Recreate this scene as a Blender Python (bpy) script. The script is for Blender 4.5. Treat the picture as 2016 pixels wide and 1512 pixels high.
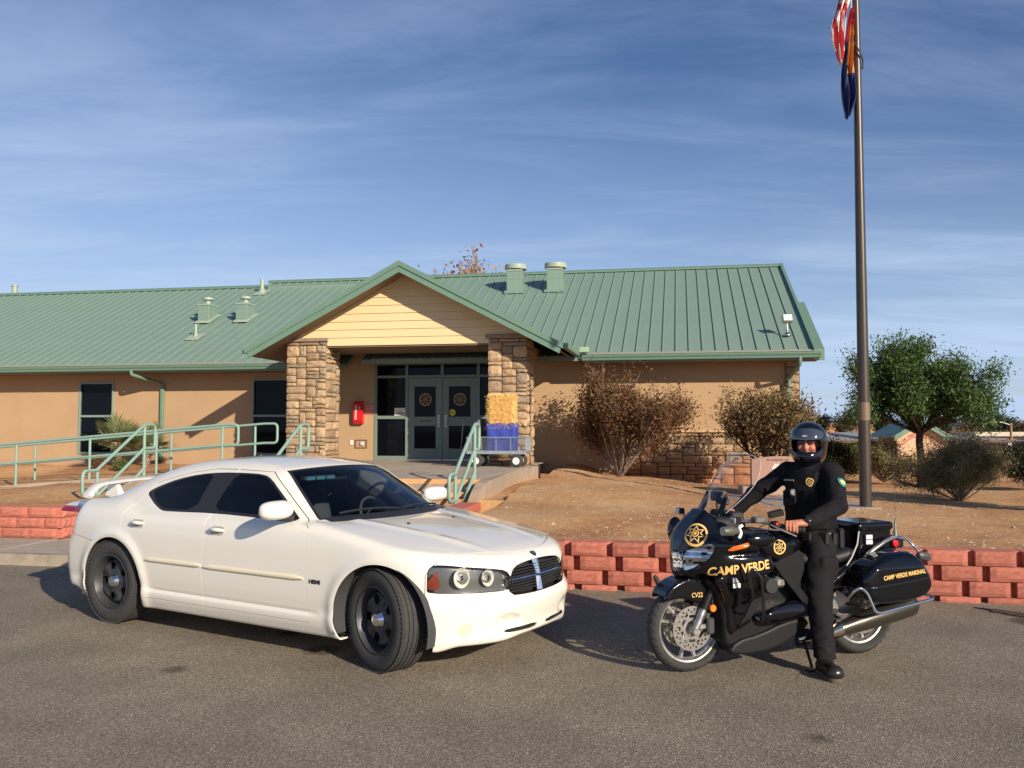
import bpy, bmesh, math, random
import numpy as np
from mathutils import Vector, Matrix, noise
R_ = math.radians
for o_ in list(bpy.data.objects): bpy.data.objects.remove(o_)
scn = bpy.context.scene
C = scn.collection
# ------------------------------------------------------------------ camera
cam_d = bpy.data.cameras.new('camera'); cam = bpy.data.objects.new('camera', cam_d); C.objects.link(cam)
cam.location = (0, 0, 1.72); cam.rotation_euler = (math.pi/2 + math.atan(86/1743), 0, 0)
cam_d.sensor_width = 36; cam_d.lens = 36*1743/2016; cam_d.clip_end = 9000; cam_d.clip_start = 0.05
scn.camera = cam
# ------------------------------------------------------------------ world, sun, exposure
SUN_DIR = Vector((0.5807, -0.8141, math.tan(R_(22.3)))).normalized()      # towards the sun
w = bpy.data.worlds.new('World'); scn.world = w; w.use_nodes = True
nt = w.node_tree; N = nt.nodes; L = nt.links; N.clear()
out = N.new('ShaderNodeOutputWorld'); bg = N.new('ShaderNodeBackground')
sky = N.new('ShaderNodeTexSky'); sky.sky_type = 'NISHITA'; sky.sun_disc = False
sky.sun_elevation = R_(22.3); sky.sun_rotation = math.atan2(SUN_DIR.x, SUN_DIR.y)
sky.altitude = 950; sky.air_density = 1.0; sky.dust_density = 0.6; sky.ozone_density = 2.2
tc = N.new('ShaderNodeTexCoord'); sep = N.new('ShaderNodeSeparateXYZ'); L.new(tc.outputs['Generated'], sep.inputs[0])
def wmath(op, a, b=None, c=None):
    m = N.new('ShaderNodeMath'); m.operation = op
    for i, q in enumerate((a, b, c)):
        if q is None: continue
        if isinstance(q, (int, float)): m.inputs[i].default_value = q
        else: L.new(q, m.inputs[i])
    return m.outputs[0]
# thin cirrus: noise on a flat layer high above the ground
zz = wmath('MAXIMUM', wmath('ADD', sep.outputs[2], 0.10), 0.02)
cx = wmath('DIVIDE', sep.outputs[0], zz); cy = wmath('DIVIDE', sep.outputs[1], zz)
comb = N.new('ShaderNodeCombineXYZ'); L.new(cx, comb.inputs[0]); L.new(cy, comb.inputs[1])
mp = N.new('ShaderNodeMapping'); L.new(comb.outputs[0], mp.inputs[0])
mp.inputs['Rotation'].default_value = (0, 0, R_(-14)); mp.inputs['Scale'].default_value = (0.42, 1.3, 1)
def cnoise(scale, detail, rough, dist=0.0, src=mp):
    n = N.new('ShaderNodeTexNoise'); L.new(src.outputs[0], n.inputs['Vector'])
    n.inputs['Scale'].default_value = scale; n.inputs['Detail'].default_value = detail
    n.inputs['Roughness'].default_value = rough; n.inputs['Distortion'].default_value = dist
    return n.outputs[0]
big = cnoise(0.55, 3, 0.5, 0.3); fine = cnoise(2.0, 7, 0.62, 0.5)
mix = wmath('ADD', wmath('MULTIPLY', big, 0.62), wmath('MULTIPLY', fine, 0.42))
rmp = N.new('ShaderNodeMapRange'); rmp.interpolation_type = 'SMOOTHSTEP'; L.new(mix, rmp.inputs[0])
rmp.inputs[1].default_value = 0.44; rmp.inputs[2].default_value = 0.68; rmp.inputs[3].default_value = 0.0; rmp.inputs[4].default_value = 0.85
# clouds fill out towards the horizon
hz = N.new('ShaderNodeMapRange'); L.new(sep.outputs[2], hz.inputs[0]); hz.inputs[1].default_value = 0.0; hz.inputs[2].default_value = 0.42
hz.inputs[3].default_value = 0.75; hz.inputs[4].default_value = 0.42
veil = N.new('ShaderNodeMapRange'); veil.interpolation_type = 'SMOOTHSTEP'; L.new(wmath('ADD', sep.outputs[2], wmath('MULTIPLY', sep.outputs[0], .10)), veil.inputs[0])
veil.inputs[1].default_value = -0.12; veil.inputs[2].default_value = 0.44; veil.inputs[3].default_value = 0.88; veil.inputs[4].default_value = 0.0
cov = wmath('ADD', wmath('MULTIPLY', rmp.outputs[0], hz.outputs[0]), veil.outputs[0]); cov.node.use_clamp = True
cm = N.new('ShaderNodeMixRGB'); L.new(cov, cm.inputs[0]); hs = N.new('ShaderNodeHueSaturation'); hs.inputs['Saturation'].default_value = 1.12; hs.inputs['Value'].default_value = 1.0; wb = N.new('ShaderNodeVectorMath'); wb.operation = 'MULTIPLY'; L.new(sky.outputs[0], wb.inputs[0]); wb.inputs[1].default_value = (1.10, 1.06, 1.20); L.new(wb.outputs[0], hs.inputs['Color']); L.new(hs.outputs[0], cm.inputs[1]); cm.inputs[2].default_value = (6.0, 7.7, 10.4, 1)
L.new(cm.outputs[0], bg.inputs[0]); bg.inputs[1].default_value = 0.067; L.new(bg.outputs[0], out.inputs[0])
sd = bpy.data.lights.new('sun', 'SUN'); sun = bpy.data.objects.new('sun', sd); C.objects.link(sun)
sd.energy = 5.0; sd.angle = R_(0.55); sd.color = (1.0, 0.87, 0.70)
sun.rotation_euler = SUN_DIR.to_track_quat('Z', 'Y').to_euler(); sun.location = (20, -30, 30)
vs = scn.view_settings; vs.view_transform = 'Standard'; vs.look = 'None'; vs.exposure = 0.35; vs.gamma = 1.0; vs.use_curve_mapping = False

# ------------------------------------------------------------------ materials
def lin(h):
    h = h.lstrip('#'); c = [int(h[i:i+2], 16)/255 for i in (0, 2, 4)]
    return tuple((x/12.92 if x <= 0.04045 else ((x+0.055)/1.055)**2.4) for x in c)
def mat(name, col, rough=0.6, metal=0.0, spec=0.5, var=None, bump=None, coat=0.0, stretch=None, rnd=0.0, grime=None, wear=None):
    """col linear rgb; var=(rgb2, scale, contrast); bump=(scale, strength, distance); rnd = per-object brightness spread;
    grime=(rgb, world z low, world z high): soil splashed on the foot of a thing"""
    m = bpy.data.materials.new(name); m.use_nodes = True; nt = m.node_tree; n = nt.nodes; l = nt.links
    b = n['Principled BSDF']; b.inputs['Roughness'].default_value = rough; b.inputs['Metallic'].default_value = metal
    b.inputs['Specular IOR Level'].default_value = spec; b.inputs['Coat Weight'].default_value = coat; b.inputs['Coat Roughness'].default_value = 0.04
    b.inputs['Base Color'].default_value = (*col, 1)
    t = n.new('ShaderNodeTexCoord'); src = t.outputs['Object']
    if stretch:
        q = n.new('ShaderNodeMapping'); q.inputs['Scale'].default_value = stretch; l.new(src, q.inputs[0]); src = q.outputs[0]
    cur = None
    def nz(scale, det=6, ro=0.6, s=src):
        x = n.new('ShaderNodeTexNoise'); x.inputs['Scale'].default_value = scale; x.inputs['Detail'].default_value = det
        x.inputs['Roughness'].default_value = ro; l.new(s, x.inputs['Vector']); return x.outputs[0]
    if var:
        c2, sc, con = var
        r = n.new('ShaderNodeMapRange'); r.inputs[1].default_value = 0.5-0.25/con; r.inputs[2].default_value = 0.5+0.25/con; l.new(nz(sc), r.inputs[0])
        mx = n.new('ShaderNodeMixRGB'); l.new(r.outputs[0], mx.inputs[0]); mx.inputs[1].default_value = (*col, 1); mx.inputs[2].default_value = (*c2, 1); cur = mx.outputs[0]
    if rnd:
        oi = n.new('ShaderNodeObjectInfo'); r = n.new('ShaderNodeMapRange'); l.new(oi.outputs['Random'], r.inputs[0]); r.inputs[3].default_value = 1-rnd; r.inputs[4].default_value = 1+rnd
        v = n.new('ShaderNodeVectorMath'); v.operation = 'SCALE'
        if cur is None: v.inputs[0].default_value = col
        else: l.new(cur, v.inputs[0])
        l.new(r.outputs[0], v.inputs['Scale']); cur = v.outputs[0]
    if grime:
        gc, z0, z1 = grime
        ge = n.new('ShaderNodeNewGeometry'); s3 = n.new('ShaderNodeSeparateXYZ'); l.new(ge.outputs['Position'], s3.inputs[0])
        nn = nz(3.0, 5, 0.6, ge.outputs['Position']); ad = n.new('ShaderNodeMath'); ad.operation = 'MULTIPLY_ADD'; l.new(nn, ad.inputs[0]); ad.inputs[1].default_value = (z1-z0)*1.4; l.new(s3.outputs[2], ad.inputs[2])
        r = n.new('ShaderNodeMapRange'); l.new(ad.outputs[0], r.inputs[0]); r.inputs[1].default_value = z0+(z1-z0)*0.7; r.inputs[2].default_value = z1+(z1-z0)*0.7; r.inputs[3].default_value = 0.85; r.inputs[4].default_value = 0
        mx = n.new('ShaderNodeMixRGB'); l.new(r.outputs[0], mx.inputs[0]); mx.inputs[2].default_value = (*gc, 1)
        if cur is None: mx.inputs[1].default_value = (*col, 1)
        else: l.new(cur, mx.inputs[1])
        cur = mx.outputs[0]
    if cur is not None: l.new(cur, b.inputs['Base Color'])
    if wear:
        r = n.new('ShaderNodeMapRange'); l.new(nz(wear[0]), r.inputs[0]); r.inputs[1].default_value = .3; r.inputs[2].default_value = .7
        r.inputs[3].default_value = wear[1]; r.inputs[4].default_value = wear[2]; l.new(r.outputs[0], b.inputs['Roughness'])
    if bump:
        bp = n.new('ShaderNodeBump'); bp.inputs['Strength'].default_value = bump[1]; bp.inputs['Distance'].default_value = bump[2]
        l.new(nz(bump[0], 8, 0.7), bp.inputs['Height']); l.new(bp.outputs[0], b.inputs['Normal'])
    return m
def glass_mat(name, tint, refl=0.06, rough=0.02):
    m = bpy.data.materials.new(name); m.use_nodes = True; nt = m.node_tree; n = nt.nodes; l = nt.links; n.clear()
    o = n.new('ShaderNodeOutputMaterial'); tr = n.new('ShaderNodeBsdfTransparent'); tr.inputs[0].default_value = (*tint, 1)
    g = n.new('ShaderNodeBsdfGlossy'); g.inputs['Roughness'].default_value = rough; g.inputs['Color'].default_value = (1, 1, 1, 1)
    lw = n.new('ShaderNodeFresnel'); lw.inputs['IOR'].default_value = 1.0+refl*9
    mx = n.new('ShaderNodeMixShader'); l.new(lw.outputs[0], mx.inputs[0]); l.new(tr.outputs[0], mx.inputs[1]); l.new(g.outputs[0], mx.inputs[2]); l.new(mx.outputs[0], o.inputs[0])
    return m

# ------------------------------------------------------------------ mesh building
class MB:
    def __init__(s): s.v = []; s.f = []
    def add(s, vs, fs, M=None):
        n = len(s.v)
        s.v += [tuple(M @ Vector(p)) if M is not None else tuple(p) for p in vs]
        s.f += [tuple(i+n for i in f) for f in fs]; return s
    def box(s, lo, hi, b=0.0, M=None):
        lo = list(map(min, zip(lo, hi))) if False else [min(a, c) for a, c in zip(lo, hi)]; hi = [max(a, c) for a, c in zip(lo, hi)]
        c = [(a+d)/2 for a, d in zip(lo, hi)]; h = [(d-a)/2 for a, d in zip(lo, hi)]
        b = min(b, min(h)*0.9)
        if b <= 0:
            vs = [(c[0]+sx*h[0], c[1]+sy*h[1], c[2]+sz*h[2]) for sx in (-1, 1) for sy in (-1, 1) for sz in (-1, 1)]
            fs = [(0,1,3,2),(4,6,7,5),(0,4,5,1),(2,3,7,6),(0,2,6,4),(1,5,7,3)]
            return s.add(vs, fs, M)
        vs = []; idx = {}
        for sx in (-1, 1):
            for sy in (-1, 1):
                for sz in (-1, 1):
                    for ax in range(3):
                        sg = (sx, sy, sz); idx[(sx, sy, sz, ax)] = len(vs)
                        vs.append(tuple(c[i]+sg[i]*(h[i]-(0 if i == ax else b)) for i in range(3)))
        fs = []
        for ax in range(3):
            o = [i for i in range(3) if i != ax]
            for sg in (-1, 1):
                loop = []
                for a, d in ((-1, -1), (1, -1), (1, 1), (-1, 1)):
                    q = [0]*3; q[ax] = sg; q[o[0]] = a; q[o[1]] = d; loop.append(idx[(*q, ax)])
                flip = (sg == 1) == (ax == 1)
                fs.append(tuple(loop[::-1] if flip else loop))
        for ax in range(3):
            o = [i for i in range(3) if i != ax]
            for a in (-1, 1):
                for d in (-1, 1):
                    q = [0]*3; q[o[0]] = a; q[o[1]] = d; q1 = q[:]; q1[ax] = -1; q2 = q[:]; q2[ax] = 1
                    f = [idx[(*q1, o[0])], idx[(*q2, o[0])], idx[(*q2, o[1])], idx[(*q1, o[1])]]
                    fl = (a*d > 0) == (ax != 1)
                    fs.append(tuple(f if fl else f[::-1]))
        for sx in (-1, 1):
            for sy in (-1, 1):
                for sz in (-1, 1):
                    f = [idx[(sx, sy, sz, k)] for k in range(3)]
                    fs.append(tuple(f if sx*sy*sz > 0 else f[::-1]))
        return s.add(vs, fs, M)
    def tube(s, pts, r, seg=8, closed=False, M=None, caps=True):
        pts = [Vector(p) for p in pts]; n = len(pts)
        rr = r if isinstance(r, (list, tuple)) else [r]*n
        tan = []
        for i in range(n):
            a = pts[i-1] if (i > 0 or closed) else pts[i]; b = pts[(i+1) % n] if (i < n-1 or closed) else pts[i]
            t = (b-a); tan.append(t.normalized() if t.length > 1e-9 else Vector((0, 0, 1)))
        up = Vector((0, 0, 1)) if abs(tan[0].z) < 0.9 else Vector((1, 0, 0))
        x = tan[0].cross(up).normalized(); vs = []
        for i in range(n):
            x = (x - tan[i]*x.dot(tan[i])).normalized(); y = tan[i].cross(x)
            for k in range(seg):
                a = 2*math.pi*k/seg; vs.append(pts[i] + (x*math.cos(a)+y*math.sin(a))*rr[i])
        fs = []
        for i in range(n if closed else n-1):
            for k in range(seg):
                a = i*seg+k; b = i*seg+(k+1) % seg; c = ((i+1) % n)*seg+(k+1) % seg; d = ((i+1) % n)*seg+k
                fs.append((a, b, c, d))
        if not closed and caps: fs.append(tuple(range(seg))[::-1]); fs.append(tuple((n-1)*seg+k for k in range(seg)))
        return s.add(vs, fs, M)
    def lathe(s, prof, seg=24, M=None, arc=None):
        vs = []; n = len(prof); A = arc or (0, 2*math.pi); full = arc is None; m = seg if full else seg+1
        for k in range(m):
            a = A[0]+(A[1]-A[0])*k/seg
            for r, z in prof: vs.append((r*math.cos(a), r*math.sin(a), z))
        fs = []
        for k in range(seg):
            k2 = (k+1) % m
            for i in range(n-1): fs.append((k*n+i, k2*n+i, k2*n+i+1, k*n+i+1))
        return s.add(vs, fs, M)
    def prism(s, poly, d0, d1, axis='y', M=None):
        """poly of (a,b) pairs; axis y: (x,z) extruded along y; x: (y,z); z: (x,y)"""
        n = len(poly)
        def P(a, b, d): return {'y': (a, d, b), 'x': (d, a, b), 'z': (a, b, d)}[axis]
        area = sum(poly[i][0]*poly[(i+1) % n][1]-poly[(i+1) % n][0]*poly[i][1] for i in range(n))
        vs = [P(a, b, d0) for a, b in poly]+[P(a, b, d1) for a, b in poly]
        f0 = tuple(range(n)); f1 = tuple(range(2*n-1, n-1, -1)); sd = [(i, i+n, (i+1) % n+n, (i+1) % n) for i in range(n)]
        flip = ((area > 0) == (d1 > d0))
        if axis == 'y': flip = not flip
        fs = [f0, f1]+sd
        if flip: fs = [f[::-1] for f in fs]
        return s.add(vs, fs, M)
def rpath(pts, rad=0.06, n=5, closed=False):
    pts = [Vector(p) for p in pts]; out = []
    m = len(pts)
    for i, p in enumerate(pts):
        if not closed and i in (0, m-1): out.append(p); continue
        a = pts[i-1]; b = pts[(i+1) % m]
        d1 = (a-p); d2 = (b-p); r = min(rad, d1.length*0.49, d2.length*0.49)
        p1 = p+d1.normalized()*r; p2 = p+d2.normalized()*r
        for k in range(n+1):
            t = k/n; out.append(p1*(1-t)**2+p*2*t*(1-t)+p2*t*t)
    return out
def mesh_of(name, mb, m=None, smooth=None, fix=False):
    me = bpy.data.meshes.new(name); me.from_pydata([tuple(v) for v in mb.v], [], mb.f)
    if m is not None: me.materials.append(m)
    if fix:
        bm = bmesh.new(); bm.from_mesh(me); bmesh.ops.recalc_face_normals(bm, faces=bm.faces); bm.to_mesh(me); bm.free()
    me.update()
    if smooth is not None:
        me.shade_smooth(); me.set_sharp_from_angle(angle=R_(smooth))
    return me
def obj(name, mb, m=None, parent=None, smooth=None, fix=False, loc=None, rot=None, scale=None):
    me = mb if isinstance(mb, bpy.types.Mesh) else mesh_of(name, mb, m, smooth, fix)
    o = bpy.data.objects.new(name, me); C.objects.link(o)
    if parent is not None: o.parent = parent
    if loc is not None: o.location = loc
    if rot is not None: o.rotation_euler = rot
    if scale is not None: o.scale = scale
    return o
def thing(name, label, cat, loc=(0, 0, 0), rz=0.0, group=None):
    o = bpy.data.objects.new(name, None); C.objects.link(o); o.location = loc; o.rotation_euler = (0, 0, rz); o.empty_display_size = 0.2
    o['label'] = label; o['category'] = cat
    if group: o['group'] = group
    return o
def tag(o, label=None, cat=None, group=None, kind=None):
    if label: o['label'] = label
    if cat: o['category'] = cat
    if group: o['group'] = group
    if kind: o['kind'] = kind
    return o
def Tm(loc=(0, 0, 0), rot=(0, 0, 0), sc=(1, 1, 1)):
    from mathutils import Euler
    return Matrix.LocRotScale(Vector(loc), Euler(rot), Vector(sc))
def text_mb(txt, size=1.0, bold=0.0, squeeze=1.0, align='CENTER', res=3, spacing=1.0):
    """flat letter faces in the xy plane, centred on the origin"""
    cu = bpy.data.curves.new('t', 'FONT'); cu.body = txt; cu.size = size; cu.align_x = align; cu.align_y = 'CENTER'
    cu.offset = bold; cu.resolution_u = res; cu.space_character = spacing
    o = bpy.data.objects.new('t', cu); C.objects.link(o); bpy.context.view_layer.update()
    me = o.to_mesh(); mb = MB(); mb.add([(v.co.x*squeeze, v.co.y, v.co.z) for v in me.vertices], [tuple(p.vertices) for p in me.polygons])
    o.to_mesh_clear(); bpy.data.objects.remove(o); bpy.data.curves.remove(cu); return mb
def xform(mb, M): mb.v = [tuple(M @ Vector(p)) for p in mb.v]; return mb
def frame_m(origin, ux, uy):
    ux = Vector(ux).normalized(); uy = Vector(uy); uz = ux.cross(uy).normalized(); uy = uz.cross(ux)
    M = Matrix((ux, uy, uz)).transposed().to_4x4(); M.translation = Vector(origin); return M

# ------------------------------------------------------------------ implicit surfaces
def smin(a, b, k):
    h = np.clip(0.5+0.5*(b-a)/k, 0, 1); return b*(1-h)+a*h-k*h*(1-h)
def smax(a, b, k): return -smin(-a, -b, k)
def sstep(a, b, x):
    t = np.clip((x-a)/(b-a), 0, 1); return t*t*(3-2*t)
def spline(xs, ys):
    """monotone-ish cubic through points, vectorised"""
    xs = np.array(xs, float); ys = np.array(ys, float); o = np.argsort(xs); xs = xs[o]; ys = ys[o]
    d = np.diff(ys)/np.diff(xs); m = np.zeros(len(xs)); m[0] = d[0]; m[-1] = d[-1]; m[1:-1] = (d[:-1]*np.diff(xs)[1:]+d[1:]*np.diff(xs)[:-1])/(np.diff(xs)[1:]+np.diff(xs)[:-1])
    def f(x):
        x = np.clip(x, xs[0], xs[-1]); i = np.clip(np.searchsorted(xs, x)-1, 0, len(xs)-2)
        h = xs[i+1]-xs[i]; t = (x-xs[i])/h
        return (2*t**3-3*t*t+1)*ys[i]+(t**3-2*t*t+t)*h*m[i]+(-2*t**3+3*t*t)*ys[i+1]+(t**3-t*t)*h*m[i+1]
    return f
def polysdf(pts, px, py):
    pts = np.array(pts, float); n = len(pts); d = np.full(np.shape(px), 1e9); s = np.ones(np.shape(px))
    for i in range(n):
        a = pts[i]; b = pts[i-1]; ex, ey = b-a; wx = px-a[0]; wy = py-a[1]
        t = np.clip((wx*ex+wy*ey)/(ex*ex+ey*ey+1e-12), 0, 1); bx = wx-ex*t; by = wy-ey*t
        d = np.minimum(d, bx*bx+by*by)
        c1 = py >= a[1]; c2 = py < b[1]; c3 = ex*wy > ey*wx
        s = np.where((c1 & c2 & c3) | (~c1 & ~c2 & ~c3), -s, s)
    return s*np.sqrt(d)
def roundpoly(pts, it=2):
    pts = [tuple(p) for p in pts]
    for _ in range(it):
        q = []
        for i in range(len(pts)):
            a = pts[i]; b = pts[(i+1) % len(pts)]
            q.append((a[0]*.75+b[0]*.25, a[1]*.75+b[1]*.25)); q.append((a[0]*.25+b[0]*.75, a[1]*.25+b[1]*.75))
        pts = q
    return pts
def capsule(P, a, b, ra, rb):
    a = np.array(a, float); b = np.array(b, float); ab = b-a; t = np.clip(((P-a)@ab)/(ab@ab+1e-12), 0, 1)
    return np.linalg.norm(P-(a+t[:, None]*ab), axis=1)-(ra+(rb-ra)*t)
def ellipsoid(P, c, r, M=None):
    q = P-np.array(c, float)
    if M is not None: q = q@np.array(M)
    r = np.array(r, float); k0 = np.linalg.norm(q/r, axis=1); k1 = np.linalg.norm(q/(r*r), axis=1)
    return k0*(k0-1.0)/(k1+1e-9)
def rbox(P, c, h, r, M=None):
    q = P-np.array(c, float)
    if M is not None: q = q@np.array(M)
    q = np.abs(q)-(np.array(h, float)-r)
    return np.linalg.norm(np.maximum(q, 0), axis=1)+np.minimum(q.max(axis=1), 0)-r
def grad(F, P, e=1e-4):
    g = np.empty_like(P)
    for i in range(3):
        d = np.zeros(3); d[i] = e; g[:, i] = (F(P+d)-F(P-d))/(2*e)
    return g
def project(F, P, it=4, lim=0.01, off=0.0):
    for _ in range(it):
        g = grad(F, P); v = F(P)-off; n2 = (g*g).sum(1)+1e-9
        st = -(v/n2)[:, None]*g; ln = np.linalg.norm(st, axis=1)+1e-12
        P = P+st*np.minimum(1, lim/ln)[:, None]
    return P
def surface(F, lo, hi, h, proj=3):
    """surface nets on a sparse grid, then Newton projection; returns V, quads, normals"""
    lo = np.array(lo, float); hi = np.array(hi, float); n = np.ceil((hi-lo)/h).astype(int)+1
    n = ((n+3)//4)*4+1
    ax = [lo[i]+h*np.arange(n[i]) for i in range(3)]
    c = [a[::4] for a in ax]; G = np.stack(np.meshgrid(*c, indexing='ij'), -1).reshape(-1, 3); nc = [len(a) for a in c]
    vc = F(G).reshape(nc)
    near = np.abs(vc) < 4*h*1.9
    act = np.zeros([k-1 for k in nc], bool)
    for i in (0, 1):
        for j in (0, 1):
            for k in (0, 1): act |= near[i:nc[0]-1+i, j:nc[1]-1+j, k:nc[2]-1+k]
    full = np.repeat(np.repeat(np.repeat(vc, 4, 0), 4, 1), 4, 2)[:n[0], :n[1], :n[2]].copy()
    mk = np.zeros(n, bool); a4 = np.repeat(np.repeat(np.repeat(act, 4, 0), 4, 1), 4, 2)
    for i in (0, 1):
        for j in (0, 1):
            for k in (0, 1): mk[i:n[0]-1+i, j:n[1]-1+j, k:n[2]-1+k] |= a4
    I = np.argwhere(mk); full[mk] = F(lo+I*h)
    S = full < 0
    m = [k-1 for k in n]
    cnt = np.zeros(m, np.int8)
    for i in (0, 1):
        for j in (0, 1):
            for k in (0, 1): cnt += S[i:m[0]+i, j:m[1]+j, k:m[2]+k]
    cells = np.argwhere((cnt > 0) & (cnt < 8)); idx = -np.ones(m, int); idx[tuple(cells.T)] = np.arange(len(cells))
    acc = np.zeros((len(cells), 3)); num = np.zeros(len(cells))
    cor = [(i, j, k) for i in (0, 1) for j in (0, 1) for k in (0, 1)]
    for a in cor:
        for b in cor:
            if sum(abs(np.array(a)-np.array(b))) != 1 or a > b: continue
            va = full[tuple((cells+a).T)]; vb = full[tuple((cells+b).T)]; x = (va < 0) != (vb < 0)
            t = np.where(x, va/(va-vb+1e-20), 0)[:, None]; p = np.array(a)+(np.array(b)-np.array(a))*t
            acc += np.where(x[:, None], p, 0); num += x
    V = lo+(cells+acc/num[:, None])*h
    Q = []
    for axn in range(3):
        u = (axn+1) % 3; v = (axn+2) % 3
        s0 = [slice(0, n[i]-1) if i == axn else slice(1, n[i]-1) for i in range(3)]
        s1 = [slice(1, n[i]) if i == axn else slice(1, n[i]-1) for i in range(3)]
        A = S[tuple(s0)]; B = S[tuple(s1)]; E = np.argwhere(A != B)
        if len(E) == 0: continue
        fl = A[tuple(E.T)]; E = E.copy(); E[:, u] += 1; E[:, v] += 1
        def cell(du, dv):
            c2 = E.copy(); c2[:, u] += du; c2[:, v] += dv; return idx[tuple(c2.T)]
        q = np.stack([cell(-1, -1), cell(0, -1), cell(0, 0), cell(-1, 0)], 1)
        q[~fl] = q[~fl][:, ::-1]; Q.append(q)
    Q = np.concatenate(Q)
    Q = Q[(Q >= 0).all(1)]
    V = project(F, V, proj, h*0.6)
    g = grad(F, V); Nn = g/(np.linalg.norm(g, axis=1)[:, None]+1e-9)
    return V, [tuple(int(i) for i in q) for q in Q], Nn
def clip(V, faces, phi):
    """keep phi<0; cut faces along phi=0"""
    phi = np.asarray(phi); keepv = phi < 0; nf = []; cache = {}; newV = []; n0 = len(V)
    kv = keepv.tolist(); ph = phi.tolist()
    for f in faces:
        s = [kv[i] for i in f]
        if all(s): nf.append(f); continue
        if not any(s): continue
        g = []
        L_ = len(f)
        for k in range(L_):
            i = f[k]; j = f[(k+1) % L_]
            if kv[i]: g.append(i)
            if kv[i] != kv[j]:
                key = (i, j) if i < j else (j, i)
                if key not in cache:
                    a, b = key; t = ph[a]/(ph[a]-ph[b]); t = min(max(t, 0.001), 0.999)
                    cache[key] = n0+len(newV); newV.append(V[a]*(1-t)+V[b]*t)
                g.append(cache[key])
        if len(g) >= 3: nf.append(tuple(g))
    V2 = np.concatenate([V, np.array(newV)]) if newV else V
    used = np.unique(np.array([i for f in nf for i in f], int)) if nf else np.array([], int)
    re = -np.ones(len(V2), int); re[used] = np.arange(len(used))
    return V2[used], [tuple(int(re[i]) for i in f) for f in nf]
def lipmesh(V, faces, F, depth=0.01, off=0.0):
    """open panel -> panel with its rim folded inwards; returns MB and smooth normals count"""
    g = grad(F, V); Nn = g/(np.linalg.norm(g, axis=1)[:, None]+1e-9)
    if off: V = V+Nn*off
    mb = MB(); mb.v = [tuple(p) for p in V]; mb.f = list(faces); ec = {}
    if depth:
        for f in faces:
            for k in range(len(f)):
                a, b = f[k], f[(k+1) % len(f)]; key = (a, b) if a < b else (b, a)
                ec[key] = None if key in ec else (a, b)
        be = [e for e in ec.values() if e]; mp_ = {}
        for a, b in be:
            for i in (a, b):
                if i not in mp_: mp_[i] = len(mb.v); mb.v.append(tuple(V[i]-Nn[i]*depth))
            mb.f.append((b, a, mp_[a], mp_[b]))
    return mb
def panel(name, V, faces, F, m, parent, depth=0.01, off=0.0, smooth=40):
    if not faces: return None
    return obj(name, lipmesh(V, faces, F, depth, off), m, parent, smooth=smooth)
def on_surface(mb, F, off=0.002):
    P = np.array(mb.v); P = project(F, P, 6, 0.03, off=off); mb.v = [tuple(p) for p in P]; return mb
# ================================================================== SITE
OB = Vector((0.34041, 19.84403, 0)); BR = R_(10.8)                 # building frame: u along the front, v into the building
def BW(u, v, z=0.0): return Vector((OB.x+u*math.cos(BR)+v*math.sin(BR), OB.y-u*math.sin(BR)+v*math.cos(BR), z))
WO = Vector((0.5524, 9.5354, 0)); WR = R_(10.4)                    # street frame: p along the kerb, q away from the road
def SW(p, q, z=0.0): return Vector((WO.x+p*math.cos(WR)+q*math.sin(WR), WO.y-p*math.sin(WR)+q*math.cos(WR), z))
M_street = Matrix.Rotation(-WR, 4, 'Z'); M_street.translation = WO
PW0, QL, PL = -1.5, 1.91, -7.5            # return wall, left wall line, left wall end
# --- soil
ctrl = [(SW(p, .2), .47) for p in (-1.3, 0, 2, 4, 6, 9, 14, 22)]+[(SW(p, 2.1), .56) for p in (-7.7, -9, -11, -14, -20, -30)]
ctrl += [(BW(*a), z) for a, z in [((.35, 2.6), .80), ((2.75, 2.5), .49), ((4, 2.5), .37), ((6.2, 2.5), .33), ((9, 2.6), .34), ((.5, 0), .79), ((.35, -2.6), .75), ((.45, -4.2), .73),
         ((.5, -5.5), .68), ((.45, -6.5), .57), ((-11, -3), .43), ((-9, -3), .52), ((-7, -3.2), .62), ((-13, -3), .32), ((-17, -3), .25), ((-6.5, -5.5), .66), ((-11, -.3), .52), ((-8.5, -.3), .68),
         ((-14, -.3), .42), ((-15.6, 2.3), .71), ((-11, 2.3), .74), ((-7.3, 2.3), .78), ((-20, 2.3), .68)]]
ctrl += [(Vector(a), z) for a, z in [((5.35, 13.3, 0), .53), ((4.4, 16, 0), .52), ((7.7, 15.1, 0), .49), ((2.46, 20.7, 0), .60), ((1.6, 16, 0), .66), ((2.5, 12.5, 0), .55), ((0.6, 12.3, 0), .56),
         ((5.7, 19.5, 0), .43), ((10, 25, 0), .40), ((13, 16, 0), .44), ((20, 30, 0), .35), ((-20, 60, 0), .4), ((30, 80, 0), .3), ((0, 60, 0), .4), ((8, 13, 0), .50), ((60, 60, 0), .3), ((-60, 60, 0), .4)]]
CP = np.array([[c[0].x, c[0].y] for c in ctrl]); CZ = np.array([c[1] for c in ctrl])
def soil_np(X, Y):
    d = (X[:, None]-CP[None, :, 0])**2+(Y[:, None]-CP[None, :, 1])**2
    wt = 1/(d+0.02)**1.7; return (wt*CZ).sum(1)/wt.sum(1)
def soil(x, y): return float(soil_np(np.array([x]), np.array([y]))[0])
def seg(a, b, s): n = max(1, int(round((b-a)/s))); return [a+(b-a)*i/n for i in range(n)]
qs = [.10, .12]+seg(.14, 1.9, .12)+[2.02, 2.04]+seg(2.06, 12, .14)+seg(12, 20, .4)+seg(20, 40, 1.5)+seg(40, 120, 12)+[120, 250, 600, 1500, 4500]
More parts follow.
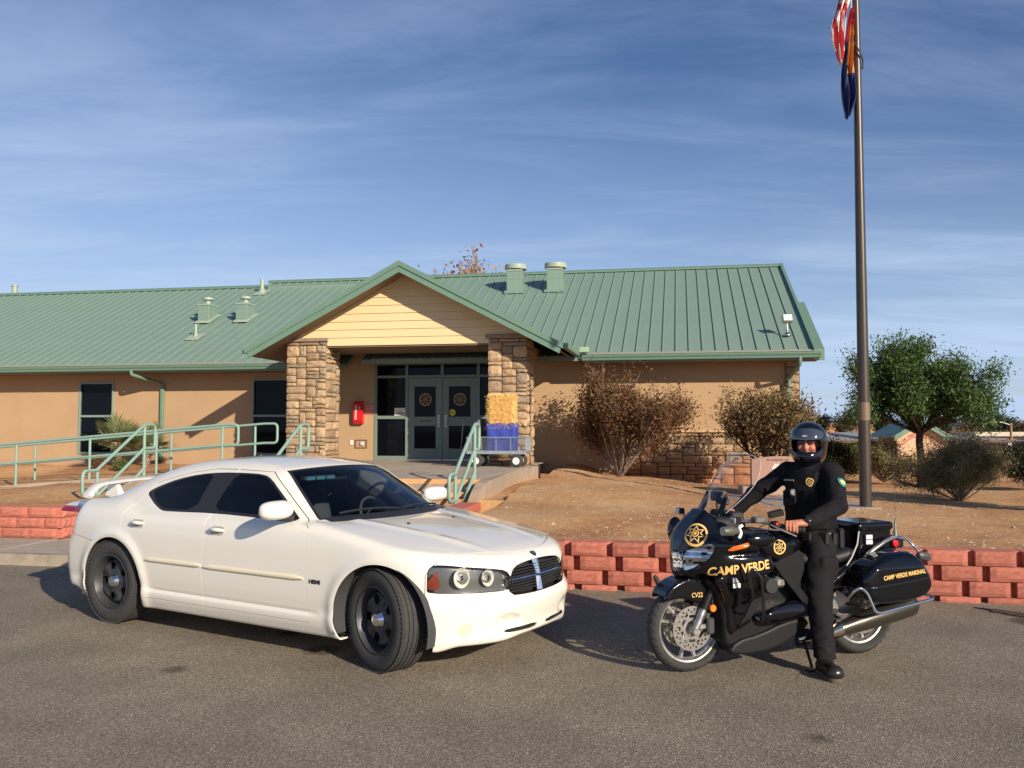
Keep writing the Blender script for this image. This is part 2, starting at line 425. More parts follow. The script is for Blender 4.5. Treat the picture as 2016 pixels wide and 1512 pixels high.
ps = [-4500, -1200, -400, -150]+seg(-80, -30, 6)+seg(-30, -14, .6)+seg(-14, -7.64, .2)+[-7.64, -7.60]+seg(-7.5, -1.5, .25)+[-1.42, -1.40]+seg(-1.36, 9, .13)+seg(9, 20, .5)+seg(20, 60, 4)+[60, 100, 200, 500, 1500, 4500]
G = np.array([[tuple(SW(p, q))[:2] for p in ps] for q in qs]); sh = G.shape[:2]
Z = soil_np(G[..., 0].ravel(), G[..., 1].ravel()).reshape(sh)
for j, q in enumerate(qs):
    for i, p in enumerate(ps):
        X, Y = G[j, i]; z = Z[j, i]
        if Y < 60: z += 0.035*noise.noise(Vector((X*.55, Y*.55, 3)))+0.018*noise.noise(Vector((X*2.1, Y*2.1, 7)))+0.008*noise.noise(Vector((X*6, Y*6, 1)))
        dry = (p > -1.41 and q >= .12) or (q > 2.03 and p < -7.61) 
        if -7.61 <= p <= -1.41: z = -.25 if q < 4.0 else min(z, .6)
        elif not dry: z = -.25
        Z[j, i] = z
mb = MB(); mb.v = [(G[j, i, 0], G[j, i, 1], Z[j, i]) for j in range(sh[0]) for i in range(sh[1])]
mb.f = [(j*sh[1]+i, j*sh[1]+i+1, (j+1)*sh[1]+i+1, (j+1)*sh[1]+i) for j in range(sh[0]-1) for i in range(sh[1]-1)]
def dirt_material():
    m = bpy.data.materials.new('dirt'); m.use_nodes = True; nt = m.node_tree; n = nt.nodes; l = nt.links; b = n['Principled BSDF']
    g = n.new('ShaderNodeNewGeometry')
    def nz(s, d=6, r=.6):
        x = n.new('ShaderNodeTexNoise'); x.inputs['Scale'].default_value = s; x.inputs['Detail'].default_value = d; x.inputs['Roughness'].default_value = r; l.new(g.outputs['Position'], x.inputs['Vector']); return x.outputs[0]
    def ramp(src, stops):
        r = n.new('ShaderNodeValToRGB'); l.new(src, r.inputs[0]); e = r.color_ramp.elements
        while len(e) < len(stops): e.new(.5)
        for q, (p, c) in zip(e, stops): q.position = p; q.color = (*c, 1)
        return r.outputs[0]
    def mixc(f, a, c, mode='MIX'):
        x = n.new('ShaderNodeMixRGB'); x.blend_type = mode
        if isinstance(f, float): x.inputs[0].default_value = f
        else: l.new(f, x.inputs[0])
        l.new(a, x.inputs[1]); l.new(c, x.inputs[2]); return x.outputs[0]
    A = ramp(nz(0.42, 4, .6), [(.38, (.35, .14, .06)), (.50, (.56, .30, .13)), (.64, (.67, .42, .22))])
    B_ = ramp(nz(9, 8, .75), [(.35, (.24, .12, .05)), (.55, (.53, .32, .16)), (.75, (.68, .49, .30))])
    c = mixc(.42, A, B_)
    v = n.new('ShaderNodeTexVoronoi'); v.inputs['Scale'].default_value = 42; l.new(g.outputs['Position'], v.inputs['Vector'])
    f = n.new('ShaderNodeMapRange'); l.new(v.outputs['Distance'], f.inputs[0]); f.inputs[1].default_value = .12; f.inputs[2].default_value = .22; f.inputs[3].default_value = .55; f.inputs[4].default_value = 0
    x = n.new('ShaderNodeMixRGB'); l.new(f.outputs[0], x.inputs[0]); l.new(c, x.inputs[1]); x.inputs[2].default_value = (.62, .45, .30, 1)
    l.new(x.outputs[0], b.inputs['Base Color']); b.inputs['Roughness'].default_value = .95; b.inputs['Specular IOR Level'].default_value = .2
    bp = n.new('ShaderNodeBump'); bp.inputs['Strength'].default_value = .8; bp.inputs['Distance'].default_value = .03
    ad = n.new('ShaderNodeMath'); l.new(nz(14, 8, .75), ad.inputs[0]); l.new(f.outputs[0], ad.inputs[1]); l.new(ad.outputs[0], bp.inputs['Height']); l.new(bp.outputs[0], b.inputs['Normal'])
    return m
M_dirt = dirt_material()
tag(obj('ground', mb, M_dirt, smooth=60), kind='structure')
# --- asphalt
def asphalt_material():
    m = bpy.data.materials.new('asphalt'); m.use_nodes = True; nt = m.node_tree; n = nt.nodes; l = nt.links; b = n['Principled BSDF']
    g = n.new('ShaderNodeNewGeometry')
    def tex(kind, s, **k):
        x = n.new(kind); x.inputs['Scale'].default_value = s
        for a, q in k.items(): x.inputs[a].default_value = q
        l.new(g.outputs['Position'], x.inputs['Vector']); return x
    v = tex('ShaderNodeTexVoronoi', 150); r = n.new('ShaderNodeValToRGB'); l.new(v.outputs['Color'], r.inputs[0]); e = r.color_ramp.elements
    for _ in range(2): e.new(.5)
    for q, (p, c) in zip(e, [(0, (.085, .072, .052)), (.5, (.215, .182, .134)), (.80, (.33, .28, .21)), (.97, (.62, .56, .45))]): q.position = p; q.color = (*c, 1)
    v2 = tex('ShaderNodeTexNoise', 1.1, Detail=6, Roughness=.6); r2 = n.new('ShaderNodeMapRange'); l.new(v2.outputs[0], r2.inputs[0]); r2.inputs[1].default_value = .3; r2.inputs[2].default_value = .7; r2.inputs[3].default_value = .80; r2.inputs[4].default_value = 1.18
    v3 = tex('ShaderNodeTexNoise', 38, Detail=5, Roughness=.7); r3 = n.new('ShaderNodeMapRange'); l.new(v3.outputs[0], r3.inputs[0]); r3.inputs[1].default_value = .3; r3.inputs[2].default_value = .7; r3.inputs[3].default_value = .72; r3.inputs[4].default_value = 1.25
    # oil stains: a few dark spots that belong to the paving
    sm = None
    for (sx, sy, ra) in [(-1.47, 6.95, .16), (-1.85, 7.5, .12), (-2.4, 6.4, .10), (4.62, 7.95, .20), (4.9, 7.6, .13), (1.7, 5.0, .08)]:
        vm = n.new('ShaderNodeVectorMath'); vm.operation = 'DISTANCE'; l.new(g.outputs['Position'], vm.inputs[0]); vm.inputs[1].default_value = (sx, sy, 0)
        q = n.new('ShaderNodeMath'); q.operation = 'MULTIPLY_ADD'; l.new(v3.outputs[0], q.inputs[0]); q.inputs[1].default_value = .12; l.new(vm.outputs['Value'], q.inputs[2])
        f = n.new('ShaderNodeMapRange'); l.new(q.outputs[0], f.inputs[0]); f.inputs[1].default_value = ra; f.inputs[2].default_value = ra+.09; f.inputs[3].default_value = .42; f.inputs[4].default_value = 1
        if sm is None: sm = f.outputs[0]
        else:
            mm = n.new('ShaderNodeMath'); mm.operation = 'MULTIPLY'; l.new(sm, mm.inputs[0]); l.new(f.outputs[0], mm.inputs[1]); sm = mm.outputs[0]
    mu = n.new('ShaderNodeMath'); mu.operation = 'MULTIPLY'; l.new(r2.outputs[0], mu.inputs[0]); l.new(r3.outputs[0], mu.inputs[1])
    mu2 = n.new('ShaderNodeMath'); mu2.operation = 'MULTIPLY'; l.new(mu.outputs[0], mu2.inputs[0]); l.new(sm, mu2.inputs[1])
    sc = n.new('ShaderNodeVectorMath'); sc.operation = 'SCALE'; l.new(r.outputs[0], sc.inputs[0]); l.new(mu2.outputs[0], sc.inputs['Scale']); l.new(sc.outputs[0], b.inputs['Base Color'])
    b.inputs['Roughness'].default_value = .85; b.inputs['Specular IOR Level'].default_value = .3
    bp = n.new('ShaderNodeBump'); bp.inputs['Strength'].default_value = .75; bp.inputs['Distance'].default_value = .006; l.new(v.outputs['Distance'], bp.inputs['Height']); l.new(bp.outputs[0], b.inputs['Normal'])
    return m
M_asph = asphalt_material()
mb = MB(); xs_ = [-300, -60, -20, -8, 0, 8, 20, 60, 300]
ys_ = [-300, -60, -20, 0, 4, 8]
pv = [(x, y, 0) for y in ys_ for x in xs_]; mb.v = pv
mb.f = [(j*9+i, j*9+i+1, (j+1)*9+i+1, (j+1)*9+i) for j in range(5) for i in range(8)]
k0 = len(mb.v); e_ = [(x, WO.y-(x-WO.x)*math.tan(WR)+0.45, 0) for x in xs_]
e_ = [(x, min(max(y, 8.01), 90) if x < 9 else 8.01 if x > 20 else y, z) for x, y, z in e_]
mb.v += e_; mb.f += [(5*9+i, 5*9+i+1, k0+i+1, k0+i) for i in range(8)]
tag(obj('parking_lot', mb, M_asph), kind='structure')
# dark tar patch near the right wall
mb = MB(); rr_ = random.Random(4); pp = []
for k in range(26):
    a = 2*math.pi*k/26; r = 1+.35*rr_.uniform(-1, 1); pp.append((4.72+(math.cos(a)*.30*r-math.sin(a)*.05*r), 8.18-(math.cos(a)*.28*r+math.sin(a)*.07*r)))
mb.prism(pp, .003, .012, 'z'); tag(obj('tar_patch', mb, mat('tar', (.03, .024, .02), .8, var=((.08, .06, .045), 22, 2), bump=(40, .8, .01)), fix=True), 'dark crumbling tar patch on the asphalt below the right end of the red wall', 'tar patch')
# --- concrete
M_conc = mat('concrete', (0.42, 0.3528, 0.2814), .85, var=((0.336, 0.2772, 0.2184), 3, 1.5), bump=(60, .25, .004))
M_conc2 = mat('concrete_edge', (0.3864, 0.3108, 0.2352), .88, var=((0.3024, 0.2268, 0.168), 4, 1.5), bump=(40, .35, .006), grime=((.40, .24, .13), .45, .75))
jt = .012
mb = MB()
x = -60.0
while x < PW0-.05:
    x1 = min(x+1.5, PW0-.02); mb.box((x+jt, QL-1.34, -.1), (x1-jt, QL-.01, .13), .008); x = x1
for k in range(2):      # walk up to the steps
    for a in range(4):
        pa = PL+.02+a*1.49; mb.box((pa+jt, QL+.01+k*1.3, -.1), (pa+1.49-jt, QL+k*1.3+1.3-jt, .13), .008)
xform(mb, M_street); tag(obj('pavement', mb, M_conc), kind='structure')
mb = MB(); x = -60.0
while x < PW0-.1:
    x1 = min(x+3, PW0-.02); mb.prism([(QL-1.52, -.1), (QL-1.35, -.1), (QL-1.35, .135), (QL-1.48, .135), (QL-1.50, .12)], x+.006, x1-.006, 'x'); x = x1
xform(mb, M_street); tag(obj('kerb', mb, mat('kerb_concrete', (0.3696, 0.3108, 0.2436), .85, var=((0.252, 0.2016, 0.1512), 5, 1.6), bump=(50, .4, .005)), fix=True), kind='structure')
# --- retaining walls of split-face blocks
M_block = mat('red_block', (.60, .215, .15), .92, var=((.46, .14, .09), 9, 1.4), bump=(60, 1.0, .012), rnd=.14)
def block_mesh(i, rough=True, taper=.0):
    rg = random.Random(900+i); nx, nz_ = 7, 4; mb = MB(); vs = []; q = .035
    for k in range(nz_+1):
        for j in range(nx+1):
            X = -.5+j/nx; Zz = k/nz_; edge = (j in (0, nx)) or (k in (0, nz_))
            d = (rg.uniform(-.25, 1) if rough else .6)*(0.5 if edge else 1)
            vs.append((X*(1-taper), -.06-.40*d*.12 if not edge else 0.0, Zz*.985+.007))
    fs = [(k*(nx+1)+j, k*(nx+1)+j+1, (k+1)*(nx+1)+j+1, (k+1)*(nx+1)+j) for k in range(nz_) for j in range(nx)]
    mb.add(vs, fs); b0 = len(mb.v)
    mb.add([(-.5, 1, .007), (.5, 1, .007), (.5, 1, .992), (-.5, 1, .992)], [])
    t = nz_*(nx+1)
    mb.f += [tuple([j for j in range(nx+1)][::-1]+[b0, b0+1]), tuple([t+j for j in range(nx+1)]+[b0+2, b0+3]),
             tuple([k*(nx+1) for k in range(nz_+1)]+[b0+3, b0]), tuple([k*(nx+1)+nx for k in range(nz_+1)][::-1]+[b0+1, b0+2])]
    return mesh_of('block', mb, M_block, fix=True)
BM = [block_mesh(i) for i in range(7)]
def wall_thing(label, p0, q0, ang):
    t = thing('retaining_wall', label, 'retaining wall', SW(p0, q0), -WR+ang)
    return t
def run(t, length, zs, hs, wbl, gap, depth, seed, smooth=False):
    rg = random.Random(seed)
    for r, (z, h) in enumerate(zip(zs, hs)):
        x = -(.5*wbl if r % 2 else .08)-rg.uniform(0, .06)
        while x < length:
            a = max(x, 0); b = min(x+wbl-gap, length)
            if b-a > .07:
                obj('block', rg.choice(BM), None, t, loc=((a+b)/2, rg.uniform(-.006, .006), z), scale=(b-a, depth, h-.006))
            x += wbl+rg.uniform(-.012, .012)
wr = wall_thing('long low wall of split red blocks with dark recesses behind the motorcycle', PW0, 0, 0)
run(wr, 11.0, [-.09, .06, .21, .36], [.15]*4, .445, .075, .24, 5)
mb = MB(); mb.box((0, .10, -.2), (11, .24, .50)); obj('backing', mb, M_block, wr)
wb = wall_thing('short return of the red block wall beside the entrance steps, cap block on top', PW0-.17, .34, R_(90))
run(wb, 3.0, [-.09, .06, .21, .36], [.15]*4, .45, .02, .28, 8)
mb = MB(); mb.box((2.0, -.02, .505), (3.05, .31, .615), .012); obj('cap_block', mb, mat('red_cap', (0.504, 0.1428, 0.0924), .9, var=((0.42, 0.1092, 0.0672), 8, 1.3), bump=(60, .3, .005)), wb)
wl = wall_thing('low red block wall above the pavement at the left edge', -22.0, QL, 0)
run(wl, 22.0+PL, [.13, .28, .43], [.15]*3, .455, .012, .28, 12)
wc = wall_thing('red block wall turning back from the pavement left of the steps', PL, QL+.05, R_(90))
run(wc, 2.6, [.13, .28, .43], [.15]*3, .455, .012, .26, 14)
# --- porch slab, steps, ramp
M_b = Matrix.Rotation(-BR, 4, 'Z'); M_b.translation = OB
redge = [(.28, .12), (.20, -.4), (.15, -.85), (.12, -1.7), (.15, -2.6), (.20, -3.5), (.28, -4.41), (.33, -5.1), (.35, -5.5)]
mb = MB(); poly = [(-6.1, 2.62), (-.06, 2.62), (-.02, 1.0)]+redge+[(-6.1, -5.5)]
mb.prism(poly, .05, .87, 'z'); xform(mb, M_b); tag(obj('porch_floor', mb, M_conc2, fix=True), kind='structure')
mb = MB()       # trowelled top with joints
for a in range(5):
    for b_ in range(5):
        u0, v0 = -6.1+a*1.24, -5.46+b_*1.6; mb.box((u0+.008, v0+.008, .86), (u0+1.24-.008, min(v0+1.6, 2.58)-.008, .8755), .003)
xform(mb, M_b); tag(obj('porch_paving', mb, M_conc), kind='structure')
st = thing('entrance_steps', 'wide concrete steps with orange painted nosings in front of the porch', 'steps', OB, -BR)
M_nose = mat('orange_nosing', (0.6972, 0.3864, 0.168), .7, var=((0.588, 0.3108, 0.1344), 6, 1.3), bump=(50, .2, .003))
for k in range(4):
    zt = .87-.185*k; v1 = -5.5-.29*k
    if k:
        mb = MB(); mb.box((-5.80, v1, zt-.185), (.17, v1+.29+.02, zt), .006); s_ = obj('step', mb, M_conc2, st)
    else:
        mb = MB(); mb.box((-5.80, v1-.012, zt-.185), (.17, v1+.02, zt-.004), .004); s_ = obj('step', mb, M_conc2, st)
    mb = MB(); mb.box((-5.80, v1-.016, zt-.075), (.17, v1+.06, zt+.009), .006); obj('nosing', mb, M_nose, s_)
mb = MB()       # curved cheek wall running down beside the steps
vs = [(-5.5, .87), (-5.75, .85), (-6.05, .74), (-6.4, .56), (-6.75, .44)]
for i in range(4):
    (a, za), (b2, zb) = vs[i], vs[i+1]; o1, o2 = .35-.02*i, .33-.02*i
    mb.add([(.17, a, -.1), (o1, a, -.1), (o1, a, za), (.17, a, za), (.17, b2, -.1), (o2, b2, -.1), (o2, b2, zb), (.17, b2, zb)], [(0, 1, 5, 4), (1, 2, 6, 5), (2, 3, 7, 6), (3, 0, 4, 7), (0, 3, 2, 1), (4, 5, 6, 7)])
obj('cheek_wall', mb, M_conc2, st)
mb = MB(); mb.prism([(-5.5, .87), (-6.7, .42), (-6.7, -.1), (-5.5, -.1)], -6.0, -5.80, 'x'); obj('cheek_wall', mb, M_conc2, st, fix=True)
zr = lambda u: .872+.08*(u+5.9)
mb = MB()
for k in range(9):
    u1 = -6.1-1.5*k; u0 = u1-1.5
    vs = [(u, v, z) for u in (u0+.006, u1-.006) for v, z in ((-2.5, zr(u)-.5), (-2.5, zr(u)), (-1.1, zr(u)), (-1.1, zr(u)-.5))]
    mb.add(vs, [(0, 1, 5, 4), (1, 2, 6, 5), (2, 3, 7, 6), (0, 3, 2, 1), (4, 5, 6, 7)])
xform(mb, M_b); tag(obj('ramp', mb, M_conc, fix=True), kind='structure')
# --- pebbles lying on the soil
rg = random.Random(77); mb = MB()
oc = [(1, 0, 0), (-1, 0, 0), (0, 1, 0), (0, -1, 0), (0, 0, 1), (0, 0, -1)]; of = [(0, 2, 4), (2, 1, 4), (1, 3, 4), (3, 0, 4), (2, 0, 5), (1, 2, 5), (3, 1, 5), (0, 3, 5)]
pl = []
while len(pl) < 15000:
    if rg.random() < .82: p = rg.uniform(-1.3, 9.5); q = .25+11*rg.random()**1.4
    else: p = rg.uniform(-16, -7.7); q = rg.uniform(2.2, 7.5)
    P = SW(p, q); dx = P.x-OB.x; dy = P.y-OB.y
    u = dx*math.cos(BR)-dy*math.sin(BR); v = dx*math.sin(BR)+dy*math.cos(BR)
    if v > 2.45 or (-6.2 < u < .45): continue
    if u < -6.1 and -2.6 < v < -1.0: continue
    pl.append((P.x, P.y))
A_ = np.array(pl); Zs = soil_np(A_[:, 0], A_[:, 1])
for (x, y), z in zip(pl, Zs):
    z += 0.035*noise.noise(Vector((x*.55, y*.55, 3)))+0.018*noise.noise(Vector((x*2.1, y*2.1, 7)))+0.008*noise.noise(Vector((x*6, y*6, 1)))
    r = rg.uniform(.005, .014)*(2.0 if rg.random() < .06 else 1); a = rg.uniform(0, 6.28); sx, sy, sz = rg.uniform(.7, 1.5), rg.uniform(.7, 1.2), rg.uniform(.5, .8)
    ca, sa = math.cos(a), math.sin(a)
    mb.add([(x+r*(p[0]*sx*ca-p[1]*sy*sa), y+r*(p[0]*sx*sa+p[1]*sy*ca), z+r*p[2]*sz) for p in oc], of)
tag(obj('gravel', mb, mat('pebble', (0.42, 0.2772, 0.168), .9, var=((0.5712, 0.4368, 0.3192), 2.2, 3)), smooth=80), 'small pale stones scattered over the reddish soil', 'gravel', kind='stuff')
# ================================================================== MAIN BUILDING
M_stucco = mat('tan_stucco', (.445, .30, .168), .93, var=((.405, .265, .145), 1.2, 1.2), bump=(90, .35, .004), grime=((.42, .22, .12), .5, .75))
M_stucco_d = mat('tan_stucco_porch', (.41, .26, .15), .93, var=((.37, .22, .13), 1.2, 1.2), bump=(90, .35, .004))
M_green = mat('green_metal', (0.1806, 0.2646, 0.2142), .42, var=((0.1932, 0.2814, 0.2268), 2.5, 1), spec=.5, wear=(3, .38, .5))
M_green_t = mat('green_trim', (0.1302, 0.2268, 0.168), .45, var=((0.1428, 0.2436, 0.1806), 3, 1))
M_green_l = mat('pale_green_metal', (0.3528, 0.42, 0.336), .5, var=((0.2856, 0.3528, 0.2772), 5, 1.3))
M_frame = mat('grey_green_frame', (.175, .225, .19), .45)
M_wframe = mat('window_frame', (.20, .29, .25), .5)
M_dglass = mat('dark_glass', (.004, .005, .008), .03, spec=.12)
M_dgap = mat('dark_gap', (.02, .017, .014), .9)
M_siding = mat('yellow_siding', (0.7392, 0.5712, 0.3192), .7, var=((0.714, 0.5376, 0.294), 2, 1), rnd=.015)
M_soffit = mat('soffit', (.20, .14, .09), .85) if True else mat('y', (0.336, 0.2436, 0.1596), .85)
bd = thing('building', 'single storey tan stucco building with green standing seam roof and stone porch pillars', 'building', OB, -BR)
def quadbox(mb, u0, u1, v0, v1, z0, z1, b=0): mb.box((u0, v0, z0), (u1, v1, z1), b)
# walls with openings
VW = 2.6; wins = [(-13.17, -12.19, 1.04, 2.94), (-7.93, -6.95, 1.04, 2.99)]; door = (-4.52, -.86, .87, 3.42)
mb = MB(); us = sorted([-24.0, 6.19]+[a for w_ in wins for a in w_[:2]]+list(door[:2]))
for a, b_ in zip(us, us[1:]):
    op = next((o for o in wins+[door] if abs(o[0]-a) < 1e-6), None)
    if op is None: quadbox(mb, a, b_, VW, VW+.2, .1, 3.46)
    else: quadbox(mb, a, b_, VW, VW+.2, .1, op[2]); quadbox(mb, a, b_, VW, VW+.2, op[3], 3.46)
quadbox(mb, 5.99, 6.19, VW+.2, 15.2, .1, 3.46); quadbox(mb, -24, 6.19, 15.0, 15.2, .1, 3.46); quadbox(mb, -24, -23.8, VW+.2, 15, .1, 3.46)
obj('wall', mb, M_stucco, bd)
mb = MB(); quadbox(mb, -24, 1.78, VW-.012, VW, .1, .83); obj('plinth', mb, mat('plinth', (.42, .27, .17), .9, bump=(60, .4, .006)), bd)
# gable end triangle at the right
mb = MB(); mb.prism([(2.8, 3.46), (15.0, 3.46), (8.65, 6.45)], 6.0, 6.15, 'x'); obj('gable_wall', mb, M_stucco, bd, fix=True)
# windows
def window(u0, u1, z0, z1, zmid):
    mb = MB(); f = .05
    for a, b_, c, d in ((u0, u0+f, z0, z1), (u1-f, u1, z0, z1), (u0+f, u1-f, z0, z0+f), (u0+f, u1-f, z1-f, z1), (u0+f, u1-f, zmid-.03, zmid+.03)):
        quadbox(mb, a, b_, VW-.03, VW+.06, c, d, .004)
    w_ = obj('window', mb, M_wframe, bd)
    for c, d in ((z0+f, zmid-.03), (zmid+.03, z1-f)):
        mb = MB(); quadbox(mb, u0+f, u1-f, VW+.035, VW+.05, c, d); obj('pane', mb, M_dglass, w_)
window(-13.22, -12.14, .99, 2.99, 2.04); window(-7.98, -6.90, .99, 3.04, 2.04)
# entrance: storefront frame, transoms, sidelights, double door
mb = MB(); VD = VW+.05
def fr(a, b_, c, d, o=0): quadbox(mb, a, b_, VD-.07-o, VD+.05, c, d, .004)
fr(-4.52, -4.45, .87, 3.42); fr(-3.67, -3.60, .87, 3.42); fr(-1.76, -1.68, .87, 3.42); fr(-.93, -.86, .87, 3.42)
for a, b_ in ((-4.45, -3.67), (-3.60, -1.76), (-1.68, -.93)): fr(a, b_, 3.36, 3.42, -.003); fr(a, b_, 3.02, 3.085, -.003)
fr(-2.72, -2.64, 3.085, 3.36, -.004)
for a, b_ in ((-4.45, -3.67), (-1.68, -.93)): fr(a, b_, .87, .985, -.003); fr(a, b_, 1.945, 2.03, -.003)
sf = obj('storefront_frame', mb, M_frame, bd)
for a, b_, c, d in ((-4.45, -3.67, .985, 1.945), (-4.45, -3.67, 2.03, 3.02), (-4.45, -3.67, 3.085, 3.36), (-3.60, -2.72, 3.085, 3.36), (-2.64, -1.76, 3.085, 3.36), (-1.68, -.93, .985, 1.945), (-1.68, -.93, 2.03, 3.02), (-1.68, -.93, 3.085, 3.36)):
    mb = MB(); quadbox(mb, a, b_, VD, VD+.012, c, d); obj('pane', mb, M_dglass, sf)
M_steel = mat('brushed_steel', (.55, .53, .50), .3, metal=1.0)
M_gold = mat('gold_print', (.60, .36, .10), .5); M_goldd = mat('dim_gold_print', (.36, .22, .08), .5); M_blk = mat('black_print', (.015, .015, .018), .6)
def star_badge(R, gap=0.0):
    """ring, seven pointed star and hub, as flat faces; returns MB"""
    mb = MB()
    def ann(r0, r1, n=40):
        vs = [(r*math.cos(2*math.pi*k/n), r*math.sin(2*math.pi*k/n), 0) for k in range(n) for r in (r0, r1)]
        mb.add(vs, [(2*k, 2*k+1, 2*((k+1) % n)+1, 2*((k+1) % n)) for k in range(n)])
    ann(.80*R, R)
    def star(k): a = math.pi/2+math.pi*k/7; r = .78*R if k % 2 == 0 else .42*R; return (r*math.cos(a), r*math.sin(a))
    def star2(k): a = math.pi/2+math.pi*k/7; r = .60*R if k % 2 == 0 else .33*R; return (r*math.cos(a), r*math.sin(a))
    mb.add([(*star(k), 0) for k in range(14)]+[(*star2(k), 0) for k in range(14)], [(k, (k+1) % 14, 14+(k+1) % 14, 14+k) for k in range(14)])
    ann(.20*R, .28*R, 20); ann(0.02*R, .12*R, 12)
    for k in range(7):
        a = math.pi/2+2*math.pi*k/7; c, s_ = math.cos(a)*.86*R, math.sin(a)*.86*R
    return mb
for i, (a, b_) in enumerate(((-3.60, -2.685), (-2.675, -1.76))):
    mb = MB(); o1 = .17; vv0, vv1 = VD-.045, VD+.01
    quadbox(mb, a, a+o1, vv0, vv1, .885, 3.01, .003); quadbox(mb, b_-o1, b_, vv0, vv1, .885, 3.01, .003)
    for c, d in ((.885, 1.18), (1.765, 2.005), (2.79, 3.01)): quadbox(mb, a+o1, b_-o1, vv0+.002, vv1, c, d, .003)
    dr = obj('door', mb, M_frame, bd)
    for c, d in ((1.18, 1.765), (2.005, 2.79)):
        mb = MB(); quadbox(mb, a+o1, b_-o1, VD-.01, VD, c, d); obj('pane', mb, M_dglass, dr)
    hx = b_-.09 if i == 0 else a+.09
    mb = MB(); mb.tube(rpath([(hx, vv0, 2.01), (hx, vv0-.07, 2.01), (hx, vv0-.07, 1.77), (hx, vv0, 1.77)], .03), .012, 8); quadbox(mb, hx-.03, hx+.03, vv0-.004, vv0, 1.74, 2.04); obj('handle', mb, M_steel, dr, smooth=40)
    cu_ = (a+b_)/2
    mb = star_badge(.165); xform(mb, frame_m((cu_, VD-.014, 2.45), (1, 0, 0), (0, 0, 1))); obj('seal', mb, M_goldd, dr)
    mb = MB(); quadbox(mb, a+.01, b_-.01, vv0-.012, vv0, .872, .90); obj('threshold', mb, M_steel, dr)
    if i == 0:
        mb = text_mb('910   OR', .085, .002, 1.0); mb = text_mb('RECORDS', .065, .002, 1.0); xform(mb, frame_m((cu_+.02, vv0-.002, 1.89), (1, 0, 0), (0, 0, 1))); obj('lettering', mb, mat('dark_letter', (.05, .08, .07), .6), dr)
    else:
        mb = MB(); n = 28; mb.add([(.085*math.cos(2*math.pi*k/n), .085*math.sin(2*math.pi*k/n), 0) for k in range(n)], [tuple(range(n))]); xform(mb, frame_m((a+.26, VD-.014, 2.11), (1, 0, 0), (0, 0, 1))); st2 = obj('sticker', mb, mat('yellow_sticker', (.70, .62, .03), .5), dr)
        mb = text_mb('ADDRESS', .03, .001); xform(mb, frame_m((a+.26, VD-.017, 2.11), (1, 0, 0), (0, 0, 1))); obj('lettering', mb, M_blk, dr)
# notice on the sidelight
def sign(name, label, cat, u0, u1, z0, z1, m, lines, lm, v=VW, th=.012, frame=None, gp=None):
    t = thing(name, label, cat, BW((u0+u1)/2, v, (z0+z1)/2), -BR, gp); W_, H_ = (u1-u0)/2, (z1-z0)/2
    mb = MB(); mb.box((-W_, -th, -H_), (W_, 0, H_), .003); obj('plate', mb, m, t)
    if frame:
        mb = MB(); q = .012
        for lo, hi in (((-W_+q, -th-.002, H_-q-.008), (W_-q, -th, H_-q)), ((-W_+q, -th-.002, -H_+q), (W_-q, -th, -H_+q+.008)), ((-W_+q, -th-.002, -H_+q), (-W_+q+.008, -th, H_-q)), ((W_-q-.008, -th-.002, -H_+q), (W_-q, -th, H_-q))): mb.box(lo, hi)
        obj('border', mb, frame, t)
    mb = MB()
    for txt, z, s_, sq in lines:
        tm = text_mb(txt, s_, .0015, sq); xform(tm, frame_m((0, -th-.0025, z), (1, 0, 0), (0, 0, 1))); mb.add(tm.v, tm.f)
    if lines: obj('lettering', mb, lm, t)
    return t
M_white = mat('white_plate', (.75, .73, .70), .5); M_red = mat('red_plate', (.55, .02, .03), .45); M_cream = mat('cream_print', (.8, .72, .62), .6); M_redp = mat('red_print', (.5, .05, .05), .6)
t = sign('notice', 'white no weapons notice stuck on the glass left of the doors', 'notice', -3.98, -3.67, 2.035, 2.235, M_white, [('NO WEAPONS', -.025, .035, 1), ('BEYOND THIS POINT', -.055, .022, 1), ('CITY CODE APPLIES', -.078, .018, 1)], M_blk, v=VD-.018, th=.004)
mb = MB(); n = 24; vs = [(r*math.cos(2*math.pi*k/n), 0, .045+r*math.sin(2*math.pi*k/n)) for k in range(n) for r in (.034, .042)]; mb.add(vs, [(2*k, 2*k+1, 2*((k+1) % n)+1, 2*((k+1) % n)) for k in range(n)])
mb.box((-.04, -.001, .041), (.04, 0, .049)); xform(mb, Tm((0, -.007, 0))); obj('prohibition_ring', mb, M_redp, t)
sign('fire_sign', 'small red sign of four lines beside the extinguisher cabinet', 'sign', -4.75, -4.56, 2.06, 2.33, M_red, [('SHOULD', .075, .045, .9), ('INCIDENT', .025, .038, .9), ('CONNECT', -.03, .04, .9), ('DIRECT', -.08, .04, .9)], M_cream, frame=M_cream)
# extinguisher cabinet, leaning red box
t = thing('extinguisher_cabinet', 'red fire extinguisher box with sloping foot on the tan porch wall', 'extinguisher box', BW(-4.92, VW, 2.12), -BR)
M_redg = mat('red_gloss', (.62, .015, .02), .3, coat=.4)
mb = MB(); mb.prism([(0, -.28), (-.12, -.30), (-.17, -.22), (-.17, .24), (-.14, .29), (0, .29)], -.125, .125, 'x'); obj('case', mb, M_redg, t, fix=True)
mb = text_mb('EXTINGUISHER', .075, .002, .72); xform(mb, frame_m((-.045, -.172, .0), (0, 0, 1), (-1, 0, 0))); obj('lettering', mb, M_white, t)
mb = text_mb('FIRE', .05, .002, .72); xform(mb, frame_m((.05, -.172, .12), (0, 0, 1), (-1, 0, 0))); obj('lettering', mb, M_white, t)
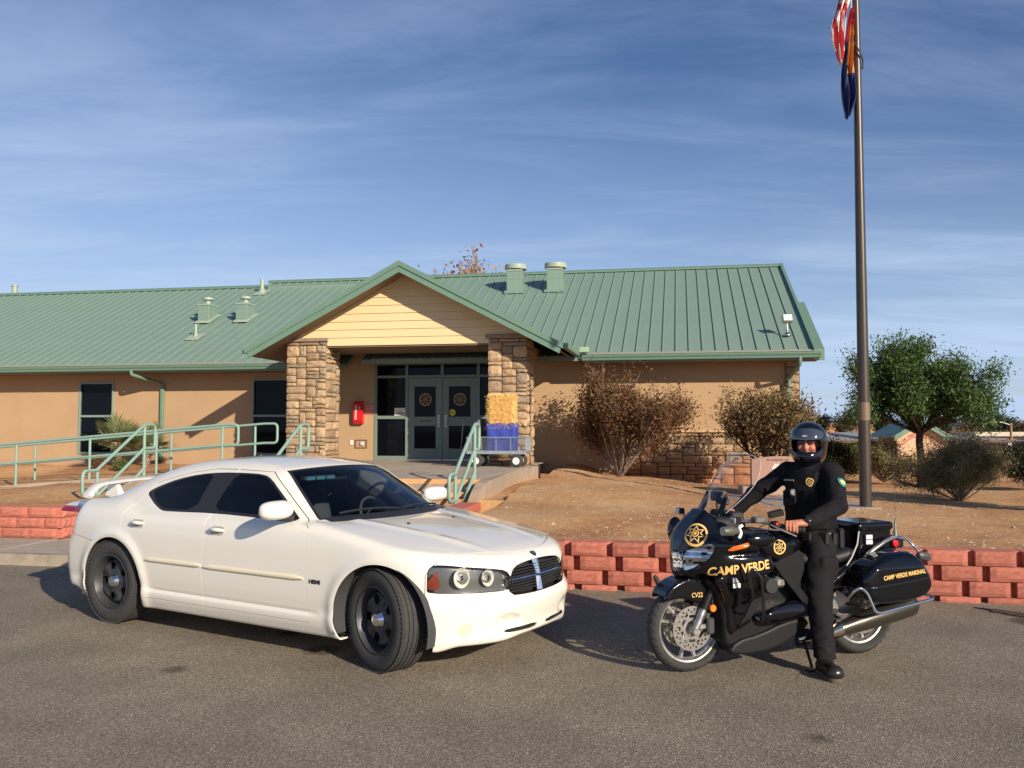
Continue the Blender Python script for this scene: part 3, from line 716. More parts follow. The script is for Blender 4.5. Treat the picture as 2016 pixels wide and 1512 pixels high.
# outlet plate and niche with utility box
t = thing('outlet_plate', 'small pale outlet plate low on the porch wall by the left pillar', 'outlet', BW(-5.14, VW, 1.33), -BR); mb = MB(); mb.box((-.045, -.02, -.06), (.045, 0, .06), .005); obj('plate', mb, M_white, t)
t = thing('utility_niche', 'open square metal utility niche with pale valve low on the porch wall', 'utility box', BW(-4.87, VW, 1.30), -BR)
mb = MB()
for lo, hi in (((-.16, -.035, -.11), (-.145, 0, .11)), ((.145, -.035, -.11), (.16, 0, .11)), ((-.145, -.035, .095), (.145, 0, .11)), ((-.145, -.035, -.11), (.145, 0, -.095))): mb.box(lo, hi)
obj('rim', mb, mat('rust', (.22, .12, .07), .8), t); mb = MB(); mb.box((-.145, -.006, -.095), (.145, -.001, .095)); obj('back_plate', mb, mat('niche_back', (.38, .25, .16), .9), t)
mb = MB(); mb.box((-.02, -.05, -.05), (.08, -.006, .05), .012); obj('valve_box', mb, mat('valve_white', (.62, .58, .5), .5), t)
# stones
M_stone = mat('ledgestone', (0.504, 0.3444, 0.1974), .92, var=((0.3696, 0.2604, 0.1596), 7, 1.3), bump=(26, .75, .02), rnd=.24, grime=((.46, .17, .06), .52, 1.2))
M_stoneg = mat('ledgestone_grey', (0.3948, 0.3192, 0.2184), .92, var=((0.3024, 0.2352, 0.1596), 7, 1.3), bump=(26, .75, .02), rnd=.2, grime=((.42, .16, .06), .52, 1.2))
M_mortar = mat('mortar', (.13, .085, .055), .95)
def stone_mesh(i, m):
    rg = random.Random(300+i); n = 4; mb = MB(); vs = []
    off = [[(rg.uniform(-.03, .03), rg.uniform(-.04, .04)) for _ in range(n+1)] for _ in range(n+1)]
    for k in range(n+1):
        for j in range(n+1):
            X = -.5+j/n; Zz = -.5+k/n; e = (j in (0, n)); e2 = (k in (0, n))
            c = e and e2
            y = rg.uniform(-.9, -.6) if not (e or e2) else rg.uniform(-.55, -.25)
            k1 = .93 if c else 1
            vs.append(((X+(off[k][j][0] if e2 else 0))*k1*.985 if not e else X*k1*(.97+off[k][j][0]*.6), y, (Zz+off[k][j][1])*k1*.95 if not e2 else Zz*k1*(.96+off[k][j][1]*.8)))
    mb.add(vs, [(k*(n+1)+j, k*(n+1)+j+1, (k+1)*(n+1)+j+1, (k+1)*(n+1)+j) for k in range(n) for j in range(n)])
    per = [j for j in range(n+1)]+[k*(n+1)+n for k in range(1, n+1)]+[n*(n+1)+j for j in range(n-1, -1, -1)]+[k*(n+1) for k in range(n-1, 0, -1)]
    b0 = len(mb.v); mb.v += [(vs[p][0]*1.0, .2, vs[p][2]) for p in per]; L_ = len(per)
    mb.f += [(per[(k+1) % L_], per[k], b0+k, b0+(k+1) % L_) for k in range(L_)]
    return mesh_of('stone', mb, m)
SM = [stone_mesh(i, M_stone if i % 4 else M_stoneg) for i in range(16)]
def pack(nx, nz_, rg, big=.12):
    g = [[0]*nx for _ in range(nz_)]; out = []
    for k in range(nz_):
        for j in range(nx):
            if g[k][j]: continue
            fr_ = 0
            while j+fr_ < nx and not g[k][j+fr_] and fr_ < 6: fr_ += 1
            r = rg.random(); h = 3 if r < big else (2 if r < .52+big else 1); wd = rg.choice([3, 4] if h == 3 else ([3, 4, 5] if h == 2 else [3, 4, 5, 6]))
            h = min(h, nz_-k); wd = min(wd, fr_)
            if fr_-wd == 1: wd = fr_ if fr_ <= 6 else wd
            if j+wd == nx-1 and not g[k][nx-1]: wd += 1
            for b_ in range(h):
                for a in range(wd): g[k+b_][j+a] = 1
            out.append((j, k, wd, h))
    return out
def stones(parent, W_, z0, z1, rg, place, uw=.0745, uh=.082, big=.12, cut=None):
    nx = max(2, round(W_/uw)); nz_ = round((z1-z0)/uh); uw = W_/nx; uh = (z1-z0)/nz_; c = 0
    for j, k, a, h in pack(nx, nz_, rg, big):
        x = (j+a/2)*uw; z = z0+(k+h/2)*uh
        if cut and cut(x, z): continue
        loc, rot = place(x, z); o = obj('stone', rg.choice(SM), None, parent, loc=loc, rot=rot, scale=(a*uw-.012, .075*rg.uniform(.8, 1.15), h*uh-.010))
        c += 1
    return c
def pillar(u0, u1, seed):
    d = u1-u0; rg = random.Random(seed)
    mb = MB(); mb.box((u0+.02, .02, .8), (u1-.02, .86, 3.74)); p = obj('stone_pillar', mb, M_mortar, bd)
    n = stones(p, d, .87, 3.74, rg, lambda x, z: ((u0+x, .03, z), (0, 0, 0)), uw=.082, uh=.088)
    n += stones(p, .84, .87, 3.74, rg, lambda x, z: ((u1-.03, .02+x, z), (0, 0, R_(90))), uw=.10, uh=.1)
    mb = MB(); mb.box((u0-.05, -.06, 3.742), (u1+.05, .90, 3.83), .012); obj('cap', mb, mat('stone_cap', (.33, .24, .17), .9, var=((.25, .18, .13), 9, 1.5), bump=(30, .6, .01)), p)
    return n
n1 = pillar(-5.785, -4.79, 21); n2 = pillar(-.905, 0.0, 22)
mb = MB(); mb.box((1.79, VW-.03, .1), (6.16, VW-.001, 1.60)); wn = obj('stone_wainscot', mb, M_mortar, bd)
rg = random.Random(31)
stones(wn, 4.37, .30, 1.60, rg, lambda x, z: ((1.79+x, VW-.02, z), (0, 0, 0)), uw=.102, uh=.093, big=.14, cut=lambda x, z: z < .37 and x < 1.2)
mb = MB(); mb.box((1.74, VW-.12, 1.602), (6.2, VW-.001, 1.66), .01); obj('ledge', mb, mat('ledge_stone', (.56, .38, .22), .9, bump=(30, .5, .01)), wn)
mb = MB(); mb.box((5.86, VW-.03, 1.66), (6.19, VW-.001, 3.40)); qn = obj('quoin', mb, M_mortar, bd)
for k in range(9):
    obj('stone', rg.choice(SM), None, qn, loc=(6.025, VW-.02, 1.66+.19*(k+.5)), scale=(.31, .07, .175))
# roof slabs: right wing (upper) and left wing (lower)
VE = 1.8; SR = .474; SL_ = .47; ZR0 = 3.50; ZL0 = 3.40; RD = 6.85
def rz_(v, right=True): return (ZR0+SR*(v-VE)) if right else (ZL0+SL_*(v-VE))
mb = MB(); mb.prism([(VE, rz_(VE)-.05), (VE+RD, rz_(VE+RD)-.05), (VE+2*RD, ZR0-.05), (VE+2*RD, ZR0-.16), (VE+RD, rz_(VE+RD)-.16), (VE, rz_(VE)-.16)], -4.6, 6.48, 'x'); mb.prism([(VE+RD-.35, rz_(VE+RD-.35)-.05), (VE+RD, rz_(VE+RD)-.05), (VE+2*RD, ZR0-.05), (VE+2*RD, ZR0-.16), (VE+RD, rz_(VE+RD)-.16), (VE+RD-.35, rz_(VE+RD-.35)-.16)], -10.4, -4.62, 'x'); obj('roof_deck', mb, M_green, bd, fix=True)
mb = MB(); mb.prism([(VE, rz_(VE, 0)-.05), (VE+RD-.05, rz_(VE+RD-.05, 0)-.05), (VE+2*RD-.1, ZL0-.05), (VE+2*RD-.1, ZL0-.16), (VE+RD-.05, rz_(VE+RD-.05, 0)-.16), (VE, rz_(VE, 0)-.16)], -24, -10.5, 'x')
mb.prism([(VE, rz_(VE, 0)-.07), (VE+RD-.05, rz_(VE+RD-.05, 0)-.07), (VE+RD-.05, rz_(VE+RD-.05, 0)-.16), (VE, rz_(VE, 0)-.16)], -10.5, -5, 'x'); obj('roof_deck', mb, M_green, bd, fix=True)
def seam_panel(width, length, slope, rib=.030):
    """one standing seam pan, local x across, y up the slope"""
    s = math.sqrt(1+slope*slope); mb = MB(); t = .004
    pr = [(0, 0), (0, rib), (.016, rib), (.018, .002), (width-.003, .002), (width-.003, -.006), (0, -.006)]
    mb.prism([(a, b) for a, b in pr], 0, length, 'y'); M = Matrix.Rotation(math.atan(slope), 4, 'X'); xform(mb, M)
    return mesh_of('roof_panel', mb, M_green, fix=True)
PWd = .3155
def pans(u0, u1, v0, z0, slope, run_, base=0):
    me = seam_panel(PWd, run_*math.sqrt(1+slope*slope), slope); u = u1-PWd; k = 0
    while u > u0-1e-6: obj('roof_panel', me, None, bd, loc=(u, v0, z0)); u -= PWd; k += 1
    return k
pans(-4.6, 6.42, VE, ZR0-.04, SR, RD); pans(-23.9, -5.0, VE, ZL0-.04, SL_, RD-.05)
# short strip of the higher ridge showing behind the left wing
pans(-10.5, -5.0, VE+RD-.35, rz_(VE+RD-.35)-.04, SR, .35)
mb = MB(); s_ = .02
zt = rz_(VE+RD); vr = VE+RD
mb.prism([(vr-.14, zt-.085+.06), (vr, zt+.045), (vr+.14, zt-.025), (vr+.14, zt-.05), (vr-.14, zt-.07)], -10.5, 6.52, 'x'); obj('ridge_cap', mb, M_green_t, bd, fix=True)
zt = rz_(VE+RD-.05, 0); vr = VE+RD-.05; mb = MB(); mb.prism([(vr-.14, zt-.03), (vr, zt+.04), (vr+.14, zt-.03), (vr+.14, zt-.06), (vr-.14, zt-.07)], -24, -6.2, 'x'); obj('ridge_cap', mb, M_green_t, bd, fix=True)
# right rake: two stepped fascia boards
def slopeboard(mb, u0, u1, va, vb, za, zb, t0, t1):
    mb.prism([(va, za+t1), (vb, zb+t1), (vb, zb+t0), (va, za+t0)], u0, u1, 'x')
mb = MB(); slopeboard(mb, 6.42, 6.50, VE-.02, VE+RD, ZR0, rz_(VE+RD), -.20, .05); obj('rake_trim', mb, M_green_t, bd, fix=True)
mb = MB(); slopeboard(mb, 6.42, 6.50, VE+RD, VE+2*RD, rz_(VE+RD), ZR0, -.20, .05); obj('rake_trim', mb, M_green_t, bd, fix=True)
mb = MB(); slopeboard(mb, 6.503, 6.66, VE+.05, VE+3.3, ZR0+.02, rz_(VE+3.3), -.24, .02); obj('lower_rake', mb, M_green_t, bd, fix=True)
# eaves: fascia, gutter, soffit
def gutter(u0, u1, z, name='gutter'):
    mb = MB(); pr = [(VE, z), (VE, z-.13), (VE-.075, z-.13), (VE-.085, z-.10), (VE-.085, z-.085), (VE-.11, z-.05), (VE-.12, z-.02), (VE-.12, z), (VE-.105, z), (VE-.105, z-.02), (VE-.07, z-.11), (VE-.012, z-.11), (VE-.012, z)]
    mb.prism(pr, u0, u1, 'x'); obj(name, mb, M_green_t, bd, fix=True)
    mb = MB(); mb.box((u0, VE, z-.17), (u1, VE+.02, z+.03)); obj('fascia', mb, M_green_t, bd)
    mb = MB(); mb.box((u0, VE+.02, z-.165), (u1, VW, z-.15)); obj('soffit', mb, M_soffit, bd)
    mb = MB(); mb.prism([(VE-.02, z+.03), (VE+.10, z+.03+.047), (VE+.10, z+.02+.047), (VE-.02, z+.02)], u0, u1, 'x'); obj('drip_edge', mb, mat('drip_tan', (.30, .30, .235), .6), bd, fix=True)
gutter(-24, -6.55, ZL0-.03); gutter(1.05, 6.56, ZR0-.03)
# downspouts
def spout(pts, z1, u, nm='downspout'):
    mb = MB(); mb.tube(rpath(pts, .08, 4), .048, 8); mb.box((u-.05, VW-.10, z1), (u+.05, VW-.02, pts[-1][2]+.03), .012); return obj(nm, mb, M_green_t, bd, smooth=50)
spout([(-11.05, VE-.05, 3.26), (-11.05, VE-.05, 3.14), (-10.62, VW-.06, 2.93), (-10.62, VW-.06, 2.78)], .74, -10.62)
spout([(6.10, VE-.05, 3.36), (6.10, VE-.05, 3.2), (5.93, VW-.13, 2.9), (5.93, VW-.13, 2.7)], .42, 5.93)
mb = MB(); mb.tube([(-10.62, VW-.07, .80), (-10.62, VW-.3, .74)], .05, 8); obj('spout_foot', mb, mat('black_plastic', (.02, .02, .022), .5), bd, smooth=50)
# porch gable
PU = -2.82; PT = 5.48; HS = 3.70; PSl = (5.48-3.55)/HS; V0 = -.60
for sg in (-1, 1):
    def pt(d, dz): return (PU+sg*d, PT-PSl*d+dz)
    mb = MB(); mb.prism([pt(0, 0), pt(HS, 0), pt(HS, -.05), pt(0, -.05)], V0+.01, 6.3, 'y'); obj('porch_roof', mb, M_green, bd, fix=True)
    mb = MB(); mb.prism([pt(0, .0), pt(HS+.02, .0), pt(HS+.02, -.115), pt(0, -.115)], V0-.045, V0+.01, 'y'); obj('rake_cap', mb, M_green_t, bd, fix=True)
    mb = MB(); mb.prism([pt(0, -.118), pt(HS-.03, -.118), pt(HS-.07, -.26), pt(0, -.26)], V0-.02, V0+.015, 'y'); obj('rake_fascia', mb, M_green_t, bd, fix=True)
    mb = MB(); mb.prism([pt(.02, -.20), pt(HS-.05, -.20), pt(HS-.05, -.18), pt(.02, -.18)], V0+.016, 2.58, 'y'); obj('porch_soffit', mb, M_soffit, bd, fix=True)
    ug = PU+sg*HS; a, b_ = sorted((ug, ug+sg*.11))
    mb = MB(); mb.box((a, V0+.02, 3.44), (b_, VE-.125, 3.455)); e1, e2 = sorted((ug+sg*.10, ug+sg*.115)); mb.box((e1, V0+.02, 3.455), (e2, VE-.125, 3.56)); mb.box((a, V0+.02, 3.455), (b_, V0+.035, 3.55)); obj('gutter', mb, M_green_t, bd)
mb = MB(); mb.box((.99, VE-.2, 3.53), (1.22, VE-.04, 3.66), .01); obj('gutter_guard', mb, mat('leaf_green_metal', (.30, .45, .27), .5), bd)
# gable siding, board by board
z = 3.638; hb = .186; k = 0
while z < 5.24:
    z1 = min(z+hb-.004, 5.26)
    dd = lambda q: min((PT-.20-q)/PSl, HS-.65)
    a0, a1 = dd(z), dd(z1)
    if z < 3.80: a0 = a1 = 1.952       # between the pillars
    if a1 > .02:
        mb = MB()
        vs = [(PU-a0, -.002, z), (PU+a0, -.002, z), (PU+a1, .016, z1), (PU-a1, .016, z1), (PU-a0, .03, z), (PU+a0, .03, z), (PU+a1, .03, z1), (PU-a1, .03, z1)]
        mb.add(vs, [(0, 1, 2, 3), (0, 4, 5, 1), (3, 2, 6, 7), (0, 3, 7, 4), (1, 5, 6, 2), (4, 7, 6, 5)]); obj('siding_board', mb, M_siding, bd)
    z += hb; k += 1
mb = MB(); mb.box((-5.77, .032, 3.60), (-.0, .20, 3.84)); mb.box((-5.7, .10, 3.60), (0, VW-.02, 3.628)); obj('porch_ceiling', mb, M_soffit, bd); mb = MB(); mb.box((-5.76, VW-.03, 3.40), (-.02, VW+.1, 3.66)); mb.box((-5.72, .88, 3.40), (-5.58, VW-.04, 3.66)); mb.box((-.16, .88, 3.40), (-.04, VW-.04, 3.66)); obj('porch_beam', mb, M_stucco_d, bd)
mb = MB(); mb.prism([(PU-3.1, 3.83), (PU+3.1, 3.83), (PU, 5.26)], .031, .12, 'y'); obj('gable_backing', mb, M_dgap, bd, fix=True)
# porch camera
t = thing('security_camera', 'small grey dome camera under the right slope of the porch gable', 'camera', BW(-.98, -.02, 4.33), -BR)
mb = MB(); mb.lathe([(0, .07), (.06, .07), (.07, .05), (.07, -.01), (.05, -.02), (0, -.02)], 16); mb.box((-.02, 0, .02), (.02, .05, .06)); obj('housing', mb, mat('camera_grey', (.5, .48, .46), .4), t, smooth=40)
mb = MB(); mb.lathe([(.048, -.02), (.045, -.045), (.025, -.06), (0, -.065)], 16); obj('lens_dome', mb, M_dglass, t, smooth=60)
# roof furniture
def roof_at(u, v, right): return BW(u, v, rz_(v, right))
def box_vent(u, v, gp):
    t = thing('roof_vent', 'pale green box vent with round cap, %s on the left wing roof' % gp, 'roof vent', roof_at(u, v, 0), -BR, 'box vents on the left wing roof')
    mb = MB(); mb.prism([(-.32, -.08), (.32, .22), (.32, .17), (-.32, -.13)], -.24, .24, 'x'); obj('flashing', mb, M_green_l, t, fix=True)
    mb = MB(); mb.box((-.18, -.27, -.1), (.18, .22, .42), .006); obj('case', mb, M_green, t)
    mb = MB(); mb.box((-.20, -.29, .42), (.20, .24, .46), .006); mb.box((-.185, -.275, .20), (.185, .225, .212)); obj('flange', mb, M_green_l, t)
    mb = MB(); mb.lathe([(.085, .46), (.085, .62)], 16); mb.lathe([(.09, .60), (.16, .61), (.165, .64), (.15, .68), (.10, .70), (0, .705)], 20); obj('cap', mb, M_green_l, t, smooth=40)
box_vent(-10.85, 5.25, 'left one'); box_vent(-9.60, 5.25, 'right one')
def pipe_vent(u, v, r, h, label):
    t = thing('pipe_vent', label, 'pipe vent', roof_at(u, v, 0), -BR, 'pipe vents')
    mb = MB(); mb.prism([(-.25, -.10), (.2, .115), (.2, .09), (-.25, -.125)], -.2, .2, 'x'); obj('flashing', mb, M_green_l, t, fix=True)
    mb = MB(); mb.lathe([(r*2.2, -.05), (r*1.3, .08), (r, .1), (r, h), (r*.8, h), (r*.8, h-.1)], 14); obj('pipe', mb, M_green_l, t, smooth=40)
pipe_vent(-10.42, 3.85, .035, .36, 'thin pipe vent on the left roof, below the box vents'); pipe_vent(-10.40, 7.9, .065, .44, 'thick pipe vent just under the left ridge')
t = thing('ridge_vent_pipe', 'stubby pale vent poking over the ridge at the far left', 'pipe vent', BW(-20.9, 9.1, 6.3), -BR); mb = MB(); mb.lathe([(.10, -.4), (.10, .66), (.12, .66), (.12, .72), (0, .73)], 14); obj('pipe', mb, M_green_l, t, smooth=40)
def ventilator(u, v, which):
    t = thing('roof_ventilator', 'large mushroom cap roof ventilator, %s near the ridge' % which, 'roof ventilator', roof_at(u, v, 1), -BR, 'mushroom ventilators')
    mb = MB(); mb.prism([(-.36, -.12), (.34, .20), (.34, .15), (-.36, -.175)], -.30, .30, 'x'); obj('flashing', mb, M_green, t, fix=True)
    mb = MB(); mb.box((-.235, -.28, -.15), (.235, .22, .52), .006); mb.box((-.24, -.285, .255), (.24, .225, .268)); obj('case', mb, M_green, t)
    mb = MB(); mb.box((-.25, -.30, .52), (.25, .24, .565), .006); mb.lathe([(.2, .56), (.2, .66)], 20); obj('collar', mb, M_green_l, t)
    mb = MB(); mb.lathe([(.30, .60), (.335, .60), (.34, .63), (.34, .73), (.325, .75), (.15, .79), (0, .795)], 28); obj('cap', mb, M_green_l, t, smooth=35)
    mb = MB(); mb.lathe([(0, .605), (.30, .605)], 28); obj('underside', mb, M_dgap, t)
ventilator(-1.56, 7.0, 'left one'); ventilator(-.33, 7.02, 'right one')
t = thing('floodlight', 'small silver floodlight on a swivel mount low on the right roof', 'floodlight', roof_at(5.94, 2.76, 1), -BR)
mb = MB(); mb.lathe([(.09, 0), (.09, .03), (.05, .06), (.03, .10), (.015, .30), (0, .30)], 14); obj('mount', mb, M_steel, t, smooth=40)
mb = MB(); mb.box((-.12, -.09, -.10), (.12, .05, .10), .015); xform(mb, Tm((0, 0, .40), (R_(-25), 0, R_(8)))); obj('head', mb, mat('cast_silver', (.5, .49, .46), .4, metal=.7), t)
mb = MB(); mb.box((-.10, -.093, -.08), (.10, -.088, .08)); xform(mb, Tm((0, 0, .40), (R_(-25), 0, R_(8)))); obj('lens', mb, mat('lamp_lens', (.75, .74, .70), .15), t)
# ------------------------------------------------------------------ handrails
M_rail = mat('rail_green', (0.21, 0.336, 0.2772), .5, var=((0.2436, 0.3696, 0.3108), 6, 1.2), wear=(8, .4, .6))
def pole(t, pts, r=.028, rad=.09, closed=False, nm='rail'): mb = MB(); mb.tube(rpath(pts, rad, 5, closed), r, 10, closed); return obj(nm, mb, M_rail, t, smooth=60)
def stair_rail(u, label):
    t = thing('stair_handrail', label, 'handrail', OB, -BR, 'handrails on the steps'); H_ = .90
    vt, vb = -5.35, -6.62; zt, zb = .875, .13
    pole(t, [(u, vt, zt-.02), (u, vt, zt+H_-.03)], nm='post'); pole(t, [(u, vb, zb-.02), (u, vb, zb+H_-.03)], nm='post')
    sl = (zt-zb)/(vt-vb)
    pole(t, [(u, vb, zb+H_), (u, vb-.02, zb+H_), (u, vb-.36, zb+H_), (u, vb-.36, zb+H_-.40), (u, vb, zb+H_-.40)], rad=.1)
    pole(t, [(u, vb-.02, zb+H_), (u, vt-.0, zt+H_), (u, vt+.32, zt+H_), (u, vt+.32, zt+H_-.42), (u, vt, zt+H_-.42)], rad=.1)
    pole(t, [(u, vb, zb+.48), (u, vt, zt+.48)]); pole(t, [(u, vb, zb+.12), (u, vt, zt+.12)])
stair_rail(.05, 'pale green handrail of three bars at the right end of the steps')
stair_rail(-5.95, 'pale green handrail of three bars at the left end of the steps')
stair_rail(-3.0, 'pale green handrail in the middle of the steps, showing over the white car roof')
def ramp_rail(v, uend, label, posts):
    t = thing('ramp_handrail', label, 'handrail', OB, -BR, 'handrails along the ramp'); H_ = .90
    for u in posts: pole(t, [(u, v, zr(u)-.03), (u, v, zr(u)+H_-.02)], nm='post')
    u0 = -17.0
    pole(t, [(u0, v, zr(u0)+H_), (uend-.3, v, zr(uend)+H_), (uend, v, zr(uend)+H_), (uend, v, zr(uend)+H_-.43), (uend-.3, v, zr(uend)+H_-.43), (u0, v, zr(u0)+H_-.43)], rad=.1)
ramp_rail(-2.4, -5.72, 'near pipe handrail along the ramp left of the porch', (-15.0, -13.0, -11.0, -9.19, -7.6, -6.08))
ramp_rail(-1.2, -5.42, 'far pipe handrail along the ramp, ending nearer the stone pillar', (-15, -13.2, -11.5, -8.0, -5.95))
# ================================================================== WHITE SALOON
CH = R_(-31.5); CO = Vector((-.49476, 7.0846, 0))
car = thing('parked_car', 'white four door saloon with rear spoiler, black steel wheels and tinted windows', 'car', CO, CH)
M_paint = mat('white_paint', (.80, .77, .69), .28, spec=.5, coat=1.0, var=((.78, .745, .66), 1.5, 1))
M_blkp = mat('black_trim', (.018, .018, .02), .45); M_rub = mat('rubber', (.035, .034, .034), .82, var=((.05, .048, .045), 20, 1), bump=(80, .2, .002))
M_inner = mat('inner_dark', (.012, .012, .013), .9); M_liner = mat('wheel_liner', (.045, .047, .05), .85, bump=(50, .3, .003))
M_mold = mat('aged_moulding', (.72, .66, .48), .5); M_chrome = mat('chrome', (.75, .76, .78), .08, metal=1.0)
w_side = spline([.1, .2, .27, .33, .37, .45, .6, .72, .84, .93, 1.0, 1.06, 1.2], [.84, .885, .915, .925, .922, .932, .940, .940, .934, .922, .900, .86, .80])
z_hood = spline([-.8, -.6, -.3, 0, .3, .5, .65, .74, .80, .84, .9], [1.03, 1.02, .992, .955, .912, .872, .835, .80, .765, .73, .66])
z_drop = spline([-.8, -.6, -.3, .1, .45, .7, .9], [.0, .015, .035, .055, .06, .055, .05])
x_fr = spline([0, .15, .32, .42, .52, .62, .72, .80, .86, .90, .935, .97], [.0, .003, .018, .038, .085, .145, .225, .315, .41, .50, .66, .95])
x_frz = spline([.1, .2, .26, .32, .42, .475, .50, .53, .58, .68, .76, .80, .84, .9], [.80, .815, .835, .84, .862, .868, .862, .842, .83, .822, .805, .785, .74, .66])
x_rr = spline([0, .3, .6, .75, .85, .92, .97], [0, .015, .06, .11, .17, .27, .45])
x_rrz = spline([.1, .25, .35, .5, .66, .72, .85, 1.0, 1.08, 1.15], [-3.82, -3.86, -3.90, -3.93, -3.92, -3.88, -3.83, -3.74, -3.69, -3.6])
z_deck = spline([-4.1, -3.9, -3.7, -3.45, -3.2, -2.9], [1.02, 1.06, 1.085, 1.10, 1.11, 1.11])
zg = spline([-3.65, -3.45, -3.2, -2.95, -2.7, -2.4, -2.1, -1.8, -1.5, -1.3, -1.1, -.9, -.7, -.5, -.35, -.2], [1.04, 1.115, 1.215, 1.305, 1.375, 1.432, 1.462, 1.474, 1.462, 1.44, 1.395, 1.285, 1.165, 1.04, .945, .85])
yg = spline([.90, .99, 1.05, 1.15, 1.25, 1.33, 1.40, 1.5], [.90, .862, .828, .772, .717, .670, .62, .53])
def F_low(P):
    x, y, z = P.T; a = np.sqrt(y*y+1e-6)
    W_ = w_side(z)-.085*np.clip((x+.2)/1.1, 0, 2)**2-.075*np.clip((-2.6-x)/1.4, 0, 2)**2
    for cx_ in (.05, -2.98):
        d = np.sqrt((x-cx_)**2+(z-.34)**2); W_ = W_+.016*np.exp(-((d-.445)/.05)**2)
    # door pressing above the sill
    W_ = W_-.010*np.exp(-((z-.355)/.016)**2)*sstep(-2.55, -2.40, x)*sstep(-.5, -.62, x)
    fs = W_-a
    t = np.clip(a/.88, 0, 1.2)
    zt = z_hood(x)-z_drop(x)*t**2.4+.010*np.exp(-((a-(.40+.16*np.clip(-x+.6, 0, 1.4)/1.4))/.05)**2)*sstep(.72, .35, x)*sstep(-.75, -.5, x)
    zm = 1.0-.0*x
    zb_ = z_deck(x)-.055*t**3
    m1 = sstep(-.75, -.62, x); m2 = sstep(-3.05, -2.6, x)
    ztop = zt*m1+(zm*m2+zb_*(1-m2))*(1-m1)
    f1 = a-W_; f2 = (z-ztop)*.93; f3 = (x-(x_frz(z)-x_fr(a)))*.85; f4 = ((x_rrz(z)+x_rr(a))-x)*.9
    f = smax(f1, f2, .075); f = smax(f, f3, .055); f = smax(f, f4, .07)
    zb = .178+.035*sstep(.45, .6, x)+.09*sstep(-3.35, -3.6, x)+.02*sstep(.55, .8, x)*sstep(.5, .2, a)
    f = smax(f, zb-z, .03)
    # fog lamp scoop in the bumper
    sc = ellipsoid(np.stack([x, a, z], 1), (.835, .54, .345), (.07, .25, .068)); f = smax(f, -sc, .035)
    # grille mouth
    gm = smax(np.abs(z-.636)-.112, a-(.392-.25*(z-.53)), .05); gm = smax(gm, .72-x, .01); f = smax(f, -(gm+.0)*.9-.0, .012) if False else f
    return f
def F_gh(P):
    x, y, z = P.T; a = np.sqrt(y*y+1e-6); s = (a/.66)**2
    xe = x+.13*s*sstep(-1.9, -1.0, x)-.10*s*sstep(-2.2, -3.0, x)
    zt = zg(xe)-.048*s*sstep(-.3, -1.3, x)
    Y = yg(z)-.055*np.clip((-2.2-x)/1.1, 0, 1.5)**2-.012*np.clip((x+1.3)/.7, 0, 1.5)**2
    return smax(smax((a-Y)*.9, (z-zt)*.86, .085), .92-z, .02)
def F_car(P): return smin(F_low(P), F_gh(P), .035)
VC, QC, _ = surface(F_car, (-4.05, -1.02, .1), (.95, 1.02, 1.55), .0165)
TRI = VC
X, Y, Zc = VC.T; A = np.abs(Y)
def phi_side(poly, V): return polysdf(poly, V[:, 0], V[:, 2])
DLO = roundpoly([(-2.74, 1.150), (-2.62, 1.205), (-2.40, 1.275), (-2.15, 1.322), (-1.9, 1.343), (-1.6, 1.347), (-1.38, 1.340), (-1.27, 1.305), (-1.12, 1.215), (-.95, 1.11), (-.765, .997), (-1.2, 1.012), (-1.75, 1.022), (-2.30, 1.010), (-2.42, 1.012), (-2.55, 1.055), (-2.68, 1.118)], 1)
FD = [(-1.785, .28), (-1.775, 1.02), (-1.735, 1.15), (-1.70, 1.372), (-1.30, 1.362), (-1.19, 1.30), (-.95, 1.15), (-.70, 1.0), (-.645, .97), (-.62, .28)]
RDp = roundpoly([(-1.79, .28), (-1.78, 1.02), (-1.74, 1.15), (-1.705, 1.372), (-1.95, 1.372), (-2.25, 1.335), (-2.50, 1.275), (-2.66, 1.232), (-2.73, 1.14), (-2.84, 1.03), (-2.87, .95), (-2.86, .80), (-2.79, .70), (-2.70, .60), (-2.60, .41), (-2.525, .28)], 0)
def arch(V, r): return np.minimum(np.hypot((V[:, 0]-.05), (V[:, 2]-.335)), np.hypot((V[:, 0]+2.98), (V[:, 2]-.335)))-r
def side_only(V, lim=.5): return lim-np.abs(V[:, 1])
HLp = roundpoly([(.405, .607), (.425, .70), (.46, .722), (.60, .748), (.715, .768), (.80, .780), (.842, .775), (.868, .70), (.885, .618), (.87, .594), (.68, .580), (.45, .575)], 1)      # (|y|, z)
HLp = roundpoly([(.36, .590), (.37, .66), (.41, .712), (.52, .733), (.68, .757), (.80, .776), (.838, .768), (.868, .69), (.885, .615), (.865, .585), (.68, .575), (.42, .572)], 1)
GRp = roundpoly([(-.41, .535), (-.385, .66), (-.335, .728), (-.18, .747), (0, .752), (.18, .747), (.335, .728), (.385, .66), (.41, .535), (.2, .523), (0, .52), (-.2, .523)], 1)
def front_of(V, x0): return x0-V[:, 0]
def phi_hl(V): return np.maximum(polysdf(HLp, np.abs(V[:, 1]), V[:, 2]), front_of(V, .42))
def phi_gr(V): return np.maximum(polysdf(GRp, V[:, 1], V[:, 2]), front_of(V, .6))
def phi_fog(V): return np.maximum(np.hypot((np.abs(V[:, 1])-.705)*1.25, V[:, 2]-.330)-.043, front_of(V, .5))
SLp = roundpoly([(.06, .262), (.40, .275), (.455, .292), (.40, .302), (.06, .300)], 1)
def phi_slot(V): return np.maximum(np.minimum(polysdf(SLp, np.abs(V[:, 1]), V[:, 2]), 9), front_of(V, .6))
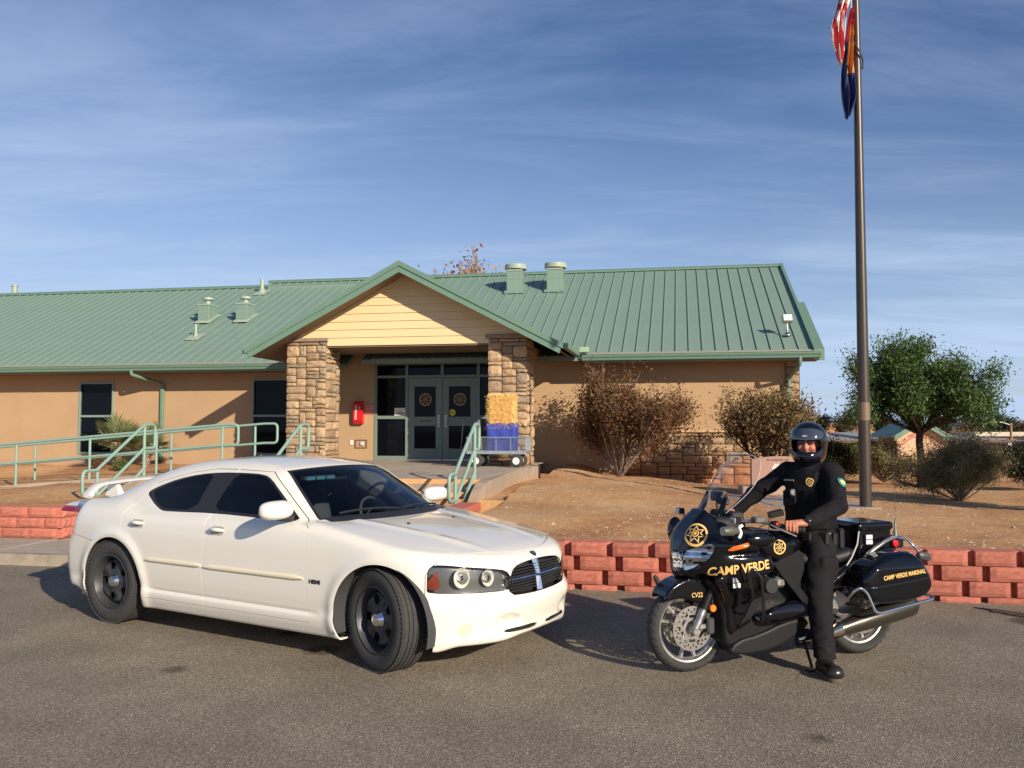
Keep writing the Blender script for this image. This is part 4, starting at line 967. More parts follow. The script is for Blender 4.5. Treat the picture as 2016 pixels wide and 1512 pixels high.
# windscreen and rear window, seen from above
def phi_ws(V):
    x, y, z = V.T; a = np.abs(y)
    return np.maximum(np.maximum(a-(.600+(x+1.17)*-.0+(-.0)+.395*(x+1.20)), -1.245-.0+(.11*(.6-a)*0)-x+.10*(1-(a/.6)**2)*0), np.maximum(x+.40-.26*0-(.12*(1-(a/.8)**2)), .965-z))
def phi_ws(V):
    x, y, z = V.T; a = np.abs(y); s = (a/.66)**2; xe = x+.13*s
    return np.maximum(np.maximum(a-(.565+.36*(x+1.24)), -1.125-xe), np.maximum(xe+.475, .97-z))
def phi_rw(V):
    x, y, z = V.T; a = np.abs(y); s = (a/.66)**2; xe = x-.10*s
    return np.maximum(np.maximum(a-.60, xe+2.62), np.maximum(-3.42-xe, 1.0-z))
HOODS = spline([-.7, -.5, 0, .4, .62, .70], [.745, .745, .72, .66, .56, .46])
def phi_hood(V):
    x, y, z = V.T; a = np.abs(y); xe = x+.13*(a/.66)**2
    return np.maximum(np.maximum(a-HOODS(x), x-(.725-.12*(a/.5)**2)), np.maximum(-.43-xe, .72-z))
def phi_trunk(V):
    x, y, z = V.T; a = np.abs(y)
    return np.maximum(np.maximum(a-.68, x+3.30+.10*(a/.66)**2), .74-z)
def phi_dlo(V): return np.maximum(phi_side(DLO, V), side_only(V))
def phi_fd(V): return np.maximum(phi_side(FD, V), side_only(V, .5))
def phi_rd(V): return np.maximum(phi_side(RDp, V), side_only(V, .5))
def phi_fb(V):      # front bumper cover
    x, y, z = V.T; lx = np.where(z > .705, .408+(z-.705)*.62, .408)
    return np.maximum(lx-x, -phi_hood(V)-.001)
def phi_rb(V): return np.maximum(V[:, 0]+3.25, V[:, 2]-(.715+.06*np.clip((-3.3-V[:, 0])/.5, 0, 1)))
TLp = [(-3.64, .985), (-3.66, .93), (-3.74, .80), (-3.76, .745), (-4.1, .745), (-4.1, .985)]
def phi_tl(V): return np.maximum(np.maximum(polysdf(TLp, V[:, 0], V[:, 2]), .50-np.abs(V[:, 1])), V[:, 2]-.975)
cur = (VC, QC)
def cut(cur, phi, gap=.0032):
    """split: inside piece, rest"""
    V, f = cur; ph = phi(V); ins = clip(V, f, ph+gap); rest = clip(V, f, -ph+gap*.4); return ins, rest
_, cur = cut(cur, lambda V: np.maximum(arch(V, .425), side_only(V, .55)), 0)
inner = cur
dlo, cur = cut(cur, phi_dlo, .001); ws, cur = cut(cur, phi_ws, .001); rw, cur = cut(cur, phi_rw, .001)
hood, cur = cut(cur, phi_hood); trunk, cur = cut(cur, phi_trunk); tl, cur = cut(cur, phi_tl)
hl, cur = cut(cur, phi_hl, .001); gr, cur = cut(cur, phi_gr, .001); fog, cur = cut(cur, phi_fog, .001); slot, cur = cut(cur, phi_slot, .001)
fb, cur = cut(cur, phi_fb); rb, cur = cut(cur, phi_rb); fdr, cur = cut(cur, phi_fd); rdr, cur = cut(cur, phi_rd)
def halves(c, m=1):
    V, f = c; return clip(V, f, -V[:, 1]*m)
pn = lambda n, c, m, par, d=.012, off=0.0, sm=42: panel(n, c[0], c[1], F_car, m, par, d, off, sm)
body = pn('body', cur, M_paint, car); pn('bonnet', hood, M_paint, car); pn('boot_lid', trunk, M_paint, car); pn('front_bumper', fb, M_paint, car); pn('rear_bumper', rb, M_paint, car)
doors = []
for s_ in (-1, 1):
    for src, nm in ((fdr, 'front_door'), (rdr, 'rear_door')): doors.append(pn(nm, halves(src, s_), M_paint, car))
M_tl = mat('tail_lamp', (.30, .01, .02), .12, coat=1.0)
for s_ in (-1, 1): pn('tail_light', halves(tl, s_), M_tl, car, 0, -.003)
# black daylight surround, pillars and side panes
M_sg = glass_mat('tinted_side_glass', (.06, .065, .07), .05); M_sgf = glass_mat('front_side_glass', (.52, .56, .57), .05); M_wsg = glass_mat('windscreen_glass', (.88, .93, .95), .045); M_ws_band = glass_mat('shade_band', (.12, .16, .24), .06)
PANES = [roundpoly([(-2.655, 1.15), (-2.60, 1.185), (-2.38, 1.262), (-2.15, 1.308), (-1.955, 1.328), (-1.99, 1.22), (-2.015, 1.035), (-2.38, 1.028), (-2.52, 1.062)], 1),
         roundpoly([(-1.70, 1.335), (-1.50, 1.334), (-1.37, 1.326), (-1.27, 1.288), (-1.12, 1.196), (-1.0, 1.115), (-.965, 1.03), (-1.5, 1.04), (-1.80, 1.045), (-1.765, 1.20)], 1)]
def phi_pane(V): return np.minimum(phi_side(PANES[0], V), phi_side(PANES[1], V))
pane, surr = cut(dlo, lambda V: np.maximum(phi_pane(V), side_only(V)), .0005)
for s_ in (-1, 1):
    pn('window_surround', halves(surr, s_), M_blkp, car, .010, -.003)
    h2 = halves(pane, s_); a_ = clip(h2[0], h2[1], h2[0][:, 0]+1.85); b_ = clip(h2[0], h2[1], -h2[0][:, 0]-1.85)
    pn('rear_side_window', a_, M_sg, car, 0, -.007); pn('front_side_window', b_, M_sgf, car, 0, -.007)
wsg, wsb = cut(ws, lambda V: phi_ws(V)+.028, 0)
band, wsg = cut(wsg, lambda V: V[:, 0]+.13*(V[:, 1]/.66)**2+1.03, 0)
pn('windscreen', wsg, M_wsg, car, 0, -.005); pn('shade_band', band, M_ws_band, car, 0, -.005); pn('windscreen_seal', wsb, M_blkp, car, .01, -.003)
pn('rear_window', rw, M_sg, car, 0, -.006)
# inner shell (roof lining, door cards): same form set back, openings left free
c2 = inner
for ph in (lambda V: phi_dlo(V)-.0, lambda V: phi_ws(V)-.01, phi_rw, phi_gr, phi_hl): _, c2 = cut(c2, lambda V, ph=ph: ph(V), 0)
g_ = grad(F_car, c2[0]); g_ /= np.linalg.norm(g_, axis=1)[:, None]; mbI = MB(); mbI.v = [tuple(p) for p in c2[0]-g_*.030]; mbI.f = c2[1]; obj('inner_shell', mbI, M_inner, car, smooth=60)
# dark boxes that close the engine bay and wheel housings
mb = MB(); mb.box((-.52, -.60, .30), (.62, .60, .74)); mb.box((-3.7, -.6, .3), (-3.45, .6, .9)); mb.box((-2.5, -.8, .19), (-.48, .8, .30)); obj('chassis', mb, M_inner, car)
for cx_ in (.05, -2.98):
    for s_ in (-1, 1):
        mb = MB(); mb.lathe([(.432, 0), (.432, .33), (0, .335)], 36, arc=(R_(-15), R_(195)) if s_ > 0 else (R_(165), R_(375))); xform(mb, Matrix.Translation((cx_, s_*.925, .335)) @ Matrix.Rotation(R_(90)*s_, 4, 'X')); 
        o_ = obj('wheel_liner', mb, M_liner, car, smooth=30)
# wheels
def wheel(x, y, steer, side):
    H = MB(); R0 = .362
    M = Matrix.Translation((x, y, R0)) @ Matrix.Rotation(steer, 4, 'Z') @ Matrix.Rotation(R_(90) if side < 0 else R_(-90), 4, 'X')   # local z outwards
    w0 = bpy.data.objects.new('wheel', None); C.objects.link(w0); w0.parent = car; w0.matrix_local = M; w0.empty_display_size = .1
    tr = MB()
    prof = [(.232, -.09), (.245, -.102), (.30, -.115), (.335, -.108), (.352, -.095)]
    z0 = -.085
    for k in range(5):       # ribs and grooves
        za = -.088+k*.0355; prof += [(.3615-.002*abs(k-2), za), (.3625-.002*abs(k-2), za+.027), (.354, za+.0285), (.354, za+.0345)]
    prof += [(.352, .095), (.335, .108), (.30, .115), (.262, .108), (.245, .100), (.234, .088), (.232, -.09)]
    tr.lathe(prof, 96)
    obj('tyre', tr, M_rub, w0, smooth=35)
    lug = MB()
    for k in range(72):
        a = 2*math.pi*k/72
        for s2 in (-1, 1):
            T_ = Matrix.Rotation(a+.02*s2, 4, 'Z') @ Matrix.Translation((.3535, 0, s2*.091)) @ Matrix.Rotation(R_(38)*s2, 4, 'Y'); lug.box((-.006, -.0115, -.017), (.007, .0115, .017), .002, T_)
        for zc_ in (-.0705, -.035, .0005, .036):
            T_ = Matrix.Rotation(a+zc_*1.5, 4, 'Z') @ Matrix.Translation((.3605, 0, zc_+.0)); lug.box((-.002, -.0012-.012, -.012), (.0028, .012, .0115), 0, T_)
    lo_ = obj('tread_blocks', lug, M_rub, w0)
    rim = MB(); rim.lathe([(.236, .092), (.240, .100), (.229, .104), (.224, .094), (.212, .060), (.205, .02), (.200, .0), (.205, -.08), (.232, -.09)], 64)
    obj('rim', rim, mat('steel_rim', (.05, .053, .06), .40, metal=.3, wear=(14, .3, .6)), w0, smooth=40) if 'steel_rim' not in bpy.data.materials else obj('rim', rim, bpy.data.materials['steel_rim'], w0, smooth=40)
    # disc with five windows
    n = 100; nr = [.060, .085, .105, .125, .150, .172, .190, .202]
    disc = MB(); V_ = []; ztab = [.058, .060, .054, .048, .046, .050, .040, .012]
    for i, r in enumerate(nr):
        for k in range(n):
            a = 2*math.pi*k/n; sp = math.cos(5*a); V_.append((r*math.cos(a), r*math.sin(a), ztab[i]+.012*max(0, sp)*(1 if 1 < i < 6 else 0)))
    F_ = []
    for i in range(len(nr)-1):
        for k in range(n):
            am = 2*math.pi*(k+.5)/n; hole = 2 <= i <= 4 and abs(((am*5/(2*math.pi)) % 1)-.5) < (.17, .21, .17)[i-2]
            if not hole: F_.append((i*n+k, i*n+(k+1) % n, (i+1)*n+(k+1) % n, (i+1)*n+k)); 
    disc.add(V_, [f[::-1] for f in F_]); back = [(v[0], v[1], v[2]-.008) for v in V_]; disc.add(back, F_)
    obj('wheel_disc', disc, bpy.data.materials['steel_rim'], w0, smooth=50)
    cap = MB(); cap.lathe([(0, .098), (.020, .098), (.024, .094), (.040, .093), (.046, .088), (.055, .062), (.066, .052), (.066, .046)], 32); obj('hub_cap', cap, M_chrome, w0, smooth=35)
    br = MB(); br.lathe([(.0, -.02), (.17, -.02), (.17, -.035), (0, -.035)], 40); obj('brake_disc', br, mat('brake_rust', (.16, .09, .05), .6, metal=.4), w0, smooth=35)
    return w0
for x, st_ in ((.015, R_(-17)), (-3.03, 0)):
    for s_ in (-1, 1): wheel(x, s_*.80, st_, s_)
# side mouldings, handles, mirrors
def on_side(x, z, s_, off=0.0, F=F_car):
    y = np.linspace(1.02, .3, 400); P = np.stack([np.full(400, x), y*s_, np.full(400, z)], 1); v = F(P)-off; i = int(np.argmax(v < 0)); return float(y[i])*s_
def strip(path, hw, hd, s_, m, nm, par, taper=True):
    mb = MB(); n = len(path); P = np.array([(x, on_side(x, z, s_), z) for x, z in path]); g = grad(F_car, P); g /= np.linalg.norm(g, axis=1)[:, None]
    prof = [(-1, -.3), (-.9, .5), (-.4, 1), (.4, 1), (.9, .5), (1, -.3)]; vs = []
    for i in range(n):
        k = 1 if not taper else min(1, (i/n*14)**.6 if i < n/14 else 1, ((n-1-i)/n*14)**.6 if i > n*13/14 else 1); k = max(k, .25)
        nn = Vector(g[i]); up = Vector((0, 0, 1)); up = (up-nn*up.dot(nn)).normalized()
        for a, d in prof: q = Vector(P[i])+up*(hw*a*k)+nn*(hd*d); vs.append(q)
    m_ = len(prof); fs = [(i*m_+j, i*m_+j+1, (i+1)*m_+j+1, (i+1)*m_+j) for i in range(n-1) for j in range(m_-1)]+[tuple(range(m_)), tuple(range((n-1)*m_, n*m_))[::-1]]
    if s_ > 0: fs = [f[::-1] for f in fs]
    mb.add(vs, fs); return obj(nm, mb, m, par, smooth=50)
for i, s_ in enumerate((-1, 1)):
    dF, dR = doors[2*i], doors[2*i+1]
    strip([(-.66-1.10*k/24, .602) for k in range(25)], .020, .014, s_, M_mold, 'side_moulding', dF)
    strip([(-1.80-.70*k/18, .605) for k in range(19)], .020, .014, s_, M_mold, 'side_moulding', dR)
    for xc, dd in ((-1.635, dF), (-2.643, dR)):
        y0 = on_side(xc, .90, s_)
        mb = MB(); mb.box((xc-.115, y0-.006, .868), (xc+.105, y0+.006, .938), .004); mb = on_surface(xform(MB().add(*((lambda n=28: ([(xc+.112*math.copysign(abs(math.cos(2*math.pi*k/n))**.55, math.cos(2*math.pi*k/n)), y0, .902+.040*math.copysign(abs(math.sin(2*math.pi*k/n))**.55, math.sin(2*math.pi*k/n))) for k in range(n)], [tuple(range(n))]))())), Matrix()), F_car, .005); ho = obj('handle', mb, M_paint, dd, fix=True)
        mb = MB().add(*((lambda n=28: ([(xc+.022+.078*math.copysign(abs(math.cos(2*math.pi*k/n))**.5, math.cos(2*math.pi*k/n)), y0, .900+.031*math.copysign(abs(math.sin(2*math.pi*k/n))**.5, math.sin(2*math.pi*k/n))) for k in range(n)], [tuple(range(n))]))())); on_surface(mb, F_car, .0085); obj('recess_shade', mb, mat('handle_shade', (.40, .37, .31), .5) if 'handle_shade' not in bpy.data.materials else bpy.data.materials['handle_shade'], ho)  # flat patch; shade of the grip hollow put into its darker colour
        mb = MB(); mb.tube([(xc-.055, y0+s_*.004, .905), (xc-.04, y0+s_*.024, .907), (xc+.02, y0+s_*.030, .907), (xc+.08, y0+s_*.024, .905), (xc+.095, y0+s_*.004, .903)], [.010, .015, .017, .015, .010], 10); obj('grip', mb, M_paint, ho, smooth=60)
    # mirror
    def FM(P): return smax(ellipsoid(P, (-.88, s_*.965, 1.105), (.082, .135, .083)), (P[:, 0]*-1-.93), .02)
    mb = MB()
    def FMr(P):
        q = P-np.array((-.885, s_*1.0, 1.10)); return (np.abs(q/np.array((.078, .152, .071)))**np.array((2.0, 2.9, 2.9))).sum(1)**(1/2.6)*.075-.075
    def FMr2(P): return smax(FMr(P), -.93-P[:, 0], .012)
    VM, QM, _n = surface(FMr2, (-.98, -1.2 if s_ < 0 else .8, .98), (-.78, -.8 if s_ < 0 else 1.2, 1.22), .011)
    mb.v = [tuple(p) for p in VM]; mb.f = QM; mo = obj('mirror', mb, M_paint, car, smooth=50)
    mb = MB(); mb.tube([(-.86, s_*.84, 1.035), (-.88, s_*.90, 1.035), (-.885, s_*.96, 1.05)], [.03, .026, .024], 10); mb.box((-1.0, s_*.83, 1.02), (-.80, s_*.86, 1.05), .008); obj('mirror_stalk', mb, M_blkp, mo, smooth=50)
# fender lettering
for s_ in (-1,):
    y0 = on_side(-.54, .585, s_); mb = text_mb('HEMI', .040, .0022, 1.25); xform(mb, frame_m((-.545, y0, .587), (1, 0, 0), (0, 0, 1))); on_surface(mb, F_car, .003); obj('lettering', mb, M_blk, body)
# head lamps
M_lens = glass_mat('lamp_glass', (.92, .92, .9), .05); M_refl = mat('lamp_reflector', (.92, .90, .84), .25, metal=.35); M_amber = mat('amber_red', (.22, .035, .018), .25, coat=.8)  # reflector whitened, headlamp glare put into its base colour
for s_ in (-1, 1):
    h2 = halves(hl, s_); pn('headlight', h2, M_lens, car, 0, -.001)
    lamp = bpy.context.scene.collection.objects[-1] if False else None
    g_ = grad(F_car, h2[0]); g_ /= np.linalg.norm(g_, axis=1)[:, None]; mb = MB(); mb.v = [tuple(p) for p in h2[0]-g_*.055]; mb.f = h2[1]
    hb_ = obj('lamp_housing', mb, mat('lamp_black', (.16, .165, .17), .25, metal=.4) if 'lamp_black' not in bpy.data.materials else bpy.data.materials['lamp_black'], car, smooth=50)
    # rim band between lens and housing
    ec = {}
    for f in h2[1]:
        for k in range(len(f)):
            e = (f[k], f[(k+1) % len(f)]); kk = tuple(sorted(e)); ec[kk] = None if kk in ec else e
    mb = MB(); 
    for e in [e for e in ec.values() if e]:
        a, b_ = e; pa, pb = h2[0][a], h2[0][b_]; mb.add([pa, pb, pb-g_[b_]*.06, pa-g_[a]*.06], [(0, 1, 2, 3)])
    obj('lamp_bezel', mb, M_blkp, hb_)
    for ya, za, ra in ((.70, .682, .068), (.535, .670, .057)):
        xs_l = np.linspace(.9, .3, 300); Pq = np.stack([xs_l, np.full(300, s_*ya), np.full(300, za)], 1); xi = xs_l[int(np.argmax(F_car(Pq) < 0))]
        Pn = np.array([[xi, s_*ya, za]]); n_ = Vector(grad(F_car, Pn)[0]).normalized(); ax_ = (n_+Vector((1.6, 0, .0))).normalized()
        mb = MB(); mb.lathe([(.012, -.055), (.03, -.05), (ra*.8, -.035), (ra, -.012), (ra*1.04, -.012)], 28); M = frame_m(Vector((xi, s_*ya, za))-n_*.012, ax_.cross(Vector((0, 0, 1))), Vector((0, 0, 1))); 
        q = ax_.to_track_quat('Z', 'Y').to_matrix().to_4x4(); q.translation = Vector((xi, s_*ya, za))-n_*.014; xform(mb, q); obj('reflector', mb, M_refl, hb_, smooth=50)
        mb = MB(); mb.lathe([(0, -.01), (.018, -.014), (.022, -.03), (.022, -.05)], 16); xform(mb, q); obj('bulb_shield', mb, M_chrome, hb_, smooth=50)
    # amber side marker, outer end of the lamp
    V_, f_ = h2; sub = clip(V_, f_, np.maximum(polysdf([(.815, .74), (.858, .66), (.864, .61), (.812, .605)], np.abs(V_[:, 1]), V_[:, 2]), 0*V_[:, 0]-1)); 
    if sub[1]: pn('side_marker', sub, M_amber, hb_, 0, -.006)
for s_ in (-1, 1):
    pn('fog_light', halves(fog, s_), mat('fog_lens', (.70, .66, .48), .15, coat=.8) if 'fog_lens' not in bpy.data.materials else bpy.data.materials['fog_lens'], car, 0, -.002)
# grille: recessed dark back, chrome frame, cross bars and thin slats
g_ = grad(F_car, gr[0]); g_ /= np.linalg.norm(g_, axis=1)[:, None]; mb = MB(); mb.v = [tuple(p) for p in gr[0]-np.array([.075, 0, 0])]; mb.f = gr[1]; gb = obj('grille', mb, M_inner, car)
ec = {}
for f in gr[1]:
    for k in range(len(f)):
        e = (f[k], f[(k+1) % len(f)]); kk = tuple(sorted(e)); ec[kk] = None if kk in ec else e
mb = MB()
for e in [e for e in ec.values() if e]:
    a, b_ = e; pa, pb = gr[0][a], gr[0][b_]; mb.add([pa+np.array([.004, 0, 0]), pb+np.array([.004, 0, 0]), pb-np.array([.075, 0, 0]), pa-np.array([.075, 0, 0])], [(0, 1, 2, 3)])
obj('grille_frame', mb, M_chrome, gb)
def xf_at(y, z): 
    xs_l = np.linspace(.95, .5, 450); Pq = np.stack([xs_l, np.full(450, y), np.full(450, z)], 1); return float(xs_l[int(np.argmax(F_car(Pq) < 0))])
zm_ = .632
def gbar(z, y0, y1, hh, dep, m, nm, n=14):
    mb = MB(); vs = []
    for i in range(n+1):
        y = y0+(y1-y0)*i/n; x = xf_at(y, z)-.010
        vs += [(x-dep, y, z+hh), (x-.004, y, z+hh*.8), (x, y, z), (x-.004, y, z-hh*.8), (x-dep, y, z-hh)]
    mb.add(vs, [(i*5+j, (i+1)*5+j, (i+1)*5+j+1, i*5+j+1) for i in range(n) for j in range(4)]); return obj(nm, mb, m, gb, smooth=40, fix=True)
yl = lambda z: .405-.14*(z-.535) if z < .67 else .385-.55*(z-.67)
gbar(zm_, -yl(zm_), yl(zm_), .010, .04, M_chrome, 'cross_bar')
M_slat = mat('grille_slat', (.10, .105, .11), .35, metal=.6)
for z in (.552, .572, .592, .612, .652, .672, .692, .712): gbar(z, -yl(z)*.985, yl(z)*.985, .0035, .02, M_slat, 'slat', 10)
mb = MB()
for z0, z1 in ((.526, .622), (.642, .745)):
    xa, xb = xf_at(0, z0)-.008, xf_at(0, z1)-.008; wv0 = .020 if z0 < .6 else .018; wv1 = .03
    wa, wb = (.022, .014) if z0 < .6 else (.014, .022)
    mb.add([(xa+.006, -wa*.55, z0), (xa+.006, wa*.55, z0), (xb+.006, wb*.55, z1), (xb+.006, -wb*.55, z1), (xa-.012, -wa*1.7, z0), (xa-.012, wa*2.0, z0), (xb-.012, wb*2.0, z1), (xb-.012, -wb*2.0, z1)], [(0, 1, 2, 3), (4, 0, 3, 7), (1, 5, 6, 2), (3, 2, 6, 7), (0, 4, 5, 1)])
obj('cross_bar', mb, M_chrome, gb, fix=True)
mb = MB(); mb.v = [tuple(p-np.array([.05, 0, 0])) for p in slot[0]]; mb.f = slot[1]; obj('lower_intake', mb, M_inner, car)
# bonnet badge, washer jets, wipers
mb = MB(); bp_ = roundpoly([(-.030, .022), (.030, .022), (.034, .0), (.018, -.024), (0, -.032), (-.018, -.024), (-.034, 0)], 1); mb.add([(0, a, b_) for a, b_ in bp_], [tuple(range(len(bp_)))]); 
xb_ = .765; zb_ = float(z_hood(np.array([xb_]))[0]); M = Matrix.Translation((xb_, 0, zb_-.004)) @ Matrix.Rotation(R_(-55), 4, 'Y'); xform(mb, M); on_surface(mb, F_car, .004); bo = obj('badge', mb, M_blk, car, fix=True)
mb = MB(); bp2 = [(-.014, .012), (0, .016), (.014, .012), (.008, -.012), (0, -.02), (-.008, -.012)]; mb.add([(0, a, b_) for a, b_ in bp2], [tuple(range(6))]); xform(mb, M); on_surface(mb, F_car, .006); obj('badge_emblem', mb, M_chrome, bo, fix=True)
for y in (-.30, .30):
    z = float(z_hood(np.array([-.18]))[0]); mb = MB(); mb.box((-.19, y-.012, z-.01), (-.165, y+.012, z+.006), .004); obj('washer_jet', mb, M_blkp, car)
mb = MB()
def ws_pt(x, y, off=.012):
    zs_l = np.linspace(1.5, .85, 500); Pq = np.stack([np.full(500, x), np.full(500, y), zs_l], 1); z = float(zs_l[int(np.argmax(F_car(Pq) < 0))]); return Vector((x-.0, y, z+off))
for (y0, y1, x0, x1) in ((.62, .02, -.60, -.50), (.0, -.60, -.50, -.62)):
    pts = [ws_pt(x0+(x1-x0)*k/8+(-.0), y0+(y1-y0)*k/8, .018) for k in range(9)]; mb.tube(pts, .009, 6)
    mb.tube([pts[4], ws_pt(x0*.5+x1*.5+.06, (y0+y1)/2-.15, .0)], .008, 6)
obj('wiper', mb, M_blkp, car)
mb = MB(); vs = []; n = 24
for i in range(n+1):
    y = -.74+1.48*i/n; xe = -.13*(y/.66)**2
    for x in (-.50+xe, -.40+xe): p = ws_pt(x, y, .004); vs.append(p)
mb.add(vs, [(2*i, 2*i+2, 2*i+3, 2*i+1) for i in range(n)]); obj('cowl', mb, M_blkp, car, smooth=60)
# rear wing
mb = MB(); n = 30; prof = [(.07, .0), (.05, .012), (0, .018), (-.06, .014), (-.085, .004), (-.06, -.004), (0, -.006), (.05, -.006)]; vs = []
for i in range(n+1):
    t = -1+2*i/n; y = .80*t; e = abs(t)
    zz_ = 1.205-.045*e**2-.085*max(0, (e-.72)/.28)**2; xx = -3.70+.10*e**2+.06*max(0, (e-.8)/.2)**2; sc_ = 1.25-.25*e
    vs += [(xx+a*sc_, y, zz_+b_*1.3) for a, b_ in prof]
m_ = len(prof); mb.add(vs, [(i*m_+j, i*m_+(j+1) % m_, (i+1)*m_+(j+1) % m_, (i+1)*m_+j) for i in range(n) for j in range(m_)]+[tuple(range(m_)), tuple(range(n*m_, (n+1)*m_))[::-1]]); sp_ = obj('rear_spoiler', mb, M_paint, car, smooth=50, fix=True)
for y in (-.42, .42):
    mb = MB(); mb.add([(-3.66, y-.02, 1.19), (-3.76, y-.02, 1.19), (-3.80, y-.03, 1.06), (-3.58, y-.03, 1.07), (-3.66, y+.02, 1.19), (-3.76, y+.02, 1.19), (-3.80, y+.03, 1.06), (-3.58, y+.03, 1.07)], [(0, 1, 2, 3), (7, 6, 5, 4), (0, 4, 5, 1), (1, 5, 6, 2), (2, 6, 7, 3), (3, 7, 4, 0)]); obj('spoiler_post', mb, M_paint, sp_, fix=True)
# cabin
M_seat = mat('seat_vinyl', (.05, .055, .06), .5); M_seatl = mat('seat_grey', (.22, .24, .24), .6)
mb = MB(); mb.box((-2.9, -.72, .42), (-.45, .72, .50)); mb.box((-.80, -.76, .72), (-.52, .76, .93), .05); mb.box((-.95, -.2, .5), (-.75, .2, .88), .03); obj('dashboard', mb, mat('dash', (.02, .021, .023), .6), car)
for y in (-.38, .38):
    mb = MB(); mb.box((-1.75, y-.26, .50), (-1.22, y+.26, .66), .06); sx = Matrix.Translation((-1.80, y, .62)) @ Matrix.Rotation(R_(-14), 4, 'Y'); mb.box((-.07, -.25, 0), (.07, .25, .60), .06, sx); mb.box((-.05, -.13, .62), (.05, .13, .80), .05, sx); obj('seat', mb, M_seat, car, smooth=50)
mb = MB(); mb.box((-2.75, -.66, .50), (-2.2, .66, .64), .06); sx = Matrix.Translation((-2.78, 0, .62)) @ Matrix.Rotation(R_(-22), 4, 'Y'); mb.box((-.07, -.64, 0), (.07, .64, .52), .06, sx); obj('rear_seat', mb, M_seatl, car, smooth=50)
mb = MB(); mb.tube([(0+.185*math.cos(a), .185*math.sin(a), 0) for a in [2*math.pi*k/28 for k in range(28)]], .014, 8, closed=True); mb.box((-.18, -.03, -.01), (.18, .03, .01), .008); mb.box((-.03, -.18, -.01), (.03, .0, .01), .008); xform(mb, Matrix.Translation((-1.08, .38, .93)) @ Matrix.Rotation(R_(62), 4, 'Y') @ Matrix.Rotation(R_(90), 4, 'Z')); obj('steering_wheel', mb, mat('wheel_grey', (.05, .05, .052), .4), car, smooth=50)
mb = MB(); mb.box((-1.20, -.11, 1.27), (-1.17, .11, 1.33), .02); mb.tube([(-1.17, 0, 1.30), (-1.14, 0, 1.39)], .01); obj('rear_view_mirror', mb, M_blkp, car)
mb = MB(); mb.box((-1.15, -.50, 1.285), (-1.08, -.14, 1.325), .01); vb = obj('visor_light_bar', mb, M_blkp, car)
M_led = mat('blue_led', (.10, .30, .42), .2); M_led.node_tree.nodes['Principled BSDF'].inputs['Metallic'].default_value = .6
for k in range(3): mb = MB(); mb.box((-1.078, -.49+.115*k, 1.29), (-1.070, -.395+.115*k, 1.32), .004); obj('led_module', mb, M_led, vb)
mb = MB(); mb.lathe([(0, .09), (.05, .085), (.055, 0), (0, 0)], 16); xform(mb, Matrix.Translation((-.66, .10, .93))); mb.box((-.70, .30, .92), (-.66, .38, 1.00), .02); obj('dash_radio', mb, M_blkp, car, smooth=40)
mb = MB(); mb.lathe([(0, .035), (.03, .03), (.045, .01), (.045, -.02), (0, -.02)], 16); xform(mb, Matrix.Translation((-2.15, 0, 1.455))); obj('roof_antenna_puck', mb, M_blkp, car, smooth=50)
# ================================================================== MOTORCYCLE
MA = R_(-159.69); MO = Vector((1.240, 6.36, 0))
bike = thing('motorcycle', 'black touring motorcycle lettered CAMP VERDE with hard saddlebags, clear windscreen and chrome guards', 'motorcycle', MO, MA)
M_gb = mat('gloss_black', (.003, .003, .005), .12, spec=.35, coat=.45); M_sb = mat('satin_black', (.008, .008, .009), .38, spec=.35); M_mb = mat('matt_black', (.018, .018, .02), .7)
M_alu = mat('cast_aluminium', (.48, .47, .45), .32, metal=.9, wear=(20, .25, .5)); M_grey = mat('dark_grey_plastic', (.045, .046, .05), .5)
M_ltr = mat('gold_letter', (.80, .50, .16), .5)
COWL = [(-.108, 1.141), (-.026, 1.07), (.031, .993), (.073, .922), (.101, .851), (.105, .779), (.095, .706), (.075, .668), (.03, .672), (-.02, .700), (-.087, .682), (-.149, .631), (-.286, .642), (-.396, .667), (-.482, .697), (-.559, .743), (-.507, .818), (-.413, .861), (-.40, .90), (-.44, .945), (-.439, .981), (-.326, .993), (-.25, 1.011), (-.229, 1.052), (-.181, 1.085)]
hwc = spline([-.60, -.45, -.30, -.2, -.1, -.02, .04, .08, .12], [.305, .318, .315, .295, .262, .212, .155, .10, .04])
def F_cowl(P):
    x, y, z = P.T; a = np.sqrt(y*y+1e-6)
    hw = hwc(x)*(1-.58*sstep(.90, 1.13, z))*(1-.22*sstep(.78, .66, z)*sstep(-.3, .0, x))
    hw = hw+.03*np.exp(-((z-.905)/.04)**2-((x+.27)/.12)**2)-.018*np.exp(-((z-(.845+.0*x))/.02)**2)*sstep(-.1, -.25, x)
    return smax(polysdf(COWL, x, z), (a-hw)*.85, .045)
def make(F, lo, hi, h, nm, m, par, cuts=(), sm=45):
    V, f, _ = surface(F, lo, hi, h)
    for c in cuts: V, f = clip(V, f, c(V))
    mb = MB(); mb.v = [tuple(p) for p in V]; mb.f = f
    return obj(nm, mb, m, par, smooth=sm)
def project_y(mb, F, off, s=1, y1=.6, y0=0.0):
    P = np.array(mb.v); n = 240; ys = np.linspace(y1, y0, n)
    for i in range(len(P)):
        Q = np.stack([np.full(n, P[i, 0]), ys*s, np.full(n, P[i, 2])], 1); v = F(Q); j = int(np.argmax(v < 0)); 
        if v[j] < 0 and j > 0: t = v[j-1]/(v[j-1]-v[j]); P[i, 1] = (ys[j-1]+(ys[j]-ys[j-1])*t+off)*s
    mb.v = [tuple(p) for p in P]; return mb
VF, QF, _ = surface(F_cowl, (-.64, -.38, .6), (.16, .38, 1.18), .0105); ccur = (VF, QF)
